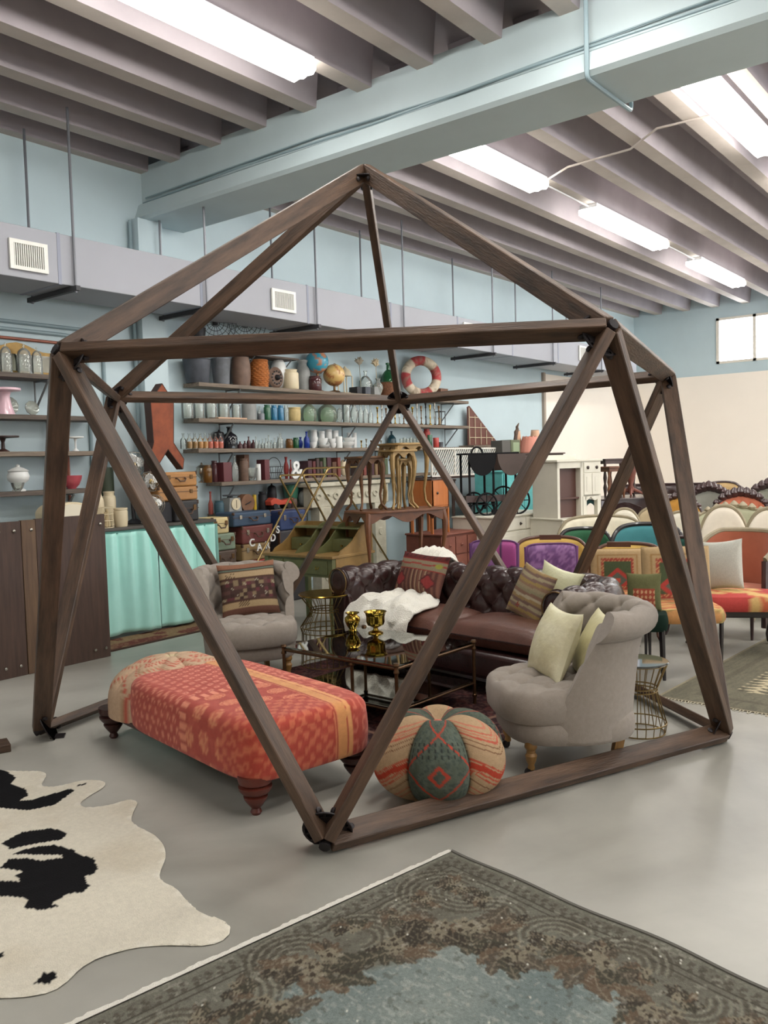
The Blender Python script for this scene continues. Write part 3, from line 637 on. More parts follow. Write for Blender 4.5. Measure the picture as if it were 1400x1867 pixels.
for sx in (-1,1):
    c=ob('seat_cushion',cushion_g(cw,SD-.28,.17),leather2,sofa,loc=(sx*cw/2,-.05,.385))
    loop=[]
    for k in range(48):
        a=2*pi*k/48; ca,sa=math.cos(a),math.sin(a); q=1/((abs(ca)**9+abs(sa)**9)**(1/9)); loop.append((cw/2*q*ca,(SD-.28)/2*q*sa,.0))
    ob('piping',tube(loop,.006,5,closed=True),leather,c)
for x in (-1,1):
    for y in (-1,1): ob('leg',lathe(turned(.125,.035),14,loc=(x*(SW/2-.16),y*(SD/2-.14),0)),darkw,sofa)
# fur throw: down the back, across the seat, over the front edge
fur=mat('white_shaggy_fur',(236,233,222),.95,bump=(110,1.0),noise=(14,.07),sheen=.5,spec=.05)
def throw():
    prof_=[(.56,.50,0),(.53,.62,0),(.465,.755,0),(.39,.80,0),(.30,.79,0),(.25,.73,0),(.225,.66,0),(.215,.55,0),(.195,.50,0),(.11,.495,1),(0,.505,1),(-.12,.505,1),(-.24,.502,1),(-.345,.485,1),(-.39,.43,1),(-.40,.36,1),(-.398,.28,1)]
    P=[]; n=70; N=len(prof_)
    import itertools
    pr=[]
    for a,b in zip(prof_,prof_[1:]):
        for k in range(5): t=k/5; pr.append(tuple(a[i]+(b[i]-a[i])*t for i in range(3)))
    pr.append(prof_[-1]); Pm=np.zeros((n,len(pr),3))
    for j,(y,z,f) in enumerate(pr):
        s=j/(len(pr)-1); half=.20+.14*min(1,max(0,(s-.48)*5)); cx=-.70+.13*min(1,max(0,(s-.48)*6))
        for i in range(n):
            u=i/(n-1)*2-1; x=cx+half*u*(1+.04*math.sin(s*17+u)); e=(1-abs(u)**5)
            fold=.028*math.sin(u*13+s*3)*(1-f*.5)+.018*math.sin(s*34+u*2)*f
            bul=e*(.016+1.25*abs(fold)); lump=.05*e*fbm(np.array([u*5+3.]),np.array([s*13.]),5)[0]
            if z>.6 and y>.5: dy,dz=.03*e+bul,0
            elif y>.3: dy,dz=0,bul+lump
            elif z>.5 and not f: dy,dz=-(bul+lump),0
            elif z<.45: dy,dz=-(bul+lump),0
            else: dy,dz=0,bul+lump
            Pm[i,j]=(x,y+dy,z+dz)
    return grid(Pm)
tg=throw(); to=ob('fur_throw',tg,fur,None,loc=sofa.location,rot=sofa.rotation_euler,label='white fluffy fur throw draped over the back and seat of the leather sofa',cat='throw')
sm=to.modifiers.new('thickness','SOLIDIFY'); sm.thickness=.015; sm.offset=-1
rzs=sofa.rotation_euler.z
pillow('pillow','rectangular red and brown kilim pillow resting on the white fur throw',.52,.33,.15,on(sofa,-.60,.07,.535),(math.radians(-22),math.radians(2),rzs-math.radians(3)),k2,weave)
pillow('pillow','striped tan and mustard pillow leaning at the arm of the leather sofa',.35,.36,.13,on(sofa,.44,.02,.475),(math.radians(-20),math.radians(14),rzs+math.radians(-16)),k3,weave)
pillow('pillow','pale cream pillow peeking out behind the striped one',.36,.35,.11,on(sofa,.58,.15,.49),(math.radians(-14),math.radians(12),rzs-math.radians(5)),flat((206,206,170)),silk,pinch=.14)
# ============================================================ coral bench ottoman
ot=thing('bench_ottoman','low coral paisley bench with a tufted striped end and turned reddish legs','bench',(0,0,0))
def otto():
    # corner pixels of the top at z .40; axes along the bench
    f=G(455,1345,.33); r=G(668,1272,.33)
    return f,r
ox=Vector((3.02,3.53,0)); oang=math.radians(79)      # long axis direction
ot.location=ox; ot.rotation_euler=(0,0,oang-pi/2)       # local +Y along the long axis (away to the left), front = -Y
OL,OW=1.74,.74
def ottocol(X,Y,top):
    c=np.zeros(X.shape+(3,))+np.array([172,68,54.]); n=fbm(X*30,Y*30,3); c=mixc(c,(n-.45)*1.2,(204,104,84))
    u=X; v=Y
    # small rows of buds toward the tufted end
    m=(v>-.12); gx=((u*19)%1-.5); gy=((v*15+.5*(np.floor(u*19)%2))%1-.5); bud=(np.hypot(gx*.9,gy*1.3-gx*.4)<.32)&(np.hypot(gx*.9,gy*1.3-gx*.4)>.12); c=mixc(c,m*bud*.75,(226,148,122))
    # big paisley medallions
    m=(v<=-.18)&(v>-.5); gx=((u*7.5+.2)%1-.5); gy=((v*7.0+.5*(np.floor(u*7.5+.2)%2))%1-.5); rr=np.hypot(gx*1.0,gy*1.35); c=mixc(c,m*(rr<.40)*.8,(224,150,110)); c=mixc(c,m*((np.abs(rr-.31)<.045)|((rr<.22)&(np.sin(gx*60+gy*40)>.3)))*.8,(192,90,70))
    c=mixc(c,(np.abs(v+.15)<.03)*(.5+.5*np.sign(np.sin(u*120))),(222,138,110))
    # yellow stripes that run the length
    for x0,w_,cc in ((.14,.028,(216,160,98)),(.185,.012,(226,170,108)),(.105,.009,(206,130,90))): c=mixc(c,(np.abs(u-x0)<w_)*.85,cc)
    c=mixc(c,(np.abs(np.abs(u-.16)-.055)<.004),(168,70,54)); m=(u<.1)&(v<-.5); c=mixc(c,m*(np.sin(u*90+4*n)*np.sin(v*90)>.1)*.5,(218,136,96))
    m=(u>.2)&(v<.3); gx=((u*12)%1-.5); gy=((v*9)%1-.5); rr=np.hypot(gx,gy); c=mixc(c,m*(np.abs(rr-.3)<.07)*.6,(222,136,112)); return c
def rb(w,l,z0,z1,nx,nl,rd,fn=None,pf=0):
    """rounded upholstered block; returns grid + XY arrays"""
    th=np.linspace(0,2*pi,nx,endpoint=False); P=[];XX=[];YY=[]
    prof=[(-.06,z0+.0),(-.008,z0)]+[(.006*math.sin(pi*k/11),z0+.012+(z1-rd-z0-.012)*k/11) for k in range(12)]+[(-rd+rd*math.cos(a),z1-rd+rd*math.sin(a)) for a in np.linspace(.15,pi/2,7)]
    ring=[]
    e=7
    def pt(t,o):
        c,s=math.cos(t),math.sin(t); q=1/((abs(c)**e+abs(s)**e)**(1/e)); return (w/2+o)*q*c,(l/2+o)*q*s
    # angle warp so samples are even round the oblong plan
    tt=[math.atan2(math.sin(t)*w,math.cos(t)*l) for t in th]
    for t in th:
        row=[]; 
        t2=math.atan2(math.sin(t),math.cos(t))
        for o,z in prof:
            x,y=pt(t2,o); row.append((x,y,z,0))
        for f in np.linspace(.96,0,nl):
            x,y=pt(t2,-rd); row.append((x*f,y*f,z1+.012*(1-f*f),f))
        P.append(row)
    P=np.array(P); return P
OLm=OL-.42; P=rb(OW,OLm,.17,.435,340,64,.06); P[...,1]-=.21; X=P[...,0]; Y=P[...,1]; 
dz=np.clip(.40-P[...,2],0,1); wx=np.abs(X/(OW/2)); wy=np.abs((Y+.21)/(OLm/2)); onx=(wx>=wy)
cx_=X+np.sign(X)*dz*onx; cy_=Y+.12+np.sign(Y+.21)*dz*(~onx)
Vc=ottocol(cx_,cy_,None)
ob('upholstery',grid(P[...,:3],cu=True),mat('coral_tapestry',(0,0,0),.85,attr=True,bump=(450,.35),noise=(60,.1),spec=.15,sheen=.2),ot,cols=Vc)
def endcap():
    n=84; m=50; Pm=np.zeros((n,m,3)); 
    for i in range(n):
        a=2*pi*i/n
        for j in range(m):
            f=j/(m-1); r=math.sin(f*pi/2); x=.375*r*math.cos(a); y=.33*r*math.sin(a); 
            k=math.cos(f*pi/2)**.55; b=abs(math.sin(a*4))
            z=.17+.31*k*(1)+.0; z-= .035*(1-b**.35)*math.sin(f*pi)**1.0*(1 if j else 0); z-=.035*math.exp(-(r/.09)**2)
            Pm[i,j]=(x,y,z)
    return Pm
Pe=endcap(); ax=np.arctan2(Pe[...,1]/.33,Pe[...,0]/.375); rr=np.hypot(Pe[...,0]/.375,Pe[...,1]/.33)
ce=np.zeros(rr.shape+(3,))+np.array([192,164,138.]); zz=np.abs(((ax/(2*pi)*8)%1)-.5)
for k,cc in ((0,(180,84,72)),(.05,(200,140,118)),(.09,(176,80,68)),(.22,(168,136,108)),(.27,(190,96,82)),(.5,(188,92,78)),(.55,(172,140,112))): ce=mixc(ce,(np.abs((rr+zz*.5)-(.5+k))<.014),cc)
ce=mixc(ce,(rr<.1),(198,182,150))
ob('tufted_end',grid(Pe,cu=True),mat('striped_tapestry',(0,0,0),.85,attr=True,bump=(450,.35),noise=(60,.12),spec=.15),ot,loc=(0,OL/2-.31,.0),cols=ce,label='tufted rounded end in beige and red stripes')
ob('button',lathe([(.028,0),(.026,.008),(0,.014)],14,loc=(0,OL/2-.31,.44)),mat('beige_button',(190,172,142),.8),ot)
redw=mat('mahogany_turned_wood',(96,44,34),.38,noise=(7,.3)); redd=mat('shaded_mahogany',(62,32,28),.4,noise=(7,.3))
lp=[(0,0),(.016,0),(.022,.012),(.016,.03),(.03,.05),(.044,.075),(.046,.085),(.036,.092),(.05,.10),(.062,.118),(.064,.132),(.05,.140),(.062,.148),(.066,.165),(.066,.185),(0,.185)]
for x in (-1,1):
    for y in (-1,1): ob('leg',lathe([(r*1.2,z) for r,z in lp],20,loc=(x*(OW/2-.085),y*(OL/2-.1)-.0,0)),redw if y<0 and x<0 else redd,ot)  # near leg in the lighter copy, shade put into the colour of the rest
ob('underframe',box(-OW/2+.03,OW/2-.03,-OL/2+.05,OL/2-.12,.150,.176),redd,ot,bev=.006)
# ============================================================ pouf
def poufg():
    n=264; m=120; P=np.zeros((n,m,3)); S=6
    for i in range(n):
        a=2*pi*i/n; lob=abs(math.sin(a*S/2))**.55
        for j in range(m):
            f=j/(m-1)*pi; st_=math.sin(f)**.8; r=.325*st_*(.82+.18*lob); z=.20-.20*math.copysign(abs(math.cos(f))**.85,math.cos(f))*-1 if False else .20+.20*math.copysign(abs(math.cos(f))**.9,math.cos(f))
            if f<pi/2: z-=.055*math.exp(-(st_/.25)**2); z-=.03*(1-lob)*math.sin(f)
            P[i,j]=(r*math.cos(a),r*math.sin(a),z)
    return P
Pp=poufg(); aa=np.arctan2(Pp[...,1],Pp[...,0])%(2*pi); seg=(aa/(2*pi)*6); sid=np.floor(seg).astype(int)%2; u=seg%1-.5; fv=np.linspace(0,1,Pp.shape[1])[None,:]+np.zeros(aa.shape)
beige=np.zeros(aa.shape+(3,))+np.array([178,150,118.]); q=fv+.35*np.abs(u)**1.2
for c0,w_,cc in ((.30,.008,(186,104,84)),(.33,.006,(186,120,96)),(.36,.01,(184,92,74)),(.40,.004,(120,84,62)),(.44,.004,(120,84,62)),(.58,.022,(176,66,48)),(.62,.008,(188,92,70)),(.65,.006,(184,84,64)),(.545,.006,(184,84,64)),(.70,.004,(120,84,62)),(.76,.005,(186,104,84)),(.80,.005,(186,104,84)),(.24,.012,(190,120,98))): beige=mixc(beige,np.abs(q-c0)<w_,cc)
teal=np.zeros(aa.shape+(3,))+np.array([84,92,80.]); nn_=fbm(u*16,fv*16,3); teal=mixc(teal,(nn_-.4)*2,(98,108,98)); teal=mixc(teal,((fbm(u*30,fv*60,8))>.6)*.5,(62,72,70))
dd=np.abs(((fv*2.2+.0)%1)-.5)*1.0; teal=mixc(teal,(np.abs(np.abs(u)-dd)<.022),(176,70,54)); teal=mixc(teal,(np.abs(np.abs(u)*1.0+np.abs(fv-.5)*2.2-.12)<.03),(176,70,54))
teal=mixc(teal,(fv<.42)&(fv>.28)&(np.abs(np.sin(u*34))>.86)&(np.abs(np.sin(fv*70))>.6),(50,54,52))
pc=np.where((sid==0)[...,None],teal,beige)
Pp[:,:,2]=np.maximum(Pp[:,:,2],0.002)
pouf=thing('pouf','round pumpkin-shaped pouf in beige, coral and grey-green tapestry panels','pouf',(3.24,2.275,0),math.radians(-145-30))
ob('cover',grid(Pp,cu=True),mat('tapestry_patchwork',(0,0,0),.88,attr=True,bump=(380,.5),noise=(70,.15),spec=.12),pouf,cols=pc)
ob('button',lathe([(.022,0),(.02,.008),(0,.012)],12,loc=(0,0,.345)),mat('coral_button',(196,104,84),.8),pouf)
# ============================================================ brass and glass coffee table with two vessels
brass=mat('aged_brass',(98,74,52),.35,.85,noise=(30,.2)); gold=mat('polished_brass',(172,142,62),.16,1.0,bump=(30,.04)); mirror=mat('smoked_mirror',(160,164,160),.04,1.0)
tl=G(537,1170,.42); tf_=G(722,1209,.42); tr=G(863,1166,.42)
ct=thing('coffee_table','two-tier brass coffee table with a reflective glass top beside the leather sofa','coffee table',(tf_.x,tf_.y,0),math.atan2(tr.y-tf_.y,tr.x-tf_.x))
TW=(tr-tf_).length; TL=(tl-tf_).length
cg=[(0,0),(TW,0),(TW,TL),(0,TL)]
legp=[(0,0),(.011,0),(.011,.05),(.016,.055),(.016,.065),(.011,.07),(.011,.355),(.017,.36),(.017,.37),(.012,.378),(.014,.40),(.02,.405),(.016,.418),(0,.42)]
for x,y in cg: ob('leg',lathe(legp,12,loc=(x,y,0)),brass,ct)
for y in (TL*.38,): ob('leg',lathe(legp[:-3]+[(.012,.395),(0,.395)],12,loc=(.012,y,0)),brass,ct); ob('leg',lathe(legp[:-3]+[(.012,.395),(0,.395)],12,loc=(TW-.012,y,0)),brass,ct)
for zz in (.385,.14):
    for (a,b) in zip(cg,cg[1:]+cg[:1]): 
        ob('rail',tube([(a[0],a[1],zz),(b[0],b[1],zz)],.010 if zz>.3 else .006,8),brass,ct)
gtop=glass('table_glass',(196,206,202),.05)
ob('glass_top',box(.0,TW,0,TL,.398,.406),mat('dark_reflective_glass',(118,122,116),.03,1.0),ct,smooth=False,label='dark reflective glass top') 
ob('lower_shelf',box(.01,TW-.01,.01,TL-.01,.147,.153),mirror,ct,smooth=False,label='mirrored lower shelf')
v1=on(ct,.30,.60,.4065); v1=G(643,1151,.4065); v2=G(685,1154,.4065)
vase=thing('brass_vase','small round-bellied brass vase on the glass coffee table','vase',v1,0,'brass vessels on the coffee table')
ob('body',lathe([(0,0),(.022,0),(.026,.01),(.02,.018),(.036,.05),(.046,.085),(.044,.105),(.03,.122),(.028,.128),(.04,.138),(.042,.142),(.036,.138),(.024,.126),(.03,.1),(0,.03)],28),gold,vase); vase.scale=(1.2,1.2,.92)
gob=thing('brass_goblet','wide footed brass goblet with a flared scalloped rim on the coffee table','vase',v2,0,'brass vessels on the coffee table')
ob('foot',lathe([(0,0),(.042,0),(.04,.008),(.016,.02),(.012,.035),(.02,.042),(0,.042)],28),gold,gob)
ob('bowl',lathe([(0,.04),(.02,.042),(.044,.056),(.050,.075),(.050,.11),(.056,.135),(.063,.145),(.058,.143),(.048,.12),(.044,.07),(0,.055)],48,lobes=12,amp=.02),gold,gob); gob.scale=(1.25,1.25,1.02)
# gold wire tables
wirem=mat('gold_wire',(150,128,84),.3,.9)
def wiredrum(label,loc,h,prof,n,top=None,topm=None,group='gold wire side tables'):
    t=thing('wire_side_table',label,'side table',loc,0,group)
    def rad(z):
        for (a,b) in zip(prof,prof[1:]):
            if a[1]<=z<=b[1]: return a[0]+(b[0]-a[0])*(z-a[1])/(b[1]-a[1])
        return prof[-1][0]
    g=[]
    for k in range(n):
        a=2*pi*k/n; ob('wire',tube([(r*math.cos(a),r*math.sin(a),z) for r,z in prof],.0028,5),wirem,t)
    for r,z in [prof[0],prof[-1]]+[p for p in prof[1:-1]]:
        ob('ring',tube([(r*math.cos(2*pi*k/36),r*math.sin(2*pi*k/36),z+.003) for k in range(36)],.0042,6,closed=True),wirem,t)
    if top: ob('top',lathe([(0,h),(top,h),(top+.006,h+.006),(top,h+.012),(0,h+.012)],40),topm,t)
    return t
p=G(575,1085,.50)
wiredrum('hourglass gold wire side table with a round top between slipper chair and sofa',(4.93,4.50,0),.55,[(.20,.004),(.19,.26),(.20,.30),(.12,.42),(.12,.44),(.195,.546)],26,.205,gold)
wiredrum('gold wire drum table half hidden behind the slipper chair with cream pillows',(4.62,1.86,0),.40,[(.14,.004),(.15,.06),(.10,.24),(.10,.26),(.155,.396)],20,.16,mat('smoked_glass_disc',(70,72,70),.05,0,spec=1,coat=1))
# ============================================================ shelves along the blue wall
plank=mat('weathered_shelf_plank',(92,80,70),.7,noise=(4,.4),stretch=(1,12,12),col2=(138,124,108))
plank2=mat('dark_shelf_plank',(66,58,54),.7,noise=(4,.4),stretch=(1,12,12),col2=(104,92,82))
brk=mat('grey_steel_bracket',(120,124,126),.5,.5)
SHF=7.2; SHY=7.33
shelves={}
def wallshelf(key,label,x0,x1,z,m=plank,dep=.262,br=()):
    t=thing('wall_shelf',label,'shelf',(x0,SHF,z),0,'plank shelves on the blue wall')
    ob('board',box(0,x1-x0,0,dep,-.042,0),m,t,bev=.003,seg=1)
    for bx in br:
        ob('bracket',J(tube([(bx,.02,-.05),(bx,dep-.01,-.30)],.010,6),tube([(bx,.02,-.048),(bx,dep,-.048)],.008,6),tube([(bx,dep-.008,-.04),(bx,dep-.008,-.33)],.008,6)),brk,t)
    shelves[key]=z
wallshelf('s1','topmost long shelf, carrying bins, globes and a life ring',6.02,11.3,2.47,br=(.6,2.6,4.9))
wallshelf('s2','second long shelf from the top, carrying blue jars and glass demijohns',6.0,11.3,2.09,br=(.5,2.6,5.0))
wallshelf('s3','third long shelf from the top, carrying white bowls and small bottles',5.98,11.3,1.765,br=(.5,2.5,3.3,5.0))
wallshelf('s4','fourth long shelf from the top, with a white ampersand',6.28,10.4,1.40,br=(.2,2.3,3.8))
wallshelf('s5','lowest long shelf, with a kitchen scale and red toy',6.28,8.15,1.05,br=(.2,1.6))
wallshelf('l1','dark shelf at the left edge holding glass bell jars and a gilt mirror',2.9,4.62,2.44,plank2,br=(1.4,))
wallshelf('l2','shelf at the left edge holding a pink cake stand',2.9,4.83,2.075,plank2,br=(1.5,))
wallshelf('l3','shelf at the left edge holding a brown and a white cake stand',2.9,4.83,1.75,br=(1.5,))
wallshelf('l4','shelf at the left edge holding a tureen and a rose-pink bowl',2.9,4.72,1.40,plank2,br=(1.6,))
CN=['wine red','brown','brick red','olive green','slate grey','tan','walnut brown','plum brown']; ORD=['first','second','third','fourth','fifth','sixth','seventh','eighth','ninth','tenth','eleventh','twelfth']
PR={
'bottle':[(0,0),(.9,0),(1,.02),(1,.52),(.85,.62),(.36,.74),(.32,.92),(.42,.94),(.42,1),(0,1)],
'slim':[(0,0),(.8,0),(.9,.03),(.9,.45),(.4,.62),(.3,.9),(.4,.93),(.4,1),(0,1)],
'jar':[(0,0),(.92,0),(1,.05),(1,.8),(.9,.86),(.78,.88),(.78,.95),(.84,.96),(.84,1),(0,1)],
'cyl':[(0,0),(.96,0),(1,.02),(1,.98),(.97,1),(.92,.99),(.92,.1),(0,.08)],
'crock':[(0,0),(.85,0),(.9,.04),(1,.4),(1,.8),(.92,.88),(1,.9),(1,1),(.9,1),(.85,.6),(0,.5)],
'bucket':[(0,0),(.78,0),(.8,.02),(.98,.95),(1.02,.97),(1,1),(.95,.98),(.78,.1),(0,.08)],
'barrel':[(0,0),(.85,0),(.96,.25),(1,.5),(.96,.75),(.86,1),(.8,1),(.8,.9),(0,.88)],
'bowl':[(0,0),(.4,0),(.42,.08),(.7,.3),(.92,.7),(1,1),(.96,1),(.85,.68),(.6,.32),(0,.16)],
'cup':[(0,0),(.5,0),(.6,.1),(.95,.5),(1,1),(.94,1),(.85,.5),(.5,.2),(0,.16)],
'vase':[(0,0),(.5,0),(.55,.04),(1,.4),(.9,.6),(.4,.8),(.45,.92),(.6,1),(.5,1),(.3,.85),(0,.8)],
'demi':[(0,0),(.8,0),(.95,.1),(1,.35),(.9,.58),(.5,.74),(.22,.8),(.2,.94),(.28,.95),(.28,1),(0,1)],
'cloche':[(0,0),(1.05,0),(1.05,.04),(.95,.05),(.95,.55),(.8,.75),(.4,.86),(.12,.88),(.1,.91),(.16,.95),(.1,1),(0,1)],
'stick':[(0,0),(1,0),(1,.04),(.35,.08),(.25,.3),(.45,.36),(.22,.42),(.25,.7),(.5,.76),(.3,.8),(.6,.92),(.6,1),(0,1)],
'cake':[(0,0),(.4,0),(.38,.05),(.12,.2),(.1,.6),(.2,.85),(.95,.9),(1,.92),(1,1),(0,.97)],
'cakew':[(0,0),(.62,0),(.58,.06),(.40,.4),(.32,.7),(.4,.86),(.95,.9),(1,.92),(1,1),(0,.97)],
'ball':[(0,0)]+[(math.sin(a),.5-.5*math.cos(a)) for a in [pi*k/14 for k in range(1,14)]]+[(0,1)],
'milk':[(0,0),(.95,0),(1,.03),(1,.6),(.9,.7),(.6,.8),(.58,.86),(.72,.92),(.72,.96),(0,1)],
'urn':[(0,0),(.6,0),(.6,.05),(.25,.12),(.3,.2),(.9,.4),(1,.55),(.85,.7),(.95,.75),(.5,.85),(.15,.9),(.2,.95),(0,1)],
'pot':[(0,0),(.6,0),(.9,.3),(1,.5),(.85,.8),(.7,.86),(.25,.9),(.15,.94),(.18,.98),(0,1)],
}
gclear=glass('clear_glass',(240,243,240),.2); ggreen=glass('green_glass',(60,130,84),.35); gblue=glass('cobalt_glass',(50,84,190),.4); gsea=glass('pale_green_glass',(196,212,190),.22)
gamber=glass('amber_glass',(150,104,50),.4); gwine=glass('dark_wine_glass',(96,56,60),.6); gdark=glass('black_glass',(40,40,46),.7)
white=mat('white_china',(226,228,226),.3,coat=.3); zinc=mat('galvanised_zinc',(124,128,134),.5,.4,noise=(10,.3)); dzinc=mat('dark_galvanised_zinc',(78,82,90),.55,.3,noise=(9,.35))
brownm=mat('brown_stoneware',(112,88,74),.6,noise=(12,.35)); greym=mat('grey_stoneware',(140,142,140),.55,noise=(10,.2)); creamc=mat('cream_stoneware',(216,202,170),.4,noise=(6,.1))
wick=mat('orange_wicker',(176,104,46),.7,noise=(30,.4),bump=(80,.8)); beigem=mat('buff_pottery',(196,174,120),.6,noise=(14,.2)); tealj=mat('teal_glazed',(40,112,150),.3,coat=.5); gren=mat('bottle_green_glaze',(34,92,62),.3,coat=.5)
silv=mat('tarnished_silver',(170,165,155),.25,.9); redp=mat('faded_red_paint',(150,52,48),.6,noise=(9,.3)); blk=mat('black_iron',(40,40,44),.5,.3); bronze=mat('bronze_fitting',(110,84,56),.35,.8)
def SI(name,label,cat,a,b,top,key,prof,m,group=None,Y=SHY,n=18,lid=None,base=None,cork=None,fill=None):
    """item on a shelf: a,b = left/right pixel, top = pixel of its top"""
    z0=shelves[key] if isinstance(key,str) else key
    pc=onY((a+b)/2,top,Y); s=mpp(pc); r=(b-a)/2*s; h=max(pc.z-z0,.02)
    p=[(q*r,zz*h) for q,zz in PR[prof]]
    ml=(pc.x,min(Y,WY-r-.01),z0)
    if lid or cork or fill:
        t=thing(name,label,cat,ml,0,group); ob('body',lathe(p,n),m,t)
        if lid: ob('lid',lathe([(0,h),(r*.9,h),(r*.92,h+.012),(r*.2,h+.02),(r*.15,h+.035),(0,h+.04)],n),lid,t)
        if cork: ob('cork',lathe([(0,h),(r*.34,h),(r*.4,h+.02),(0,h+.02)],8),cork,t)
        if fill: ob('contents',lathe([(0,.006),(r*.86,.006),(r*.95,.02),(r*.95,h*.46),(0,h*.48)],12),fill,t)
        return t
    return ob(name,lathe(p,n),m,None,loc=ml,label=label,cat=cat,group=group)
# -- shelf 1
SI('zinc_bin','wide dark galvanised bin at the left end of the top shelf','bin',333,384,655,'s1','bucket',dzinc)
SI('zinc_bucket','dented grey zinc bucket, second container on the top shelf','bucket',384,420,654,'s1','bucket',zinc)
SI('barrel','small brown wooden barrel on the top shelf','barrel',420,456,652,'s1','barrel',brownm)
p=onY(472,658,SHY); r=33/2*mpp(p); h=p.z-2.47; nr=14; na=96; P=np.zeros((na,nr*5,3))
for i in range(na):
    a=2*pi*i/na
    for j in range(nr*5):
        v=j/(nr*5-1); row=j//5; q=math.sin(pi*((j%5)+.5)/5); rr=r*(.86+.14*math.sin(pi*v))*(1+.05*q*math.sin(11*a+pi*(row%2)))+.008*q; P[i,j]=(rr*math.cos(a),rr*math.sin(a),h*v)
t=thing('wicker_basket','tall orange woven wicker basket on the top shelf','basket',(p.x,SHY,2.47)); ob('woven_side',grid(P,cu=True),wick,t); ob('rim',tube([(r*.9*math.cos(2*pi*k/30),r*.9*math.sin(2*pi*k/30),h) for k in range(30)],.012,6,closed=True),wick,t); ob('bottom',lathe([(0,0),(r*.85,0),(r*.85,.01),(0,.01)],20),wick,t)
g=[]
for k in range(7):
    pass
t=SI('glass_globe','white glass globe standing behind the ornate disc','globe',489,519,652,'s1','ball',white,Y=7.42); t.location.z+=.0
t=thing('disc_ornament','dark carved round disc with a boss standing on the top shelf','ornament',(onY(503,700,7.28).x,7.28,2.47)); r=.125
ob('disc',xf(lathe([(0,-.02),(.9*r,-.02),(r,0),(.8*r,.02),(.7*r,.012),(.3*r,.02),(0,.03)],28),(0,0,r),(pi/2,0,0)),brownm,t); ob('boss',xf(lathe([(.035,0),(.03,.03),(.012,.05),(0,.055)],14),(.0,-.02,r),(pi/2,0,0)),blk,t)
for k in range(12):
    a=2*pi*k/12; ob('stud',xf(lathe([(.012,0),(.01,.006),(0,.008)],6),(.6*r*math.cos(a),-.022,r+.6*r*math.sin(a)),(pi/2,0,0)),blk,t)
SI('crock','smooth cream cylindrical crock on the top shelf','crock',515,544,674,'s1','jar',creamc,Y=7.28)
SI('milk_can','worn grey milk can behind the cream crock','can',535,562,655,'s1','milk',greym,Y=7.42)
SI('jar','purple-brown glass jar with rounded shoulders under the blue globe','jar',562,586,686,'s1','jar',gwine,Y=7.27)
def globe(label,px,py,rpx,Y,colf,stand,z0):
    c=onY(px,py,Y); r=rpx*mpp(c); t=thing('globe',label,'globe',(c.x,Y,z0),0,'old globes on the top shelf'); n=40
    th=np.linspace(0,2*pi,n,endpoint=False)[:,None]; ph=np.linspace(0,pi,24)[None,:]; P=np.stack([r*np.cos(th)*np.sin(ph),r*np.sin(th)*np.sin(ph),(c.z-z0)-r*np.cos(ph)+0*th],-1)
    ob('ball',grid(P,cu=True),mat('globe_print',(0,0,0),.35,attr=True,coat=.3),t,cols=colf(np.cos(th)*np.sin(ph)*2.2+7,np.sin(th)*np.sin(ph)*2.2+np.cos(ph)*2.2+7))
    h=c.z-z0-r
    ob('base',lathe([(0,0),(r*.55,0),(r*.5,.012),(r*.12,.025),(r*.1,max(h,.03)),(0,max(h,.03))],18),stand,t)
    ob('meridian',tube([((r+.008)*math.cos(a),0,(c.z-z0)+(r+.008)*math.sin(a)) for a in np.linspace(-pi/2,pi/2,20)],.004,6),stand,t)
globe('old blue globe on a tall stand over the purple-brown jar',578,660,21,7.32,lambda x,y: mixc(np.zeros(x.shape+(3,))+np.array([64,158,184.]),(fbm(x,y,3)>.56),(190,130,96)),bronze,2.47)
globe('antique yellow globe on a small stand on the top shelf',609,684,20,7.25,lambda x,y: mixc(np.zeros(x.shape+(3,))+np.array([206,172,108.]),(fbm(x*1.3,y*1.3,5)>.54),(170,112,66)),bronze,2.47)
p=onY(630,715,7.38); t=thing('lantern','cream arched birdcage lantern beside the yellow globe','lantern',(p.x,7.38,2.47))
s=mpp(p); w_=23*s/2; h_=50*s
for x in (-1,1):
    for y in (-1,1): ob('post',box(x*w_-.006,x*w_+.006,y*w_*.6-.006,y*w_*.6+.006,0,h_*.65),creamc,t)
ob('base',box(-w_,w_,-w_*.7,w_*.7,0,.02),creamc,t); ob('roof',lathe([(w_*1.1,h_*.65),(w_*1.0,h_*.72),(w_*.8,h_*.86),(.02,h_*.95),(.012,h_),(0,h_)],16),creamc,t)
# boxes, demijohns, feathers
def shelfbox(name,label,cat,a,b,top,key,m,Y=SHY,dep=.14,group=None,bev=.004):
    z0=shelves[key] if isinstance(key,str) else key; c=onY((a+b)/2,top,Y); w=(b-a)*mpp(c)
    return ob(name,box(-w/2,w/2,-dep/2,dep/2,0,max(c.z-z0,.015)),m,None,loc=(c.x,Y,z0),label=label,cat=cat,group=group,bev=bev)
shelfbox('box','small black box under the feathers on the top shelf','box',641,655,706,'s1',blk,Y=7.28)
shelfbox('box','slate-grey carton in front of the bottles on the top shelf','box',656,671,706,'s1',dzinc,Y=7.27)
shelfbox('box','paler grey carton beside the slate one on the top shelf','box',672,689,706,'s1',greym,Y=7.27)
SI('demijohn','clear glass demijohn behind the grey cartons','bottle',652,678,676,'s1','demi',gclear,Y=7.40)
SI('demijohn','large green glass demijohn near the right of the top shelf','bottle',690,722,662,'s1','demi',ggreen,Y=7.38)
SI('basket','low brown rope basket around the green demijohn','basket',686,726,698,'s1','bucket',mat('brown_rope',(120,78,52),.8,noise=(40,.4),bump=(60,.8)),Y=7.30)
SI('vase','clear glass vase holding pampas plumes','vase',680,698,690,'s1','vase',gclear,Y=7.24)
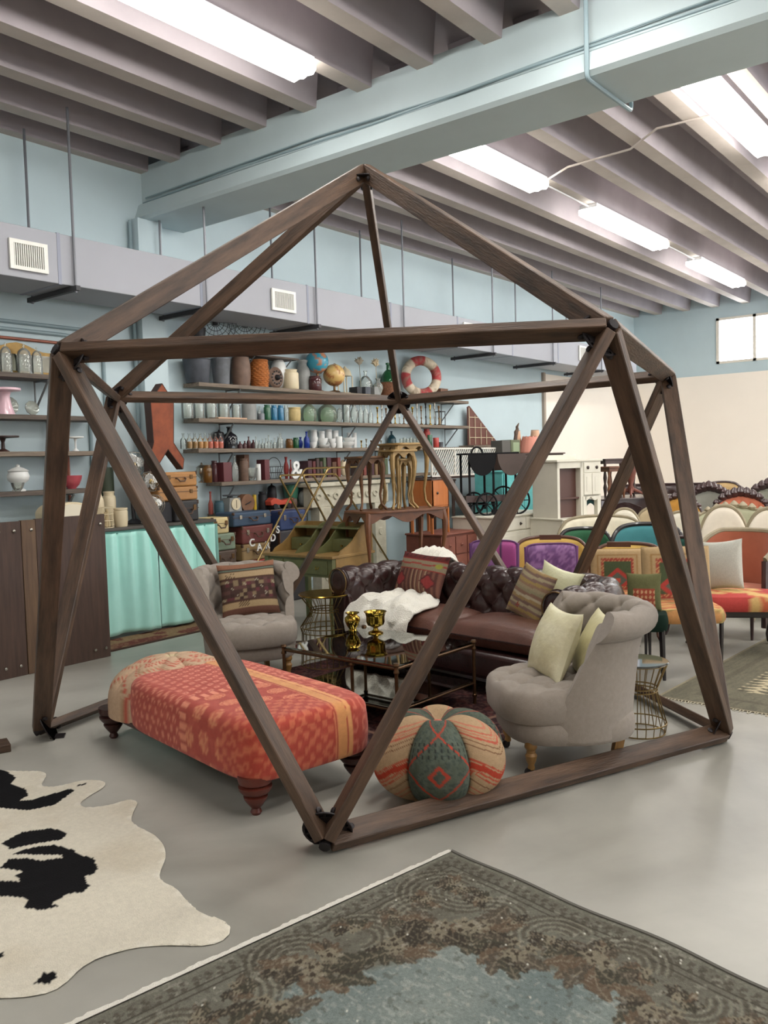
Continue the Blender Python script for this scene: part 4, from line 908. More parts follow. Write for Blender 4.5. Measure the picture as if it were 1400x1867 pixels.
def plume(label,px,py,m,hh):
    p=onY(px,py,7.30); g=[]; rs=random.Random(px)
    for k in range(46):
        a=rs.uniform(0,2*pi); b=rs.uniform(.2,1.1); L=rs.uniform(.06,.13); d=Vector((math.cos(a)*math.sin(b),math.sin(a)*math.sin(b)*.5,math.cos(b)))
        q=Vector((0,0,0)); g.append(tube([q,q+d*L*.6,q+d*L+Vector((0,0,-.02))],[.014,.016,.004],5))
    g.append(tube([(0,0,-.0),(0,-.02,2.50-p.z)],.004,5)); ob('pampas_plume',J(*g),m,None,loc=p,label=label,cat='dried flower',group='dried plumes on the top shelf')
plume('fluffy cream pampas plume on the top shelf',685,667,mat('cream_plume',(206,188,156),.95),.1)
plume('greyish pampas plume over the small black box',655,664,mat('grey_plume',(150,142,126),.95),.1)
# life ring
p=onY(768,690,7.27); s=mpp(p); n=72; m=16; R_,r_2=30*s,8.8*s; th=np.linspace(0,2*pi,n,endpoint=False)[:,None]; ph=np.linspace(0,2*pi,m,endpoint=False)[None,:]
P=np.stack([(R_+r_2*np.cos(ph))*np.cos(th),r_2*np.sin(ph)*.9+0*th,(R_+r_2*np.cos(ph))*np.sin(th)],-1)
cc=np.zeros(th.shape[:1]+(m,3))+np.array([206,192,170.]); tt=(th/(2*pi)*8+.3)%1+0*ph; seg_=np.floor(th/(2*pi)*8+.3).astype(int)+0*ph
cc=mixc(cc,(seg_%2==0)*1.0,(168,58,60)); cc=mixc(cc,(fbm(np.cos(th)*6+9+0*ph,np.sin(th)*6+ph,3)>.62)*.6,(150,130,110))
ob('life_ring',grid(P,cu=True,cv=True),mat('cracked_ring_paint',(0,0,0),.7,attr=True,noise=(20,.2)),None,loc=(p.x,7.27,2.47+R_+r_2),cols=cc,rot=(math.radians(-4),0,math.radians(-34)),label='worn red and white life ring leaning at the end of the top shelf',cat='life ring')
shelfbox('wooden_box','small brown wooden box at the right end of the top shelf','box',791,815,709,'s1',mat('brown_box_wood',(116,78,56),.6,noise=(9,.3)),Y=7.30)
SI('horn','small dark metal bell by the life ring','ornament',779,792,700,'s1','urn',blk,Y=7.25)
# wire fan cages standing on top of the bins
def cage(name,label,cx,cy,rpx,Y=7.36,tilt=0):
    p=onY(cx,cy,Y); r=rpx*mpp(p); t=thing(name,label,'wire cage',(p.x,Y,p.z),tilt-.85,'wire cages above the top shelf')
    for rr in (1,.8,.6,.4,.2): ob('ring',tube([(rr*r*math.cos(2*pi*k/32),-.07*math.sqrt(1-rr*rr*.98),rr*r*math.sin(2*pi*k/32)) for k in range(32)],.0035,5,closed=True),blk,t)
    ob('spokes',J(*[tube([(r*math.cos(a)*q,-.07*math.sqrt(max(0,1-q*q)),r*math.sin(a)*q) for q in (0,.5,.8,1)],.0025,4) for a in np.linspace(0,2*pi,18,endpoint=False)]),blk,t)
    ob('hub',lathe([(0,-.02),(.03,-.02),(.03,.02),(0,.02)],12),blk,t)
cage('fan_cage','round wire fan cage nearest the gap between the rafters, over the top shelf',448,592,36); cage('fan_cage','second round wire fan cage over the top shelf',392,590,38,7.33,.2); cage('fan_cage','faint third wire fan cage over the top shelf',540,606,34,7.38)
for a,b,c_ in ((400,630,'s'),):
    pass
t=thing('wire_rack_shelf','narrow dark rack shelf carrying the wire cages above the bins','shelf',(6.1,7.24,2.84)); ob('board',box(0,1.5,0,.25,-.02,0),plank2,t); 
for x in (.1,.8,1.4): ob('bracket',tube([(x,.02,-.02),(x,.25,-.2)],.008,6),brk,t)
for o in list(C.objects):
    if o.name.startswith('fan_cage'): 
        r=max(abs(v.co.z) for v in o.children[0].data.vertices); o.location.z=max(o.location.z,2.84+r+.004)
SI('enamel_bowl','dark enamel bowl upside beside the wire cages','bowl',345,375,598,2.842,'bowl',blk,Y=7.36)
# -- shelf 2
for i,(a,b,tp) in enumerate(((330,352,735),(352,372,732),(373,395,734),(396,418,732),(422,438,738))):
    SI('glass_cylinder',['tall clear glass cylinder at the left end of the second shelf','second tall clear glass cylinder on the second shelf','third tall clear glass cylinder on the second shelf','fourth tall clear glass cylinder on the second shelf','narrow clear glass jar before the grey crock'][i],'glass',a,b,tp,'s2','cyl',gclear,'glass cylinders on the second shelf')
ob('wooden_tray',box(0,.42,0,.16,0,.018),mat('pinkish_wood',(196,162,136),.6),None,loc=(onY(398,765,7.22).x,7.215,2.09),label='flat pinkish wooden tray on the second shelf',cat='tray',bev=.004)
SI('crock','straight grey stoneware crock on the second shelf','crock',440,467,737,'s2','cyl',greym)
SI('tin','short grey tin next to the grey crock','tin',470,482,754,'s2','cyl',zinc,Y=7.25); SI('bottle','small pale bottle behind the short tin','bottle',468,476,741,'s2','bottle',gclear,Y=7.4)
SI('green_jar','dark green glazed jar on the second shelf','jar',480,493,738,'s2','jar',gren); SI('teal_jar','left one of the two teal-blue jars on the second shelf','jar',493,505,739,'s2','jar',tealj,'teal jars'); SI('teal_jar','right one of the two teal-blue jars on the second shelf','jar',505,517,739,'s2','jar',tealj,'teal jars')
SI('bottle','milky bottle beside the teal jars','bottle',517,526,739,'s2','jar',gclear); SI('flower_pot','buff pottery pot with a thick rim on the second shelf','pot',524,548,743,'s2','crock',beigem)
SI('demijohn','pale green demijohn next to the buff pot','bottle',547,577,728,'s2','demi',gsea,Y=7.37); SI('demijohn','widest pale green demijohn on the second shelf','bottle',577,614,728,'s2','demi',gsea,Y=7.36)
for i,(a,b,tp,pn) in enumerate(((613,624,742,'pot'),(624,638,735,'cyl'),(637,653,735,'vase'),(652,662,737,'bottle'),(661,671,735,'bottle'),(670,680,737,'slim'))):
    SI('decanter',['low clear glass pot on the second shelf','clear straight glass tumbler vase on the second shelf','clear waisted glass carafe on the second shelf','clear decanter just right of the carafe','clear decanter with a wide neck on the second shelf','slim clear decanter before the candlesticks'][i],'glass',a,b,tp,'s2',pn,gclear,'clear decanters')
cs=[gold,silv,bronze,blk]
for i,x in enumerate(range(684,800,8)):
    SI('candlestick',['gilt','silver','bronze','black'][i%4]+' candlestick, number %s from the decanters along the second shelf'%(['one','two','three','four','five','six','seven','eight','nine','ten','eleven','twelve','thirteen','fourteen','fifteen'][i]),'candlestick',x,x+7,[742,738,744,736][i%4]-(4 if i>8 else 0),'s2','stick',cs[i%4],'candlesticks on the second shelf',Y=7.28+.1*(i%2),n=12)
p=onY(803,770,7.3); t=thing('metal_lantern','black framed glass lantern at the right end of the second shelf','lantern',(p.x,7.3,2.09)); 
for x in (-.05,.05):
    for y in (-.05,.05): ob('post',box(x-.004,x+.004,y-.004,y+.004,0,.2),blk,t)
ob('base',box(-.056,.056,-.056,.056,0,.012),blk,t); ob('roof',box(-.056,.056,-.056,.056,.2,.212),blk,t); ob('candle',lathe([(0,.012),(.02,.012),(.02,.11),(0,.11)],12),creamc,t)
# -- shelf 3
yel=mat('yellow_liquid',(214,150,40),.4); orr=mat('orange_liquid',(220,90,30),.4); olv=mat('olive_liquid',(176,128,40),.4)
for i,x in enumerate((328,339,349,359,368,377,387,396)):
    SI('filled_bottle',('pale empty','olive-filled','tan-filled','yellow-filled','amber-yellow filled','first orange-filled','second orange-filled','deepest orange-filled')[i]+' glass bottle in the row at the left of the third shelf','bottle',x,x+11,790,'s3','bottle',glass('thin_bottle_glass',(244,246,244),.05),'filled bottles on the third shelf',fill=(None,olv,olv,yel,yel,orr,orr,orr)[i],Y=7.27,n=12)
SI('dark_urn','large black bottle towering behind the filled bottles','bottle',404,432,778,'s3','bottle',gdark,Y=7.38); SI('dark_urn','black round-shouldered jug on the third shelf','jug',388,410,783,'s3','pot',blk,Y=7.42)
for i,(a,b,tp) in enumerate(((433,442,805),(442,450,804),(449,457,796),(457,466,802))): SI('brown_bottle',['squat','plain','tallest','widest'][i]+' dark brown little bottle on the third shelf','bottle',a,b,tp,'s3','bottle',gwine,'dark brown bottles',n=12)
for i,(a,tp) in enumerate(((463,796),(469,803),(475,800),(481,799),(486,793),(491,802),(497,798),(503,796))): SI('clear_bottle','%s small clear glass bottle from the brown bottles on the third shelf'%ORD[i],'bottle',a,a+7,tp,'s3','slim',gclear,'small clear bottles on the third shelf',Y=7.26+.05*(i%3),n=10)
SI('clear_bottle','stout clear bottle with a stopper at the end of the small bottle cluster','bottle',505,516,790,'s3','bottle',gclear,Y=7.25)
SI('amber_jar','amber glass jar on the third shelf','jar',520,534,800,'s3','jar',gamber); SI('amber_jar','dark green glass jar beside the amber jar','jar',533,545,798,'s3','jar',ggreen)
SI('blue_bottle','tall cobalt blue glass bottle on the third shelf','bottle',553,564,787,'s3','bottle',gblue,Y=7.27); SI('blue_bottle','short blue glass bottle behind the tall cobalt one','bottle',543,552,797,'s3','vase',gblue,Y=7.38)
wb_=[(564,578,806,'bowl'),(578,601,811,'bowl'),(601,613,808,'cup'),(615,647,806,'bowl'),(566,580,797,'cup'),(578,598,799,'bowl'),(598,612,800,'cup'),(612,624,796,'cyl'),(624,648,798,'bowl')]
wl=['small white bowl at the start of the white china','low white dish on the third shelf','little white cup between the dishes','widest shallow white bowl on the third shelf','white cup stacked over the small bowl','white bowl stacked over the low dish','white cup stacked over the little cup','white cylinder mug standing among the bowls','white bowl stacked over the widest bowl']
for (a,b,tp,pn),l in zip(wb_[:4],wl): SI('white_bowl',l,'bowl',a,b,tp,'s3',pn,white,'white china on the third shelf',Y=7.28)
tops={}
for (a,b,tp,pn),l,(a0,b0,tp0,_) in zip(wb_[4:],wl[4:],(wb_[0],wb_[1],wb_[2],wb_[2],wb_[3])):
    z=onY((a0+b0)/2,tp0,7.28).z
    SI('white_bowl',l,'bowl',a,b,tp,z-.012 if pn!='cyl' else 1.765,pn,white,'white china on the third shelf',Y=7.28)
for i,(a,b,tp) in enumerate(((566,578,784),(580,592,786),(592,605,783),(605,617,785),(632,640,789),(642,650,789))): SI('white_pitcher',['first','second','third','fourth','fifth, narrower,','last'][i]+' white pitcher in the back row of the third shelf','pitcher',a,b,tp,'s3','crock',white,'white pitchers at the back of the third shelf',Y=7.43,n=14)
for i,a in enumerate(range(655,700,9)): SI('small_cup',['silver','bronze','gilt','pewter','brass'][i]+' little goblet right of the white bowls on the third shelf','goblet',a,a+7,803-i%2*3,'s3','stick',cs[i%3],'little goblets',n=10)
for i,a in enumerate(range(728,768,6)): SI('crystal_glass','%s sparkling crystal glass in the row behind the gilded tables'%ORD[i],'glass',a,a+6,800-(i%2)*2,'s3','cup',gclear,'crystal glasses behind the gilded tables',n=10)
SI('blue_decanter','bluish glass decanter in shadow behind the crystal glasses','bottle',705,722,786,'s3','demi',glass('petrol_glass',(60,100,112),.4),Y=7.42)
SI('tin_lantern','round red tin on the third shelf near its right end','tin',771,784,782,'s3','jar',redp,Y=7.30); SI('red_tin','bright red cap-topped tin near the end of the third shelf','tin',789,800,798,'s3','cyl',mat('bright_red_enamel',(186,70,62),.4),Y=7.3); SI('green_tin','dark green tin beside the red tins','tin',777,788,793,'s3','cyl',gren,Y=7.26)
SI('zinc_pail','little grey pail at the end of the third shelf','pail',797,808,806,'s3','bucket',zinc,Y=7.3)
# brown tile rack leaning past the shelf end
t=thing('wire_crate','leaning rust-brown wooden rack with pale dividers past the shelf end','rack',(11.55,7.30,1.80)); 
ob('back_panel',prism([(0,0),(.95,0),(.05,.62),(0,.6)],.08,.1,'xz'),mat('rust_brown_wood',(104,62,52),.6),t)
for k in range(5): ob('divider',tube([(.02+.17*k,.07,.01),(.02+.17*k,.07,max(.05,.6-.68*(.02+.17*k)))],.006,4),creamc,t)
for k in range(3): ob('divider',tube([(.02,.07,.12+.16*k),(max(.1,.95-(.12+.16*k)*1.52),.07,.12+.16*k)],.006,4),creamc,t)
wallshelf('s6','short low shelf behind the lattice carrying the rust-brown rack',11.42,12.7,1.795,dep=.28,br=(.2,1.1))
# -- shelf 4
def ampers(txt,size,ext,m,name,label,cat,loc,rz=0,parent=None,rot=None,lab=True):
    cu=bpy.data.curves.new('t','FONT'); cu.body=txt; cu.size=size; cu.extrude=ext; cu.align_x='CENTER'; cu.offset=.002*size/.15
    o=bpy.data.objects.new('tmp',cu); C.objects.link(o); dg=bpy.context.evaluated_depsgraph_get(); dg.update(); me=bpy.data.meshes.new_from_object(o.evaluated_get(dg)); bpy.data.objects.remove(o); me.materials.clear(); me.materials.append(m)
    n=bpy.data.objects.new(name,me); C.objects.link(n); n.location=loc; n.rotation_euler=rot or (pi/2,0,rz)
    if parent: n.parent=parent
    if lab: n['label']=label; n['category']=cat
    return n
am=ampers('&',.30,.012,white,'ampersand_sign','white ampersand sign standing on the fourth shelf','sign',(onY(541,868,7.23).x,7.23,1.405))
bkc=[(96,44,46),(70,52,48),(120,60,52),(84,96,70),(60,60,66),(132,106,74),(92,62,44),(74,44,52)]
def books(x0,x1,key,tp,Y,lab,grp):
    x=x0; i=0; z0=shelves[key]
    while x<x1:
        w=random.uniform(6,10); ci=random.randrange(8); c=bkc[ci]; p=onY(x+w/2,tp+random.uniform(-4,5),Y); s=mpp(p); ww=w*s*1.15
        t=ob('book',box(-ww/2*.93,ww/2*.93,-.075,.075,0,max(.08,p.z-z0)),mat('book_cloth_%d_%d_%d'%c,c,.7,noise=(20,.2)),None,loc=(p.x,Y,z0),label='%s hardback, %s %s'%(CN[ci],ORD[i],lab),cat='book',group=grp,bev=.003)
        x+=w; i+=1
books(552,612,'s4',838,7.34,'in the book row beside the white ampersand','books right of the ampersand')
books(645,700,'s4',836,7.36,'in the shadowed row behind the gilded tables','books behind the gilded tables')
i4=[('pewter_vase','silver handled jug at the left of the fourth shelf','jug',356,378,843,'urn',silv),('brown_jar','brown glass jar on the fourth shelf','jar',368,386,848,'jar',gamber),('brown_jar','taller dark brown jar on the fourth shelf','jar',384,396,840,'jar',gwine),
('oil_lamp','clear glass oil lamp on the fourth shelf','lamp',420,434,832,'demi',gclear),('clay_pot','brown storage crock behind the glass bowl','crock',436,452,836,'jar',brownm),('glass_bowl','faceted clear glass bowl on the fourth shelf','bowl',446,470,853,'bowl',gclear),('striped_tin','narrow red and white tin on the fourth shelf','tin',466,475,846,'cyl',white),
('red_vase','bright red vase on the fourth shelf','vase',516,526,833,'vase',redp),('red_vase','second, slimmer red vase on the fourth shelf','vase',526,533,838,'slim',redp),('shell_ornament','pale round shell ornament behind the brass cart','ornament',618,633,838,'ball',creamc)]
for nm,l,c,a,b,tp,pn,m in i4: SI(nm,l,c,a,b,tp,'s4',pn,m,Y=7.27 if 'glass' in l or 'tin' in l else 7.36)
shelfbox('album','dark red leather album on the fourth shelf','album',397,417,843,'s4',mat('wine_leather',(96,44,50),.5)); shelfbox('album','large wine-red album behind the striped tin','album',473,485,838,'s4',mat('wine_leather',(96,44,50),.5)); shelfbox('wood_case','brown wooden clock case on the fourth shelf','case',436,448,829,'s4',mat('brown_box_wood',(116,78,56),.6),Y=7.43)
p=onY(500,862,7.35); t=thing('wire_basket','round dark wire basket with a hoop handle on the fourth shelf','basket',(p.x,7.35,1.40))
for rr,zz in ((.06,.01),(.10,.08),(.11,.15)): ob('hoop',tube([(rr*math.cos(2*pi*k/20),rr*math.sin(2*pi*k/20),zz) for k in range(20)],.004,5,closed=True),blk,t)
for k in range(10): a=2*pi*k/10; ob('wire',tube([(.06*math.cos(a),.06*math.sin(a),.01),(.11*math.cos(a),.11*math.sin(a),.15)],.003,4),blk,t)
ob('handle',tube(arc((0,.15),.11,0,180,14,'xz'),.004,5),blk,t)
# -- shelf 5
SI('red_bottle','tall brick-red bottle at the left of the lowest shelf','bottle',378,388,896,'s5','slim',mat('brick_red_clay',(140,66,56),.6)); SI('blue_can','short petrol-blue can on the lowest shelf','can',390,408,913,'s5','jar',mat('petrol_blue_tin',(54,84,96),.5),Y=7.27)
p=onY(422,925,7.27); t=thing('kitchen_scale','vintage kitchen scale with a round white dial on the lowest shelf','scale',(p.x,7.27,1.05)); s=mpp(p)
ob('body',prism([(-.1,0),(.1,0),(.075,.17),(-.075,.17)],-.07,.07,'xz'),greym,t,bev=.01); ob('dial',xf(lathe([(0,0),(.066,0),(.066,.012),(0,.014)],28),(0,-.07,.10),(pi/2,0,0)),creamc,t); ob('needle',xf(box(-.003,.003,-.045,.045,0,.003),(0,-.0855,.10),(pi/2,0,.6)),blk,t); ob('pan',lathe([(0,.19),(.09,.19),(.10,.2),(.09,.205),(0,.2)],24),zinc,t); ob('stem',lathe([(0,.17),(.02,.17),(.02,.19),(0,.19)],10),zinc,t)
p=onY(447,925,7.3); t=thing('round_box','round brown wooden box stood on edge on the lowest shelf','box',(p.x,7.3,1.05)); r=.1; ob('drum',xf(lathe([(0,-.05),(r,-.05),(r,.05),(0,.05)],30),(0,0,r),(pi/2,0,0)),mat('round_box_wood',(128,90,64),.6,noise=(12,.3)),t); ob('handle',tube([(-.04,-.055,r-.015),(0,-.065,r),(.04,-.055,r+.015)],.006,6),blk,t)
SI('yellow_torch','small black torch with a yellow cap on the lowest shelf','torch',460,467,902,'s5','cyl',mat('yellow_cap',(200,164,40),.5)); SI('grey_canister','dark canister on the lowest shelf','canister',470,486,896,'s5','jar',blk,Y=7.38)
p=onY(508,910,7.28); t=thing('toy_car','red metal toy carriage with small wheels on the lowest shelf','toy',(p.x,7.28,1.05)); ob('chassis',prism([(-.17,.05),(.16,.05),(.2,.12),(.02,.1),(-.12,.14),(-.18,.1)],-.05,.05,'xz'),mat('toy_red',(190,74,54),.4),t,bev=.006)
for x in (-.11,.11): ob('wheel',xf(lathe([(0,-.065),(.034,-.065),(.034,.065),(0,.065)],16),(x,0,.034),(pi/2,0,0)),blk,t)
SI('green_bowl','sea-green enamel colander at the back of the lowest shelf','bowl',515,545,884,'s5','bowl',mat('sea_green_enamel',(66,128,104),.4),Y=7.38); SI('dark_kettle','black kettle on the lowest shelf','kettle',486,504,880,'s5','pot',blk,Y=7.4); SI('wire_ball','pale grey woven ball at the right of the lowest shelf','ball',543,562,893,'s5','ball',greym,Y=7.3); SI('brown_pot','small brown iron pot on the lowest shelf','pot',526,542,906,'s5','pot',brownm,Y=7.28)
# -- left shelves
mirg=mat('gilt_mirror_frame',(120,96,54),.35,.7,noise=(12,.3))
p=onY(30,683,7.42); t=thing('gilt_mirror','scroll-topped gilt mirror leaning behind the glass bell jars','mirror',(p.x,7.42,2.44))
pl=[(-.5,0),(.48,0),(.5,.19)]+[(.5-1.0*k/16,.20+.07*math.sin(pi*k/16)+.025*math.cos(k*.8)) for k in range(1,16)]+[(-.5,.19)]
ob('frame',prism(pl,-.02,.02,'xz'),mirg,t); ob('glass',box(-.4,.4,-.024,-.02,.04,.19),mirror,t)
for i,(a,b,tp) in enumerate(((-2,20,625),(29,56,628),(56,76,633))): SI('bell_jar',['clear glass bell jar cut by the left edge','tall clear glass bell jar in front of the gilt mirror','glass bell jar tucked behind the dome leg'][i],'bell jar',a,b,tp,'l1','cloche',gclear,'glass bell jars',Y=7.28)
SI('cake_stand','pale pink glass cake stand at the left edge','cake stand',-22,36,708,'l2','cakew',mat('pink_milk_glass',(222,186,198),.3,coat=.4),Y=7.32)
for i,(cx,r) in enumerate(((18,16),(58,13))):
    p=onY(cx,735,7.36); rr=r*mpp(p); ob('glass_plate',xf(lathe([(0,0),(rr*.6,.004),(rr,.016),(rr*1.02,.02),(rr,.024),(rr*.6,.010),(0,.006)],32,lobes=10,amp=.03),(0,0,rr*1.04),(math.radians(80),0,0)),glass('pressed_glass',(200,204,196),.35),None,loc=(p.x,7.38,2.077),label=['pressed glass plate stood on edge behind the pink cake stand','scalloped amber-tinted glass plate stood on edge on the pink cake stand shelf'][i],cat='plate')
SI('cake_stand','dark wooden cake stand on the third left-edge shelf','cake stand',-24,33,795,'l3','cake',darkw,Y=7.3); SI('cake_stand','white china cake stand with a thin plate on the third left-edge shelf','cake stand',122,152,796,'l3','cake',white,Y=7.3)
SI('tureen','white china tureen on a slim pedestal on the lowest left-edge shelf','tureen',12,52,846,'l4','urn',white,Y=7.3); SI('glass_stand','clear glass dish under the tureen shelf light','dish',20,44,880,'l4','bowl',gclear,Y=7.23)
SI('pink_bowl','rose-pink enamel bowl on the lowest left-edge shelf','bowl',111,149,867,'l4','bowl',mat('rose_enamel',(176,78,88),.35,coat=.4),Y=7.30)
# ============================================================ aqua curtained counter
cx0,cx1=4.42,onY(390,960,6.89).x; CFY=6.89; cz=1.03
t=thing('counter','long dark-topped counter skirted with an aqua curtain','counter',(cx0,CFY,0))
CW=cx1-cx0
aq=mat('aqua_cotton',(172,228,218),.85,noise=(3,.06),bump=(300,.15),sheen=.2)
ob('top',box(-.02,CW+.02,-.02,.58,cz-.03,cz),mat('dark_counter_top',(74,70,64),.45,noise=(4,.2)),t,bev=.004)
ob('front_rail',box(0,CW,.0,.02,cz-.06,cz-.03),mat('aqua_paint',(100,160,148),.6),t)
for x in (0.02,CW-.06):
    for y in (.03,.53): ob('leg',box(x,x+.04,y,y+.04,0,cz-.03),plank2,t)
def curt(x0,x1,seed,z0,hang):
    n=int((x1-x0)/.006); m=24; P=np.zeros((n,m,3)); rs=np.random.RandomState(seed); ph=rs.uniform(0,6,3)
    for i in range(n):
        x=x0+(x1-x0)*i/(n-1)
        for j in range(m):
            v=j/(m-1); k=v; f=.030*math.sin(x*38+ph[0]+.6*math.sin(x*9))*(1-.55*v)+.042*math.sin(x*11+ph[1])*(.2+.8*v)+.008*math.sin(x*90+ph[2])*(1-v)**2
            P[i,j]=(x+.02*math.sin(x*11+ph[1])*v,-.03+f*.9-.02*v,cz-.05-(cz-.05-z0-hang*math.sin((x-x0)/(x1-x0)*3))*v)
    return grid(P)
for (a,b,s,h) in ((0,.72*CW/1.5,1,.01),(.735*CW/1.5,1.22*CW/1.5,2,.0),(1.23*CW/1.5,CW,5,.01)):
    c=ob('curtain',curt(a,b,s,.03,h),aq,t); q=c.modifiers.new('thickness','SOLIDIFY'); q.thickness=.004
t2=ob('side_curtain',xf(curt(0,.56,9,.03,0),(CW+.02,.0,0),(0,0,pi/2)),aq,t)
shelves['c']=cz
# fans
fanm=mat('silver_fan_blade',(206,208,206),.3,.4)
def fan(label,px,py,rpx,Y,body,nb=4,tilt=0,zb=cz):
    c=onY(px,py,Y); r=rpx*mpp(c); h=c.z-zb; t=thing('desk_fan',label,'fan',(c.x,Y,zb),tilt,'vintage desk fans on the counter')
    ob('base',lathe([(0,0),(.085,0),(.088,.012),(.06,.03),(.025,.05),(0,.05)],20),body,t); ob('stem',tube([(0,0,.04),(0,.03,h*.6),(0,.04,h)],[.02,.014,.018],10),body,t)
    ob('motor',xf(lathe([(0,-.04),(.035,-.035),(.045,0),(.04,.05),(0,.06)],16),(0,.045,h),(pi/2,0,0)),body,t)
    for k in range(nb):
        a=2*pi*k/nb+.5; n=10; P=np.zeros((n,n,3))
        for i in range(n):
            for j in range(n):
                q=i/(n-1); wv=(j/(n-1)-.5)*(.25+1.15*math.sin(pi*min(1,.12+q*.80)))*r*.62; rr=r*(.12+.74*q); P[i,j]=(rr*math.cos(a)-wv*math.sin(a),-.045+wv*.35,rr*math.sin(a)+wv*math.cos(a))
        b=ob('blade',xf(grid(P),(0,0,h)),fanm,t); b.modifiers.new('th','SOLIDIFY').thickness=.002
    ob('hub',xf(lathe([(0,0),(.028,0),(.024,.02),(0,.026)],14),(0,-.04,h),(pi/2,0,0)),gold,t)
    for rr,yy in ((1,-.04),(.97,-.075),(.6,-.088),(.25,-.09),(1,.0)): ob('guard_ring',tube([(rr*r*math.cos(2*pi*k/30),yy,h+rr*r*math.sin(2*pi*k/30)) for k in range(30)],.0026,5,closed=True),silv,t)
    ob('guard_wires',J(*[tube([(r*q*math.cos(a),y_,h+r*q*math.sin(a)) for q,y_ in ((.1,-.09),(.6,-.088),(.97,-.075),(1,-.04),(1,0))],.0016,4) for a in np.linspace(0,2*pi,16,endpoint=False)]),silv,t)
fan('tallest silver desk fan with a black stem on the counter',240,848,24,7.18,blk,4)
fan('middle desk fan with white blades and a brass hub on the counter',270,878,18,7.05,greym,4,zb=cz)
fan('small low desk fan with four grey blades on the counter',277,920,18,6.98,dzinc,4)
# bread bin, white vases and wire basket
p=onY(115,915,7.1); t=thing('bread_bin','cream arched enamel bread bin behind the dark timber panel','bin',(p.x,7.1,cz-.0)); 
tb=[(-.2,0),(.2,0),(.2,.16)]+[(.2*math.cos(a),.16+.10*math.sin(a)) for a in np.linspace(.1,pi-.1,14)]+[(-.2,.16)]
ob('body',prism(tb,-.14,.14,'xz'),creamc,t,bev=.01); ob('door',prism([(x*.75,z*.85+.02) for x,z in tb],-.15,-.14,'xz'),mat('ivory_enamel',(222,214,192),.4),t)
SI('cream_vase','cream vase with a dark mouth tipped on the counter','vase',168,188,888,'c','milk',creamc,Y=7.15); SI('cream_vase','round cream jar leaning over the wire basket','jar',186,210,896,'c','jar',creamc,Y=7.25); SI('cream_vase','plump ribbed cream vase beside the wire basket','vase',207,232,926,'c','crock',creamc,Y=6.98)
p=onY(190,955,6.98); t=thing('wire_basket','cream wire basket full of driftwood pieces on the counter','basket',(p.x,6.99,cz)); w_=.09
for zz in (.005,.07,.13,.19): ob('hoop',tube([(w_*math.cos(2*pi*k/20),w_*math.sin(2*pi*k/20),zz) for k in range(20)],.004,5,closed=True),creamc,t)
for k in range(12): a=2*pi*k/12; ob('wire',tube([(w_*math.cos(a),w_*math.sin(a),.005),(w_*math.cos(a),w_*math.sin(a),.19)],.003,4),creamc,t)
for k in range(7): a=k*.9; ob('driftwood',tube([(.05*math.cos(a),.05*math.sin(a),.01),(.04*math.cos(a+1),.04*math.sin(a+1),.10+.012*k)],[.018,.012],6),mat('driftwood',(190,170,132),.8,noise=(20,.2)),t)
SI('green_case','tall dark green box standing against the wall behind the fans','box',180,206,852,'c','cyl',mat('moss_green_tin',(50,60,44),.6),Y=7.36)
# rusty arrow
rust=mat('rusty_sheet_metal',(122,66,48),.75,.2,noise=(7,.35),col2=(158,86,56)); rusd=mat('dark_rust_edge',(70,52,48),.8)
AP=[(277,737),(298,704),(319,737),(319,812),(338,842),(336,860),(309,824),(283,866),(277,866),(277,832),(283,812)]
pts=[onY(x,y,7.0) for x,y in AP]; cxx=sum(p.x for p in pts)/len(pts); mz=min(p.z for p in pts)
t=thing('arrow_sign','large rusty metal arrow sign standing behind the tan suitcases','sign',(cxx,7.0,mz-.0))
poly=[(p.x-cxx,p.z-mz) for p in pts]; ob('face',prism(poly,0,.008,'xz'),rust,t,smooth=False)
g=[]
for i in range(len(poly)):
    a=poly[i]; b=poly[(i+1)%len(poly)]; d=Vector((b[0]-a[0],b[1]-a[1])).normalized(); nn=Vector((-d.y,d.x))*.004
    g=J(([(a[0]-nn.x,0,a[1]-nn.y),(b[0]-nn.x,0,b[1]-nn.y),(b[0]+nn.x,0,b[1]+nn.y),(a[0]+nn.x,0,a[1]+nn.y),(a[0]-nn.x,.10,a[1]-nn.y),(b[0]-nn.x,.10,b[1]-nn.y),(b[0]+nn.x,.10,b[1]+nn.y),(a[0]+nn.x,.10,a[1]+nn.y)],[(0,1,2,3),(7,6,5,4),(0,4,5,1),(1,5,6,2),(2,6,7,3),(3,7,4,0)]))
    ob('rim_strip',g,rusd,t,smooth=False)
arrow=t
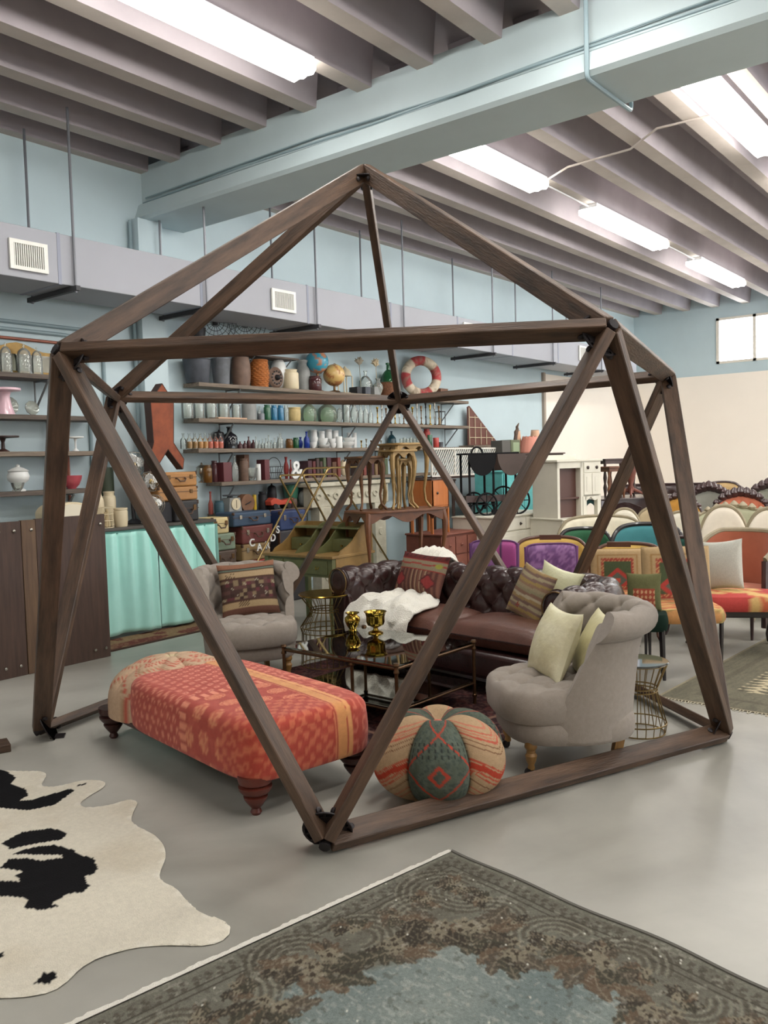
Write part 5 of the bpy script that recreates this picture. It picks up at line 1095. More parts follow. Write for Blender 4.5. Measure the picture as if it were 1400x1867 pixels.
# ============================================================ suitcases
def suitcase(label,a,b,top,bot,Y,col,z0=None,dep=.2,handle=True,latch=2,trim=None,group='stacked suitcases'):
    c=onY((a+b)/2,bot,Y); w=(b-a)*mpp(c)*1.12; zt=onY((a+b)/2,top,Y).z; zb=c.z if z0 is None else z0; h=zt-zb
    t=thing('suitcase',label,'suitcase',(c.x,Y,zb),0,group); m=mat('case_%d_%d_%d'%col,col,.55,noise=(8,.15)); dk=mat('case_leather_trim',(78,54,38),.5)
    ob('shell',box(-w/2,w/2,0,dep,0,h-.002),m,t,bev=.018,seg=3); ob('lid_seam',box(-w/2-.001,w/2+.001,-.002,.01,h*.60,h*.60+.006),dk,t)
    if handle: ob('handle',tube([(-.055,-.002,h*.56),(-.05,-.03,h*.52),(-.03,-.035,h*.36),(.03,-.035,h*.36),(.05,-.03,h*.52),(.055,-.002,h*.56)],.008,6),dk,t)
    for x in ((-.32,.32)[:latch]): ob('latch',box(x*w-.018,x*w+.018,-.008,.0,h*.5,h*.78),bronze if not trim else trim,t,bev=.002)
    for x in (-1,1): ob('corner',box(x*w/2-.018 if x>0 else -w/2-.002,w/2+.002 if x>0 else -w/2+.018,-.003,.03,h*.80,h+.0),dk,t,bev=.006)
    return t,zb+h
# on the counter
t,z1=suitcase('black typewriter case at the bottom of the tan suitcases on the counter',318,366,912,945,6.93,(44,44,46),z0=cz,dep=.3)
t,z2=suitcase('lower tan suitcase with dark latches on the counter',287,366,887,912,6.95,(168,122,74),z0=z1,dep=.32,handle=False)
t,z3=suitcase('upper tan suitcase with a brown leather handle on the counter',294,364,860,887,6.95,(176,126,72),z0=z2,dep=.32)
t4=ob('camera_case',box(-.16,.0,0,.28,0,z1-cz-.001),blk,None,loc=(onY(318,930,6.95).x-.01,6.97,cz),label='dark trunk end beside the typewriter case on the counter',cat='box',bev=.01)
arrow.location.z=z3+.002; arrow.location.y=7.02
# stack under the lowest shelf
Yc=6.95
kk=[('brown vinyl suitcase with a pale handle at the foot of the luggage column',390,436,1003,1036,(86,70,60)),('sage green suitcase in the luggage column beside the aqua curtain',390,434,972,1003,(122,138,118)),('cream train case on top of the luggage column',386,421,943,972,(214,194,142))]
zb=0
t,zb=suitcase('dark plinth trunk under the brown vinyl suitcase',390,440,1036,1110,Yc,(62,54,50),z0=0.0,dep=.3)
for l,a,b,tp,bt,col in kk: t,zb=suitcase(l,a,b,tp,bt,Yc,col,z0=zb,dep=.28)
zb=0; t,zb=suitcase('black trunk at the foot of the second luggage column',440,505,1030,1110,Yc,(54,48,48),z0=0,dep=.32)
for l,a,b,tp,bt,col in (('flat bright red case in the second luggage column',440,505,1020,1030,(166,62,52)),('tan suitcase with a leather patch in the second luggage column',438,500,990,1020,(150,124,84)),('oxblood suitcase behind the letter bunting',437,505,957,990,(112,56,52)),('navy suitcase with chrome latches on the second luggage column',420,503,932,957,(52,74,98))):
    t,zb=suitcase(l,a,b,tp,bt,Yc,col,z0=zb,dep=.30,trim=silv)
zb=0; t,zb=suitcase('tall dark trunk under the far blue suitcase',507,568,965,1080,Yc,(60,58,62),z0=0,dep=.34)
t,zb=suitcase('royal blue suitcase on the tall dark trunk',505,566,930,965,Yc,(48,66,110),z0=zb,dep=.30,trim=silv)
# letter bunting  C A R D S
bp=[(446,962),(460,985),(474,994),(487,990),(500,975),(507,958)]; w_=[onY(x,y,6.90) for x,y in bp]
bt=thing('letter_bunting','string bunting of cut-out white letters spelling CARDS hung over the luggage','bunting',w_[0]); ob('string',tube([p-w_[0] for p in w_],.003,5),mat('jute_string',(150,120,90),.9),bt)
for ch,(x,y) in zip('CARDS',((460,990),(473,998),(487,994),(497,981),(506,966))):
    p=onY(x,y,6.885)-w_[0]; ampers(ch,.115,.006,white,'letter','','',(p.x,p.y,p.z-.035),parent=bt,lab=False,rot=(pi/2,random.uniform(-.2,.2),0))
# ============================================================ green and ochre desk
ochre=mat('ochre_crackle_paint',(122,95,52),.5,noise=(7,.3),col2=(148,117,66)); sage=mat('olive_green_paint',(88,90,54),.5,noise=(9,.2),col2=(106,108,68))
dA=G(482,1008,.72); dB=G(605,1015,.72); dC=G(660,1003,.72)
dk=thing('writing_desk','olive and ochre ladies writing desk with a scalloped gallery behind the wire table','desk',(dB.x,dB.y,0),math.atan2(dA.y-dB.y,dA.x-dB.x)+pi)
DW=(dA-dB).length; DD=.62; DH=.72     # local -X runs along the front to the left, local -... front is +? (front faces -Y')
# local frame: origin front-right corner, +X away from A, so front spans x in [-DW,0]; depth direction is local -Y or +Y
sgn=1 if ((dC-dB).dot(Vector((-math.sin(dk.rotation_euler.z),math.cos(dk.rotation_euler.z),0)))>0) else -1
def dy(a): return sgn*a
def bb(x0,x1,y0,y1,z0,z1): 
    y0,y1=sorted((dy(y0),dy(y1))); return box(x0,x1,y0,y1,z0,z1)
ob('desk_top',bb(-DW-.015,.015,-.015,DD,DH-.025,DH),ochre,dk,bev=.004)
for x in (-DW,-.05): 
    for y in (0,DD-.06): ob('leg',prism([(x,DH-.03),(x+.05,DH-.03),(x+.042,0),(x+.008,0)],min(dy(y),dy(y+.05)),max(dy(y),dy(y+.05)),'xz'),sage,dk)
ob('apron',bb(-DW+.04,-.04,.01,DD-.03,DH-.20,DH-.025),sage,dk)
ob('side_panel',bb(-.012,.004,.05,DD-.06,DH-.22,DH-.025),ochre,dk)
for x0,x1 in ((-DW+.06,-DW*.72),(-DW*.70,-.06)):
    d=ob('drawer',bb(x0,x1,.0,.012,DH-.175,DH-.045),sage,dk,bev=.003)
    for x in ([(x0+x1)/2] if x1-x0<.3 else [x0+(x1-x0)*.22,x0+(x1-x0)*.78]): ob('knob',tube([(x-.02,dy(-.003),DH-.10),(x-.012,dy(-.016),DH-.125),(x+.012,dy(-.016),DH-.125),(x+.02,dy(-.003),DH-.10)],.004,6),gold,d)
# gallery
gh=.27
def side(x): 
    pl=[(DD-.02,DH),(DD-.02,DH+gh),(DD-.10,DH+gh),(DD-.16,DH+gh*.93),(DD-.22,DH+gh*.72),(DD-.30,DH+gh*.45),(DD-.38,DH+gh*.28),(DD-.48,DH+.04),(DD-.52,DH)]
    return prism([(dy(a),b) for a,b in pl],x-.008,x+.008,'yz')
ob('gallery_side',side(-.012),ochre,dk); ob('gallery_side',side(-DW+.012),ochre,dk)
ob('gallery_back',bb(-DW,0,DD-.03,DD-.015,DH,DH+gh),ochre,dk); ob('gallery_shelf',bb(-DW+.02,-.02,DD-.22,DD-.03,DH+gh*.80,DH+gh*.85),sage,dk)
for x0,x1 in ((-DW+.03,-DW+.32),(-.30,-.03)):
    ob('cubby_side',side(x1 if x0<-.5 else x0),sage,dk); d=ob('small_drawer',bb(x0,x1,DD-.27,DD-.25,DH+.005,DH+.12),sage,dk,bev=.002); ob('cubby_floor',bb(x0,x1,DD-.25,DD-.03,DH+.11,DH+.122),sage,dk); ob('knob',lathe([(.012,0),(.012,.012),(0,.016)],8,loc=((x0+x1)/2,dy(DD-.285),DH+.055)),gold,d)
# steel-blue low trolley between the desk and the sofa
pt=G(560,1090,.22); 
# ============================================================ tables with cabriole legs
def cab_leg(h,r,dx,dy_,knee=.018,foot=.03):
    pts=[(0,0,h),(dx*knee,dy_*knee,h*.82),(dx*knee*.7,dy_*knee*.7,h*.6),(-dx*.008,-dy_*.008,h*.3),(0,0,h*.12),(dx*foot,dy_*foot,.012),(dx*foot*1.3,dy_*foot*1.3,.006)]
    return tube(pts,[r*1.3,r*1.35,r*1.0,r*.62,r*.55,r*.8,r*.5],8)
giltm=mat('antique_gilt_wood',(132,106,62),.42,.35,noise=(14,.35),col2=(158,130,84)); carved=mat('carved_walnut',(92,54,32),.45,noise=(12,.35),col2=(120,74,42)); dwal=mat('dark_walnut',(64,44,38),.4,noise=(6,.3))
def table(name,label,loc,rz,w,d,h,m,legr=.022,apron=.06,scal=True,group=None,th=.022,cab=True,topm=None):
    t=thing(name,label,'table',loc,rz,group)
    e=5; n=40; P=[]
    for k in range(n):
        a=2*pi*k/n; c,s=math.cos(a),math.sin(a); q=1/((abs(c)**e+abs(s)**e)**(1/e)); P.append((w/2*q*c*(1+.01*math.cos(8*a)),d/2*q*s*(1+.01*math.cos(8*a))))
    ob('top',prism(P,h-th,h,'xy'),topm or m,t,bev=.004)
    def ap(x0,x1,plane,off):
        pl=[(x0,h-th),(x1,h-th)]+[(x1-(x1-x0)*k/16,h-th-apron*(.62+.38*math.cos(4*pi*k/16))) for k in range(17)] if scal else [(x0,h-th),(x1,h-th),(x1,h-th-apron),(x0,h-th-apron)]
        return prism(pl,off-.008,off+.008,plane)
    for y in (-d/2+.04,d/2-.04): ob('apron',ap(-w/2+.05,w/2-.05,'xz',y),m,t)
    for x in (-w/2+.04,w/2-.04): ob('apron',ap(-d/2+.05,d/2-.05,'yz',x),m,t)
    for x in (-1,1):
        for y in (-1,1):
            g=cab_leg(h-th,legr,x,y) if cab else tube([(0,0,h-th),(0,0,h*.5),(0,0,0)],[legr,legr*.8,legr*.6],8)
            ob('leg',xf(g,(x*(w/2-.06),y*(d/2-.06),0)),m,t)
    return t
# dark blue-topped platform table, carved table on it, gilt tables on that
RZ=math.radians(4)
P0=D(745,1000,8.65); 
pz=.46
def Zat(px,py,p): d=math.hypot(p.x,p.y); return D(px,py,d).z
pf_=table('low_table','long low dark table with a blue-grey base holding the carved table','table' and (P0.x,P0.y,0),math.radians(-20),1.25,.70,pz,dwal,legr=.04,apron=.16,scal=False,cab=False,topm=mat('worn_dark_brown_top',(84,58,44),.45,noise=(6,.3)))
ob('base_panel',J(box(-.56,.56,-.29,-.27,.02,pz-.05),box(.54,.56,-.28,.28,.02,pz-.05)),mat('blue_grey_base',(58,70,82),.6,noise=(6,.2)),pf_)
P1=D(722,990,8.50); h1=Zat(712,928,P1)-pz
ct_=table('carved_table','carved brown coffee table with scalloped apron standing on the low dark table',(P1.x,P1.y,pz),math.radians(-20),.98,.52,h1,carved,legr=.024,apron=.10,group='stacked occasional tables')
z=pz+h1
def gt(label,px,wpx,toppx,dist,w,d,rz=-20,m=giltm,zz=None,legr=.02):
    p=D(px,935,dist); h=Zat(px,toppx,p)-(z if zz is None else zz); return table('gilt_table',label,(p.x,p.y,z if zz is None else zz),math.radians(rz),w,d,h,m,legr=legr,apron=.055,group='gilded nesting tables')
gt('tallest gilded table of the nest on the carved table',738,90,808,8.62,.44,.40)
gt('middle gilded table nested under the tallest one',728,70,820,8.42,.34,.28)
gt('smallest gilded table low inside the nest',735,50,836,8.50,.22,.2,legr=.013)
gt('bronze-toned gilded table at the picture-left end of the carved table',668,80,832,8.45,.34,.34,m=mat('bronze_gilt_wood',(108,76,50),.42,.35,noise=(14,.3)))
# ============================================================ fireplace mantel, brass rack
mant=mat('crackled_white_paint',(206,202,184),.6,noise=(9,.15),col2=(178,172,152))
a=onY(565,880,7.12); b=onY(705,880,7.12); 
t=thing('fireplace_mantel','distressed white carved fireplace mantel against the wall','mantel',(a.x,7.12,0)); MW=b.x-a.x; mz1=1.34
ob('mantel_shelf',box(-.05,MW,-.06,.2,mz1-.05,mz1),mant,t,bev=.008)
ob('frieze',box(0,MW,-.02,.12,mz1-.30,mz1-.05),mant,t,bev=.006)
for k in range(9): ob('carved_scroll',tube([(.12+MW*k/9.6+.04*math.cos(q),-.03,mz1-.17+.03*math.sin(q)*(1+.2*q/6)) for q in np.linspace(0,5.5,12)],.010,6),mant,t)
for x in (.12,MW-.3):
    ob('pilaster',box(x,x+.22,-.03,.12,0,mz1-.30),mant,t,bev=.005)
    for k in range(4): ob('rosette',xf(lathe([(.05,0),(.045,.012),(.02,.008),(0,.016)],12),(x+.11,-.03,.18+.24*k),(pi/2,0,0)),mant,t)
brt=mat('brass_tube',(170,146,98),.25,.9)
def cartpts(px,Y):
    P=[onY(x,y,Y) for x,y in px]
    def down(a,b): t=a.z/(a.z-b.z); return a+(b-a)*t
    return P,down
t=thing('folding_cart','folding brass-tube tea cart frame with crossed legs by the white mantel','cart',(onY(570,905,6.5).x,6.5,0))
o_=t.location.copy(); o_.z=0
A_,dn=cartpts([(533,985),(598,853),(660,851)],6.5); B_,_=cartpts([(612,985),(551,866),(612,864),(652,930)],6.5)
A_[0]=dn(A_[1],A_[0]); B_[0]=dn(B_[1],B_[0]); B_[3]=dn(B_[2],B_[3])
for dy_ in (0,.36):
    off_=Vector((0,dy_,0)); ob('cross_leg',tube(bend([p-o_+off_ for p in A_],.06),.012,8),brt,t); ob('cross_leg',tube(bend([p-o_+off_ for p in B_],.06),.012,8),brt,t)
for p in (A_[2],B_[2]): ob('cross_bar',tube([p-o_,p-o_+Vector((0,.36,0))],.011,8),brt,t)
# ============================================================ cabinets
offw=mat('antique_white_paint',(214,210,196),.5,noise=(5,.06)); pullm=mat('dark_iron_pull',(70,60,56),.4,.6)
def cabinet(name,label,cat,loc,rz,w,d,h,m,rows,legh=.12,top=.02,group=None,pull=pullm,legm=None,mirror_back=0):
    """rows: list of (height fraction, [(x0,x1,kind)]) from the top; kind 'd' drawer 'o' door 'g' open; front is -Y"""
    t=thing(name,label,cat,loc,rz,group); lm=legm or m
    ob('top',box(-w/2-.02,w/2+.02,-d/2-.02,d/2,h-top,h),m,t,bev=.005)
    ob('body',J(box(-w/2,w/2,-d/2+.01,d/2-.005,legh,h-top)),m,t,bev=.004)
    for x in (-1,1):
        for y in (-1,1): ob('leg',prism([(x*w/2-.0,legh+.005),(x*w/2-x*.05,legh+.005),(x*w/2-x*.04,0),(x*w/2-x*.005,0)],y*(d/2-.0)-(.05 if y>0 else 0)+0,y*(d/2-.0)+(0 if y>0 else .05),'xz'),lm,t)
    ob('apron',prism([(-w/2+.05,legh+.01),(w/2-.05,legh+.01)]+[(w/2-.05-(w-.1)*k/12,legh-.035*(.5-.5*math.cos(4*pi*k/12))) for k in range(13)],-d/2+.012,-d/2+.03,'xz'),m,t)
    z=h-top-.015; H=h-top-legh-.03
    for fr,cells in rows:
        zz=z-fr*H
        for x0,x1,kind in cells:
            X0_,X1_=-w/2+.02+x0*(w-.04),-w/2+.02+x1*(w-.04)
            if kind=='g': ob('open_recess',box(X0_+.01,X1_-.01,-d/2+.004,-d/2+.009,zz+.008,z-.008),mat('dark_recess_lining',(60,42,38),.7),t); continue
            f=ob('drawer' if kind=='d' else 'door',box(X0_+.008,X1_-.008,-d/2-.008,-d/2+.01,zz+.008,z-.008),m,t,bev=.004)
            if kind=='o': ob('panel',box(X0_+.05,X1_-.05,-d/2-.013,-d/2-.008,zz+.05,z-.05),m,f,bev=.004)
            xs=[(X0_+X1_)/2] if (kind=='o' or X1_-X0_<.45) else [X0_+(X1_-X0_)*.2,X0_+(X1_-X0_)*.8]
            for x in xs:
                if kind=='o': x=X1_-.04 if x0<.4 else X0_+.04
                ob('pull',xf(lathe([(.018,0),(.02,.006),(.008,.012),(.010,.022),(0,.026)],8),(x,-d/2-.008,(zz+z)/2),(pi/2,0,0)),pull,f)
        z=zz
    return t
# apothecary chest in red-brown
ra_=G(807,975,.75); rb_=G(888,963,.75)
redc=mat('worn_red_brown_chest',(112,62,50),.55,noise=(9,.35),col2=(134,78,62))
w=(rb_-ra_).length*.82
ac=cabinet('drawer_chest','red-brown chest of many small drawers behind the leather sofa','chest',((ra_.x+rb_.x)/2-.07,ra_.y+.27,0),0,w,.5,.75,redc,[(.33,[(0,.33,'d'),(.33,.66,'d'),(.66,1,'d')]),(.33,[(0,.33,'d'),(.33,.66,'d'),(.66,1,'d')]),(.34,[(0,.33,'d'),(.33,.66,'d'),(.66,1,'d')])],legh=.05,pull=redc)
# darker box table top joining it to the picture-left
ob('dark_top_board',box(-.55,.0,-.3,.3,-.03,0),None,None) if False else None
orng=mat('orange_satinwood',(170,96,44),.35,noise=(4,.2),coat=.3,stretch=(6,6,1),col2=(188,112,56))
pn=D(812,968,8.6); pn=Vector((ac.location.x-.22,ac.location.y+.02,.75)); hN=D(812,872,math.hypot(pn.x,pn.y)).z-.75
ns=thing('night_stand','small orange satinwood night stand on tall square legs atop the red-brown chest','cabinet',pn,math.radians(0))
nw,nd=.34,.30; zb_=hN*.48
ob('body',box(-nw/2,nw/2,-nd/2,nd/2,zb_,hN-.012),orng,ns,bev=.003); ob('top',box(-nw/2-.012,nw/2+.012,-nd/2-.012,nd/2+.012,hN-.014,hN),dwal,ns,bev=.003)
dd_=ob('door',box(-nw/2+.025,nw/2-.025,-nd/2-.006,-nd/2,zb_+.02,hN-.03),orng,ns,bev=.002); ob('pull',xf(lathe([(.014,0),(.016,.008),(0,.02)],8),(-.07,-nd/2-.006,(zb_+hN)/2),(pi/2,0,0)),pullm,dd_)
ob('apron',prism([(-nw/2,zb_)]+[(-nw/2+nw*k/10,zb_-.05*math.sin(pi*k/10)**.7) for k in range(1,10)]+[(nw/2,zb_)],-nd/2,-nd/2+.012,'xz'),carved,ns)
for x in (-1,1):
    for y in (-1,1): ob('leg',prism([(x*nw/2,hN-.02),(x*nw/2-x*.03,hN-.02),(x*nw/2-x*.022,0),(x*nw/2-x*.004,0)],min(y*nd/2,y*nd/2-y*.03),max(y*nd/2,y*nd/2-y*.03),'xz'),orng,ns)
# white dresser with flat drawers
ca=G(902,943,.90); cb=G(1008,930,.90)
w=(cb-ca).length; rz_=math.atan2(cb.y-ca.y,cb.x-ca.x)
mid=(ca+cb)/2; nrm=Vector((-math.sin(rz_),math.cos(rz_),0))
wd=cabinet('white_dresser','antique white dresser with drawers, carrying the drop-leaf trolley','dresser',(mid.x+nrm.x*.30,mid.y+nrm.y*.30,0),rz_,w,.60,.90,offw,[(.2,[(0,.5,'d'),(.5,1,'d')]),(.5,[(0,.72,'o'),(.72,1,'o')]),(.3,[(0,1,'d')])],legh=.08,group='white painted cabinets')
c2a=D(1028,952,10.2); c2b=D(1110,935,10.75); z2=D(1060,944,10.4).z
rz_=math.atan2(c2b.y-c2a.y,c2b.x-c2a.x); w=(c2b-c2a).length; nrm=Vector((-math.sin(rz_),math.cos(rz_),0)); mid=(c2a+c2b)/2
w2=cabinet('white_chest','low antique white chest supporting the white sideboard','chest',(mid.x+nrm.x*.32,mid.y+nrm.y*.32,0),rz_,w,.6,z2,offw,[(.35,[(0,.5,'d'),(.5,1,'d')]),(.65,[(0,.5,'o'),(.5,1,'o')])],legh=.06,group='white painted cabinets')
s1=Vector((mid.x+nrm.x*.32,mid.y+nrm.y*.32,z2)); hs=D(1045,838,math.hypot(s1.x,s1.y)-.3).z-z2
s1=s1+Vector((math.cos(rz_),math.sin(rz_),0))*w*.0
sb=thing('white_sideboard','white sideboard with an open dark-backed side and carved apron on the low chest','sideboard',s1,rz_,'white painted cabinets'); SWd=w*.96; SDp=.42; lg=.24
ob('top',box(-SWd/2-.02,SWd/2+.02,-SDp/2-.02,SDp/2,hs-.025,hs),offw,sb,bev=.004); ob('gallery',box(-SWd/2,SWd/2,SDp/2-.03,SDp/2,hs,hs+.06),offw,sb,bev=.004)
ob('right_carcass',box(.05,SWd/2,-SDp/2,SDp/2,lg,hs-.025),offw,sb); ob('left_frame',J(box(-SWd/2,-SWd/2+.04,-SDp/2,SDp/2,lg*.0,hs-.025),box(-SWd/2,.05,-SDp/2,-SDp/2+.03,hs-.10,hs-.025),box(.02,.05,-SDp/2,SDp/2,0,hs-.025)),offw,sb)
ob('left_interior',box(-SWd/2+.04,.03,-SDp/2+.08,-SDp/2+.10,.0,hs-.08),mat('dark_red_brown_board',(84,54,46),.5),sb); ob('left_floor',box(-SWd/2+.04,.03,-SDp/2+.03,SDp/2,lg-.02,lg),mat('dark_red_brown_board',(84,54,46),.5),sb)
d1=ob('drawer',box(.07,SWd/2-.02,-SDp/2-.01,-SDp/2,hs-.16,hs-.04),offw,sb,bev=.003)
for x in (.07+.12*(SWd/2),SWd/2-.10): ob('pull',xf(lathe([(.02,0),(.022,.008),(0,.02)],10),(x+.02,-SDp/2-.01,hs-.10),(pi/2,0,0)),pullm,d1)
mm=(.07+SWd/2-.02)/2
for x0,x1 in ((.07,mm-.004),(mm+.004,SWd/2-.02)):
    d=ob('door',box(x0,x1,-SDp/2-.01,-SDp/2,lg+.02,hs-.17),offw,sb,bev=.003); ob('panel',box(x0+.04,x1-.04,-SDp/2-.014,-SDp/2-.01,lg+.06,hs-.21),offw,d,bev=.003)
ob('carved_apron',prism([(.09,lg+.02),(SWd/2-.04,lg+.02)]+[(SWd/2-.04-(SWd/2-.13)*k/14,lg-.05*abs(math.sin(1.5*pi*k/14+.4))) for k in range(15)],-SDp/2,-SDp/2+.02,'xz'),offw,sb)
for x in (.09,SWd/2-.03):
    for y in (-SDp/2+.03,SDp/2-.03): ob('leg',box(x-.03,x+.03,y-.03,y+.03,0,lg+.02),offw,sb,bev=.004)
# drop-leaf tea trolley with big wheels on the dresser
blw=mat('ebonised_wood',(22,22,24),.7,spec=.15); umb=mat('umber_wood',(76,62,56),.65,noise=(5,.2))
bc=Vector((wd.location.x,wd.location.y-.02,.90)); dist=math.hypot(bc.x,bc.y)
tz=D(880,826,dist).z-.90
tt_=thing('tea_trolley','black drop-leaf tea trolley with a tray top and spoked wheels standing on the white dresser','trolley',(bc.x-.26,bc.y+.10,.90),math.radians(-34))
ob('tray_top',box(-.32,.36,-.16,.16,tz-.02,tz),blw,tt_,bev=.004)
ob('tray_handle',tube(arc((-.12,tz),.07,0,180,10,'xz'),.012,8),blw,tt_); 
def halfdisc(cx,r,z,y,m): return prism([(cx+r*math.cos(a),z+r*1.4*math.sin(a)) for a in np.linspace(pi,2*pi,22)],y-.009,y+.009,'xz')
ob('drop_leaf',halfdisc(-.13,.18,tz-.02,-.175,blw),blw,tt_,label='black half-round drop leaf'); ob('drop_leaf',halfdisc(.24,.185,tz-.02,-.19,umb),umb,tt_,label='umber half-round drop leaf')
for x in (-.28,.03,.32):
    for y in (-.13,.13): ob('leg',tube([(x,y,tz-.02),(x,y,.06)],.014,8),blw,tt_)
ob('lower_tray',J(box(-.34,.36,-.15,.15,.16,.175),box(-.34,.36,-.16,-.15,.16,.24),box(-.34,-.33,-.15,.15,.16,.24)),dwal,tt_)
for x,r in ((-.10,.13),(.30,.16)):
    for y in (-.21,.17):
        wv=ob('wheel',tube([(x+r*math.cos(2*pi*k/28),y,r+.004+r*math.sin(2*pi*k/28)) for k in range(28)],.012,6,closed=True),blw,tt_)
        ob('spokes',J(*[tube([(x,y,r+.004),(x+r*math.cos(a),y,r+.004+r*math.sin(a))],.006,5) for a in np.linspace(0,2*pi,8,endpoint=False)]),blw,wv); ob('axle',tube([(x,-.21,r+.004),(x,.17,r+.004)],.008,6),blw,tt_) if y<0 else None
ob('front_wheel',xf(lathe([(0,-.012),(.035,-.012),(.035,.012),(0,.012)],16),(.03,-.13,.036),(pi/2,0,0)),blw,tt_)
# dark side table beside it and turquoise cabinet behind
td=D(800,935,9.2); hh=D(840,872,9.2).z
tq=mat('turquoise_chippy_paint',(96,180,180),.6,noise=(9,.2)); 
yq=wd.location.y+.75; xa_=onY(890,860,yq).x; xb_=onY(965,860,yq).x; c3=Vector(((xa_+xb_)/2,yq,0)); h3=D(910,858,math.hypot(c3.x,c3.y)).z
cabinet('turquoise_cabinet','chipped turquoise cabinet behind the tea trolley','cabinet',c3,0,xb_-xa_,.45,h3,tq,[(1,[(0,.5,'o'),(.5,1,'o')])],legh=.08)
c4=Vector((wd.location.x-.75,wd.location.y+.55,0)); h4=D(850,873,math.hypot(c4.x,c4.y)).z
table('side_table','dark brown open side table between the night stand and tea trolley',c4,0,.62,.4,h4,dwal,legr=.022,apron=.05,scal=False,cab=False)
yq=wd.location.y+1.35; xa_=onY(897,828,yq).x; xb_=onY(1003,828,yq).x; c5=Vector(((xa_+xb_)/2,yq,0)); h5=D(975,826,math.hypot(c5.x,c5.y)).z
dkt=cabinet('dark_cabinet','long dark mahogany cabinet behind the tea trolley, under the pink lampshade','cabinet',c5,0,xb_-xa_,.5,h5,dwal,[(1,[(0,.33,'o'),(.33,.66,'o'),(.66,1,'o')])],legh=.3)
# things on the dark cabinet
def ondist(px,c): return Vector((0,0,0))
def place(px,obj_y,z):  # point on the plane Y=obj_y at pixel column px (row only matters weakly)
    p=onY(px,830,obj_y); return Vector((p.x,obj_y,z))
YY=c5.y-.02
p=place(922,YY,h5); s=mpp(p)
vc=thing('vanity_case','open olive-green case on the dark cabinet','case',p); ob('box',J(box(-.27,-.02,-.1,.1,0,.20)),mat('slate_case',(84,82,78),.6),vc,bev=.008); ob('lid',J(box(0,.28,-.1,.1,0,.21)),mat('olive_case',(96,104,78),.6),vc,bev=.01); ob('lining',box(.05,.24,-.105,-.1,.03,.17),mat('pale_green_lining',(140,156,124),.7),vc,bev=.01)
def shade(label,px,topy,wpx,z,m,Y,botz=None,scal=False):
    p=place(px,Y,z); s=mpp(p); r=wpx*s/2; h=D(px,topy,math.hypot(p.x,p.y)).z-z; n=48; P=np.zeros((n,10,3))
    for i in range(n):
        a=2*pi*i/n
        for j in range(10):
            v=j/9; rr=r*(1-.42*v)*(1+.012*math.cos(16*a)); P[i,j]=(rr*math.cos(a),rr*math.sin(a),h*v+(.012*math.cos(a*12) if (scal and j==9) else 0))
    t=thing('loose_lampshade',label,'lamp',p); ob('base',lathe([(0,0),(r*.5,0),(r*.45,.012),(.008,.02),(.008,h*.9),(0,h*.9)],14),bronze,t); o=ob('shade',grid(P,cu=True),m,t); o.modifiers.new('th','SOLIDIFY').thickness=.003; ob('wire_frame',J(tube([(r*math.cos(2*pi*k/24),r*math.sin(2*pi*k/24),.004) for k in range(24)],.004,5,closed=True),tube([(r*.58*math.cos(2*pi*k/24),r*.58*math.sin(2*pi*k/24),h-.004) for k in range(24)],.003,5,closed=True)),bronze,t); return t  # loose lampshade, propped on a base and stem out of view
shade('large salmon-pink lampshade with a scalloped rim on the dark cabinet',966,796,44,h5,mat('salmon_fabric',(216,146,128),.8),YY-.05,scal=True)
shade('tall peach lampshade behind the olive case',944,785,17,h5,mat('peach_fabric',(216,176,146),.8),YY+.14)
shade('short peach lampshade behind the salmon-pink one',976,784,24,h5,mat('peach_fabric',(216,176,146),.8),YY+.16)
p=place(940,YY+.05,h5+.21); ob('driftwood_branch',tube([(0,0,0),(.02,0,.08),(.03,0,.13),(.07,0,.17),(.06,0,.21),(.12,0,.27)],[.03,.028,.035,.026,.022,.006],8),mat('grey_brown_driftwood',(104,84,72),.8,noise=(16,.3)),None,loc=p,label='twisted driftwood branch upright on the olive case',cat='branch')
# white lattice panel
la=onY(785,817,6.75); lb=onY(905,819,6.75); lz=onY(785,870,6.75).z
lt=thing('lattice_panel','white diagonal lattice fence panel behind the night stand','panel',(la.x,6.75,lz)); LWd=lb.x-la.x; LH=la.z-lz
lw=mat('white_lattice_paint',(226,222,212),.6)
ob('rail',box(0,LWd,-.012,.012,LH-.02,LH),lw,lt); ob('rail',box(0,LWd,-.012,.012,0,.02),lw,lt)
for x in (0,LWd*.33,LWd*.66,LWd-.02): ob('stile',box(x,x+.02,-.013,.013,0,LH),lw,lt)
x=-LH
while x<LWd:
    x0=max(0,x); z0=x0-x; x1=min(LWd,x+LH*.75); z1=(x1-x)/.75
    z0=z0/.75
    if z1>z0+.02: ob('slat',tube([(x0,0,min(z0,LH)),(x1,0,min(z1,LH))],.008,4),lw,lt)
    x+=.055
pst=thing('easel_stand','dark shelving trestle that carries the white lattice panel','stand',(la.x,6.85,0)); ob('top',box(-.02,LWd+.04,-.2,.25,lz-.03,lz-.001),dwal,pst)
for x in (.02,LWd-.04): ob('leg',box(x,x+.05,-.1,-.05,0,lz-.03),dwal,pst); ob('leg',box(x,x+.05,.15,.2,0,lz-.03),dwal,pst)
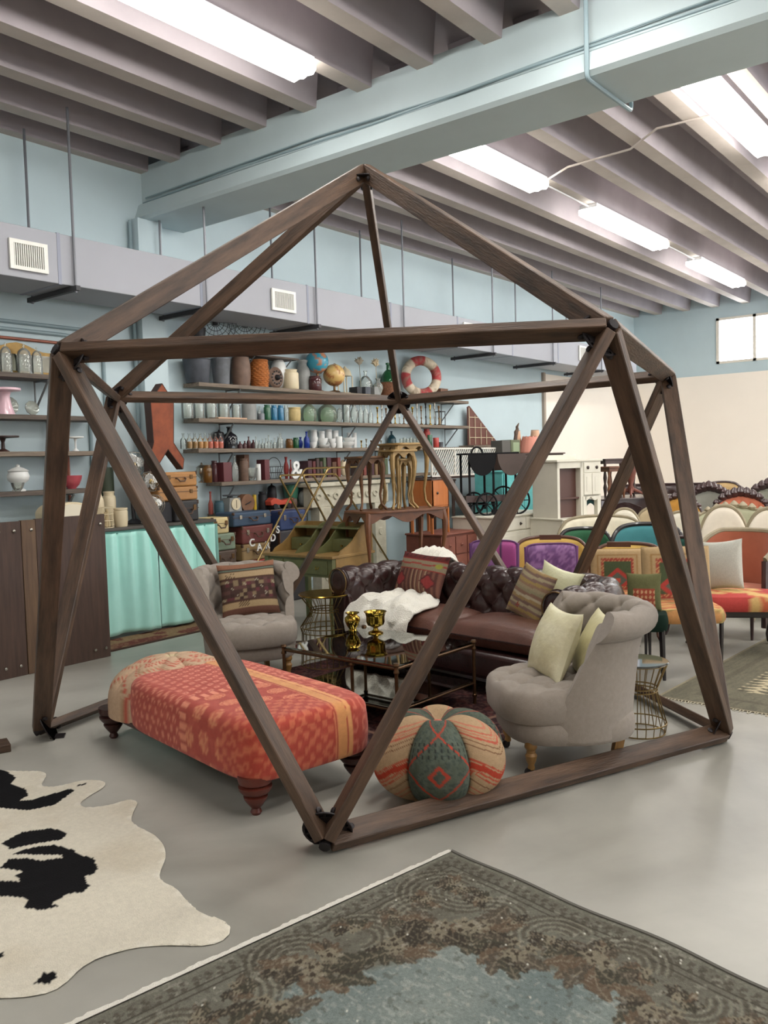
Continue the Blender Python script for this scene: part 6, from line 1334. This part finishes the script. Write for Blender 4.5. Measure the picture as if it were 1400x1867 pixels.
# stacked dark tables by the white sideboard
q0=D(1145,905,12.4); 
zt=D(1145,905,12.4).z
lowt=table('library_table','dark scalloped table carrying stacked turned-leg tables',(q0.x,q0.y,0),math.radians(-30),1.6,.9,zt,mat('dark_lacquer',(56,44,44),.3,coat=.3),legr=.04,apron=.12)
h=D(1125,836,12.4).z-zt
for i,(px,dd,ww,hh_,m,l) in enumerate(((1118,12.45,.62,h,dwal,'tall dark side table with turned legs stacked on the library table'),(1112,12.25,.34,h*.80,carved,'smaller brown stand beneath the tall dark side table'),(1150,12.55,.42,h*.9,redc,'reddish pedestal table at the end of the library table'))):
    p=D(px,905,dd)
    if i<2: 
        t=thing('side_table',l,'table',(p.x,p.y,zt),math.radians(-20),'stacked tables by the white sideboard'); ob('top',box(-ww/2,ww/2,-.16,.16,hh_-.02,hh_),m,t,bev=.004); ob('apron',box(-ww/2+.02,ww/2-.02,-.14,.14,hh_-.07,hh_-.02),m,t)
        for x in (-1,1):
            for y in (-1,1): ob('leg',lathe([(0,0),(.014,0),(.018,.05),(.028,hh_*.25),(.016,hh_*.36),(.026,hh_*.5),(.014,hh_*.7),(.02,hh_-.07),(0,hh_-.07)],10,loc=(x*(ww/2-.03),y*.12,0)),m,t)
    else:
        t=thing('pedestal_table',l,'table',(p.x,p.y,zt),0,'stacked tables by the white sideboard'); ob('top',lathe([(0,hh_-.02),(.22,hh_-.02),(.22,hh_),(0,hh_)],24),m,t); ob('pedestal',lathe([(0,.04),(.04,.04),(.05,.10),(.03,.16),(.07,.3),(.085,.38),(.04,.48),(.03,hh_-.02),(0,hh_-.02)],16),m,t)
        for k in range(4): ob('foot',tube([(0,0,.10),(.1*math.cos(k*pi/2+.4),.1*math.sin(k*pi/2+.4),.06),(.2*math.cos(k*pi/2+.4),.2*math.sin(k*pi/2+.4),.014)],[.03,.022,.014],6),m,t)
# ============================================================ settees and chairs
def uph(label_name,label,cat,loc,rz,w,h,fab,wood_,style='camel',seat=.42,d=.62,legh=.2,chan=0,arms=True,carv=False,group=None,tuftd=False,curve=.12,rail=.018,fabm=None,cols=None,seatfab=None,backlow=None):
    """upholstered settee or chair, front is local -Y. outline: top of the back as a function of u in [-1,1]"""
    t=thing(label_name,label,cat,loc,rz,group); fm=fabm or mat('velvet_%d_%d_%d'%fab,fab,.85,noise=(6,.12),sheen=.1,spec=.2,bump=(120,.1)); sf=seatfab or fm; wm=wood_
    b0=seat+.02 if backlow is None else backlow
    def top(u):
        if style=='camel': return h-.10*(h-seat)*abs(u)**2.2-.35*(h-seat)*abs(u)**8+.0
        if style=='oval': return b0+(h-b0)*math.sqrt(max(0,1-abs(u)**2.4))
        if style=='flat': return h-.03*abs(u)**6
        if style=='crest': return h-.22*(h-seat)*abs(u)**1.4-.3*(h-seat)*abs(u)**7
        return h
    def ctr(u): return (u*w/2, d/2-.05-curve*abs(u)**2.5)
    n=max(24,int(w*40)); m=18; P=np.zeros((n,m,3)); Q=np.zeros((n,m,3))
    for i in range(n):
        u=-1+2*i/(n-1); x,y=ctr(u); T=top(u)
        for j in range(m):
            v=j/(m-1); z=b0+(T-b0)*v; e=max(0,(1-abs(2*v-1)**5)*(1-abs(u)**8)); pf=.05*e**.5
            if chan: pf+=.018*(abs(math.cos(u*pi*chan/2+ (pi/2 if chan%2 else 0)))**.5-.6)*e
            if tuftd: pf+=.02*(float(tuft(u*w/2/.16,z/.2))-.7)*e
            P[i,j]=(x,y-pf,z); Q[i,j]=(x,y+.03,z)
    g=grid(P); g2=grid(Q); ob('back',J(g,(g2[0],[tuple(reversed(f)) for f in g2[1]])),fm,t,cols=(np.concatenate([cols(P[...,0]/w+.5,(P[...,2]-b0)/(h-b0)).reshape(-1,3)]*2) if cols else None))
    us=np.linspace(-1,1,40); 
    ob('back_frame',tube([(ctr(u)[0],ctr(u)[1]-.005,top(u)+.006) for u in us] ,[rail*(1.2 if carv and k%3==0 else 1) for k in range(40)],8),wm,t)
    if style=='oval': ob('back_frame',tube([(ctr(u)[0],ctr(u)[1]-.005,b0) for u in us],rail,8),wm,t)
    if carv:
        for k in range(9):
            u=-.8+1.6*k/8; s_=rail*(1.5+1.2*math.cos(u*1.8)); ob('carved_leaf',lathe([(0,-s_),(s_,-s_*.4),(s_*1.2,.2*s_),(s_*.5,s_),(0,s_*1.3)],7,loc=(ctr(u)[0],ctr(u)[1],top(u)+rail)),wm,t)
    # seat
    SP=dome_seat(w*.94,d*.92,seat-.10,seat,36,12,5,crown=.02); SP=xf(SP,(0,-.02,0))
    sc_=None
    if cols: A_=np.array(SP[0]); sc_=cols(A_[:,0]/w+.5,A_[:,1]/d+.5)
    ob('seat',SP,sf if not cols else fm,t,cols=sc_)
    ob('seat_rail',box(-w/2*.95,w/2*.95,-d/2+.02,d/2-.07,seat-.15,seat-.09),wm,t,bev=.01)
    for x in (-1,1):
        ob('front_leg',xf(cab_leg(seat-.12,.018,x,-1,.02,.02),(x*(w/2-.05),-d/2+.05,0)),wm,t); ob('rear_leg',tube([(x*(w/2-.08),d/2-.10,seat-.1),(x*(w/2-.08),d/2-.04,0)],[.02,.015],6),wm,t)
        ob('back_post',tube([(x*(w/2-.01),d/2-.05-curve,seat-.12),(x*w/2,d/2-.05-curve,top(1.0)+.01)],[.02,.018],6),wm,t)
        if arms:
            a=[(x*w/2,d/2-.05-curve,min(top(.95),seat+.24)),(x*(w/2+.01),.05,seat+.23),(x*(w/2+.01),-d/2+.14,seat+.20),(x*(w/2),-d/2+.10,seat+.12),(x*(w/2-.02),-d/2+.08,seat-.1)]
            ob('arm',tube(a,[.018,.02,.022,.018,.02],8),wm,t); ob('arm_pad',xf(lathe([(0,-.12),(.02,-.1),(.026,0),(.02,.1),(0,.12)],10),(x*w/2,-.02,seat+.245),(pi/2,0,0)),fm if not cols else sf,t)
    return t
walf=mat('dark_carved_walnut',(62,42,42),.35,noise=(10,.25),coat=.2); walm=mat('reddish_walnut_frame',(90,58,44),.4,noise=(10,.25),coat=.2); greyf=mat('limed_grey_frame',(150,138,112),.5,noise=(10,.2)); blkf=mat('black_lacquer_frame',(38,34,36),.3,coat=.4)
CAMF=lambda p: face(-p.x,-p.y)
def seatat(px,py,dist,h=None):
    """floor position whose point straight above at image row py gives the top height"""
    p=D(px,py,dist); return Vector((p.x,p.y,0)),p.z
def put(name,label,cat,px,topy,dist,w,fab,wood_,turn=0,**k):
    p,z=seatat(px,topy,dist); return uph(name,label,cat,(p.x,p.y,0),CAMF(p)+math.radians(turn),w,z,fab,wood_,**k)
def purple(u,v):
    n=fbm(u*22,v*18,4); c=np.zeros(u.shape+(3,))+np.array([112,70,122.]); c=mixc(c,(n>.50)*.9,(152,108,158)); return mixc(c,(fbm(u*40,v*34,7)>.6)*.5,(88,44,104))
pvel=mat('purple_brocade',(0,0,0),.7,attr=True,sheen=.2,bump=(300,.3))
put('purple_chair','purple brocade chair with a squared back right behind the leather sofa','chair',1010,996,7.5,.44,(1,1,1),mat('purple_piping',(112,70,122),.8),turn=8,style='flat',fabm=pvel,cols=purple,arms=False,d=.5,curve=.02,rail=.007)
def purple2(u,v): c=purple(u,v); c=mixc(c,(u>.55),(170,74,140)); return mixc(c,((u>.62)&(u<.68))|((v<.35)&(u>.62)),(48,44,70))
put('purple_chair','smaller magenta and purple chair partly hidden behind the crossing dome timbers','chair',893,990,7.9,.44,(1,1,1),mat('purple_piping',(112,70,122),.8),turn=-12,style='flat',fabm=pvel,cols=purple2,arms=False,d=.5,curve=.02,rail=.007)
put('settee','yellow buttoned settee with a brown frame behind the purple brocade chair','settee',1006,984,8.25,.72,(200,166,92),walm,turn=5,style='camel',tuftd=True,group='yellow velvet settees')
put('settee','yellow buttoned settee with a brown frame behind the kilim chairs','settee',1142,997,7.8,.64,(200,166,92),walm,turn=-5,style='camel',tuftd=True,group='yellow velvet settees')
for px,py,dd in ((1003,980,8.22),(1128,993,7.75)):
    p=D(px,py,dd)
    ob('wooden_tablet',box(-.10,.10,-.02,.02,-.02,.025),walm,None,loc=p,rot=(0,0,CAMF(p)),label='flat wooden crest block on top of the yellow settee '+('by the purple chair' if px<1100 else 'by the kilim chairs'),cat='crest')
put('settee','green velvet settee with a glossy black frame','settee',1070,968,9.05,.56,(52,98,70),blkf,turn=10,style='camel',chan=3,rail=.022)
put('settee','teal blue velvet settee with a glossy black frame','settee',1180,960,8.75,.70,(74,136,142),blkf,turn=0,style='camel',rail=.024)
put('settee','ivory channel-backed settee behind the green velvet one','settee',1098,944,9.78,.95,(226,218,196),greyf,turn=6,style='camel',chan=9)
put('oval_chair','oval-backed ivory chair behind the channel-backed settee','chair',1138,930,10.8,.42,(226,220,204),greyf,style='oval',arms=False,d=.5,curve=.03,backlow=.5)
put('cane_chair','cane-backed grey-framed chair beside the oval ivory chair','chair',1190,926,11.2,.42,(190,172,140),greyf,style='crest',arms=False,d=.5,curve=.03,backlow=.5)
put('oval_chair','oval-backed ivory chair between the two dome legs','chair',1240,936,10.2,.44,(226,220,204),greyf,style='oval',arms=False,d=.5,curve=.03,backlow=.5)
put('oval_settee','ivory oval-backed chair with a grey gilt frame beyond the coral tub chair','chair',1319,925,9.95,.52,(232,222,206),greyf,style='oval',arms=False,d=.55,curve=.03,backlow=.46,rail=.022)
put('oval_settee','ivory oval-backed chair cut by the picture edge','chair',1404,930,9.6,.52,(232,222,206),greyf,style='oval',arms=False,d=.55,curve=.03,backlow=.46,rail=.022)
put('carved_settee','pale green carved-crest settee behind the ivory oval chairs','settee',1338,926,11.1,1.0,(176,176,148),greyf,style='crest',carv=True,d=.6)
put('carved_settee','gold velvet carved settee seen between the dome legs','settee',1238,908,11.7,.6,(190,140,66),walf,style='crest',carv=True)
put('carved_settee','grey velvet settee with a dark carved crest','settee',1292,893,12.9,.66,(142,142,132),walf,style='crest',carv=True,rail=.028)
put('carved_settee','coral velvet settee with a dark carved crest rail','settee',1350,903,12.0,.74,(196,116,90),walf,style='crest',carv=True,chan=7,rail=.026)
put('carved_settee','grey-green velvet settee with a dark carved crest at the picture edge','settee',1412,886,13.0,.80,(140,142,128),walf,style='crest',carv=True,rail=.030)
put('tufted_chair','tan buttoned slipper chair far behind the carved settees','chair',1317,880,14.3,.62,(202,170,122),walf,style='camel',tuftd=True,arms=False)
p,z=seatat(1215,884,15.2)
uph('leather_settee','long dark quilted leather settee against the cream wall','settee',(p.x,p.y,0),CAMF(p),1.75,z,(84,66,72),walf,style='flat',tuftd=True,fabm=leather)
# coral tub chair and objects by it
p,z=seatat(1342,974,7.95)
tub=thing('tub_chair','coral velvet tub chair with a curved dark wooden back rail','chair',(p.x,p.y,0),CAMF(p)-math.radians(20)); tub.scale=(.82,.82,1); cor=mat('coral_velvet',(176,100,72),.75,noise=(6,.1),sheen=.3)
n=40;P=np.zeros((n,10,3)); Q=P.copy()
for i in range(n):
    a=math.radians(-25+230*i/(n-1)); hh_=z-.18*max(0,abs(i/(n-1)-.5)*2-.35)**1.3*2
    for j in range(10): v=j/9; r=.33+.02*v; P[i,j]=(r*math.cos(a),r*math.sin(a)*.95,.38+(hh_-.38)*v); Q[i,j]=((r+.05)*math.cos(a),(r+.05)*math.sin(a)*.95,.2+(hh_-.2)*v)
ob('inner_back',grid(P),cor,tub); ob('outer_back',grid(Q),walf,tub); ob('back_rail',tube([((.375)*math.cos(math.radians(-25+230*i/(n-1))),.375*.95*math.sin(math.radians(-25+230*i/(n-1))),P[i,9,2]+.01) for i in range(n)],.028,8),greyf,tub)
ob('seat',xf(dome_seat(.6,.56,.30,.42,30,10,3),(0,-.05,0)),cor,tub)
for x in (-1,1):
    for y in (-.24,.22): ob('leg',tube([(x*.24,y,.3),(x*.24,y,0)],[.022,.014],6),walf,tub)
    ob('arm_post',tube([(x*.33,-.15,.1),(x*.34,-.17,.5),(x*.34,-.16,P[0,9,2])],[.03,.028,.03],6),walf,tub)
# kilim covered dining chairs
def kcov(u,v):
    c=np.zeros(u.shape+(3,))+np.array([182,154,112.]); d=np.maximum(np.abs(u-.5)*1.5,np.abs(v-.45)*1.3)
    c=mixc(c,(d<.46),(160,66,54)); c=mixc(c,(d<.46)*(np.sin(u*90)*np.sin(v*90)>.3)*.8,(206,170,110)); c=mixc(c,(d<.38),(70,84,52)); c=mixc(c,(d<.38)*((np.abs(u-.5)+np.abs(v-.3))<.28),(178,62,52)); c=mixc(c,(d<.38)*((np.abs(u-.5)+np.abs(v-.3))<.18),(88,96,84)); c=mixc(c,(d<.38)*(np.hypot(u-.5,v-.3)<.06),(190,80,60))
    c=mixc(c,(d>.52)*(d<.56)*.7,(150,110,60)); return c
kmt=mat('kilim_cover',(0,0,0),.85,attr=True,noise=(60,.12),bump=(400,.4))
def kchair(label,px,topy,dist,turn,w=.48,hz=None):
    p,z=seatat(px,topy,dist); t=thing('kilim_chair',label,'chair',(p.x,p.y,0),CAMF(p)+math.radians(turn),'kilim-covered dining chairs')
    n=40; u=np.linspace(0,1,n)[:,None]+np.zeros((1,n)); v=np.linspace(0,1,n)[None,:]+np.zeros((n,1)); e=(1-np.abs(2*u-1)**8)*(1-np.abs(2*v-1)**8)
    F1=np.stack([(u-.5)*w,.20-.035*np.sqrt(e)+.06*v,.44+(z-.44)*v],-1); B1=np.stack([(u-.5)*w,.22+.02*np.sqrt(e)+.06*v,.44+(z-.44)*v],-1); g=grid(F1); g2=grid(B1); cc=kcov(u,v).reshape(-1,3)
    ob('back',J(g,(g2[0],[tuple(reversed(f)) for f in g2[1]])),kmt,t,cols=np.concatenate([cc,cc]))
    S=dome_seat(w,.48,.36,.46,48,14,6,crown=.015); A_=np.array(S[0]); cc=np.zeros((len(A_),3))+np.array([196,140,84.]); v_=A_[:,1]; cc=mixc(cc,(np.sin(v_*60)>.2)*.8,(180,74,58)); cc=mixc(cc,(np.sin(v_*60+1.4)>.8),(206,176,110)); cc=mixc(cc,(np.abs(np.sin(A_[:,0]*70))<.15)*.5,(110,110,60))
    ob('seat',S,kmt,t,cols=cc)
    for x in (-1,1):
        for y in (-.19,.19): ob('leg',tube([(x*(w/2-.04),y,.37),(x*(w/2-.045),y*1.05,0)],[.018,.011],6),blkf,t)
    ob('green_flap',box(-w/2-.005,-w/2+.08,-.05,.12,.462,.56),mat('green_folded_textile',(96,104,56),.9,noise=(30,.2)),t,bev=.02,label='folded green and red textile') if w>.5 else None
    return t
kchair('kilim-covered dining chair directly behind the leather sofa',1130,1007,7.05,6,w=.42)
kchair('kilim-covered dining chair with a striped seat between the two dome legs',1246,1003,6.62,14,w=.50)
def kblk(u,v): c=np.zeros(u.shape+(3,))+np.array([104,104,70.]); c=mixc(c,(np.abs(u-.5)<.32)&(v<.6),(164,80,62)); return mixc(c,(np.abs(u-.5)<.32)&(v<.6)&(np.hypot(((u*8)%1)-.5,((v*7)%1)-.5)<.3),(206,160,120))
pk=D(1174,1095,6.3)
pillow('pillow','green and red patterned kilim pillow leaning behind the leather sofa arm',.24,.27,.09,(pk.x,pk.y,.46),(math.radians(-8),0,CAMF(pk)),kblk,weave)
bx=thing('stool','dark green velvet stool behind the leather sofa arm','stool',(pk.x,pk.y,0),CAMF(pk)); ob('seat',dome_seat(.32,.30,.34,.455,30,10,4,crown=.005),mat('bottle_green_velvet',(24,40,32),.9,spec=.1),bx)
for x in (-1,1):
    for y in (-1,1): ob('leg',tube([(x*.12,y*.11,.35),(x*.13,y*.12,0)],[.018,.012],6),blkf,bx)
# patchwork bench with black cabriole legs
def pcov(u,v):
    c=np.zeros(u.shape+(3,))+np.array([206,170,108.]); q=u*.9+v*.7; c=mixc(c,(fbm(u*1.6,v*1.6,3)+u*.9>1.22),(168,54,54)); c=mixc(c,((q*3.1+.3*np.sin(v*5))%1<.22)*1.0,(190,96,62)); return mixc(c,(v<.25)*(u<.6),(184,64,58))
A1=G(1345,1112,.44); 
bn=thing('patchwork_bench','red and cream patchwork bench seat on black cabriole legs at the picture edge','bench',(7.02,2.03,0),math.radians(-62)); S=dome_seat(.72,.50,.34,.45,60,16,5,crown=.02); A_=np.array(S[0]); ob('seat',S,kmt,bn,cols=pcov(A_[:,0]/.72+.5,A_[:,1]/.5+.5))
ob('seat_rail',box(-.33,.33,-.22,.22,.29,.345),blkf,bn,bev=.01)
for x in (-1,1):
    for y in (-1,1): ob('leg',xf(cab_leg(.31,.02,x,y,.035,.035),(x*.29,y*.18,0)),blkf,bn)
pillow('pillow','pale grey linen pillow standing on the patchwork bench',.36,.40,.14,(7.06,2.13,.465),(math.radians(-10),math.radians(-8),CAMF(Vector((7.06,2.13,0)))+math.radians(-30)),flat((206,206,196)),weave)
pw=put('settee','off-white settee with a rumpled floral cushion at the picture edge','settee',1440,985,8.9,.8,(214,208,198),greyf,turn=10,style='camel',d=.7)
pl_=D(1245,985,8.05); uph('chair','dark green velvet armchair seen in slivers between the dome legs','chair',(pl_.x,pl_.y,0),CAMF(pl_),.36,pl_.z,(36,74,66),walf,style='camel')
# ============================================================ studded timber panel and timber block at the left
pdk=mat('dark_oiled_timber',(62,46,40),.6,noise=(3,.3),stretch=(12,12,.8),bump=(20,.2),col2=(82,62,52)); pdl=mat('lighter_oiled_timber',(84,64,50),.6,noise=(3,.3),stretch=(12,12,.8),bump=(20,.2),col2=(112,88,66))
t=thing('timber_screen','dark timber plank screen with steel bolts standing left of the aqua curtain','screen',(4.19,6.30,0),math.radians(180)); xs=[0,.62,.74,.98,1.4,1.9]
for i,(a,b) in enumerate(zip(xs,xs[1:])): ob('plank',box(a+.002,b-.002,-.02+.003*(i%2),.02+.003*(i%2),0,1.20-.004*(i%3)),pdl if i in(1,) else pdk,t,bev=.003,seg=1)
for a in (.05,.15,.55,.66,.80,.92,1.1,1.3,1.6):
    for z_ in (.08,1.12): ob('bolt',xf(lathe([(.014,0),(.012,.006),(0,.009)],8),(a,.024,z_),(-pi/2,0,0)),silv,t)
for x in (.3,1.5): ob('foot',box(x-.03,x+.03,-.18,-.025,0,.04),pdk,t)
e_=G(24,1372); ob('timber_block',box(-.75,0,0,.14,0,.045),wood,None,loc=(e_.x,e_.y+.02,0),rot=(0,0,math.radians(-20)),label='short flat timber offcut lying on the floor at the left edge',cat='timber',bev=.004)
# hidden-side support: turned brass drum behind the wire table
gp=D(640,1200,6.6)
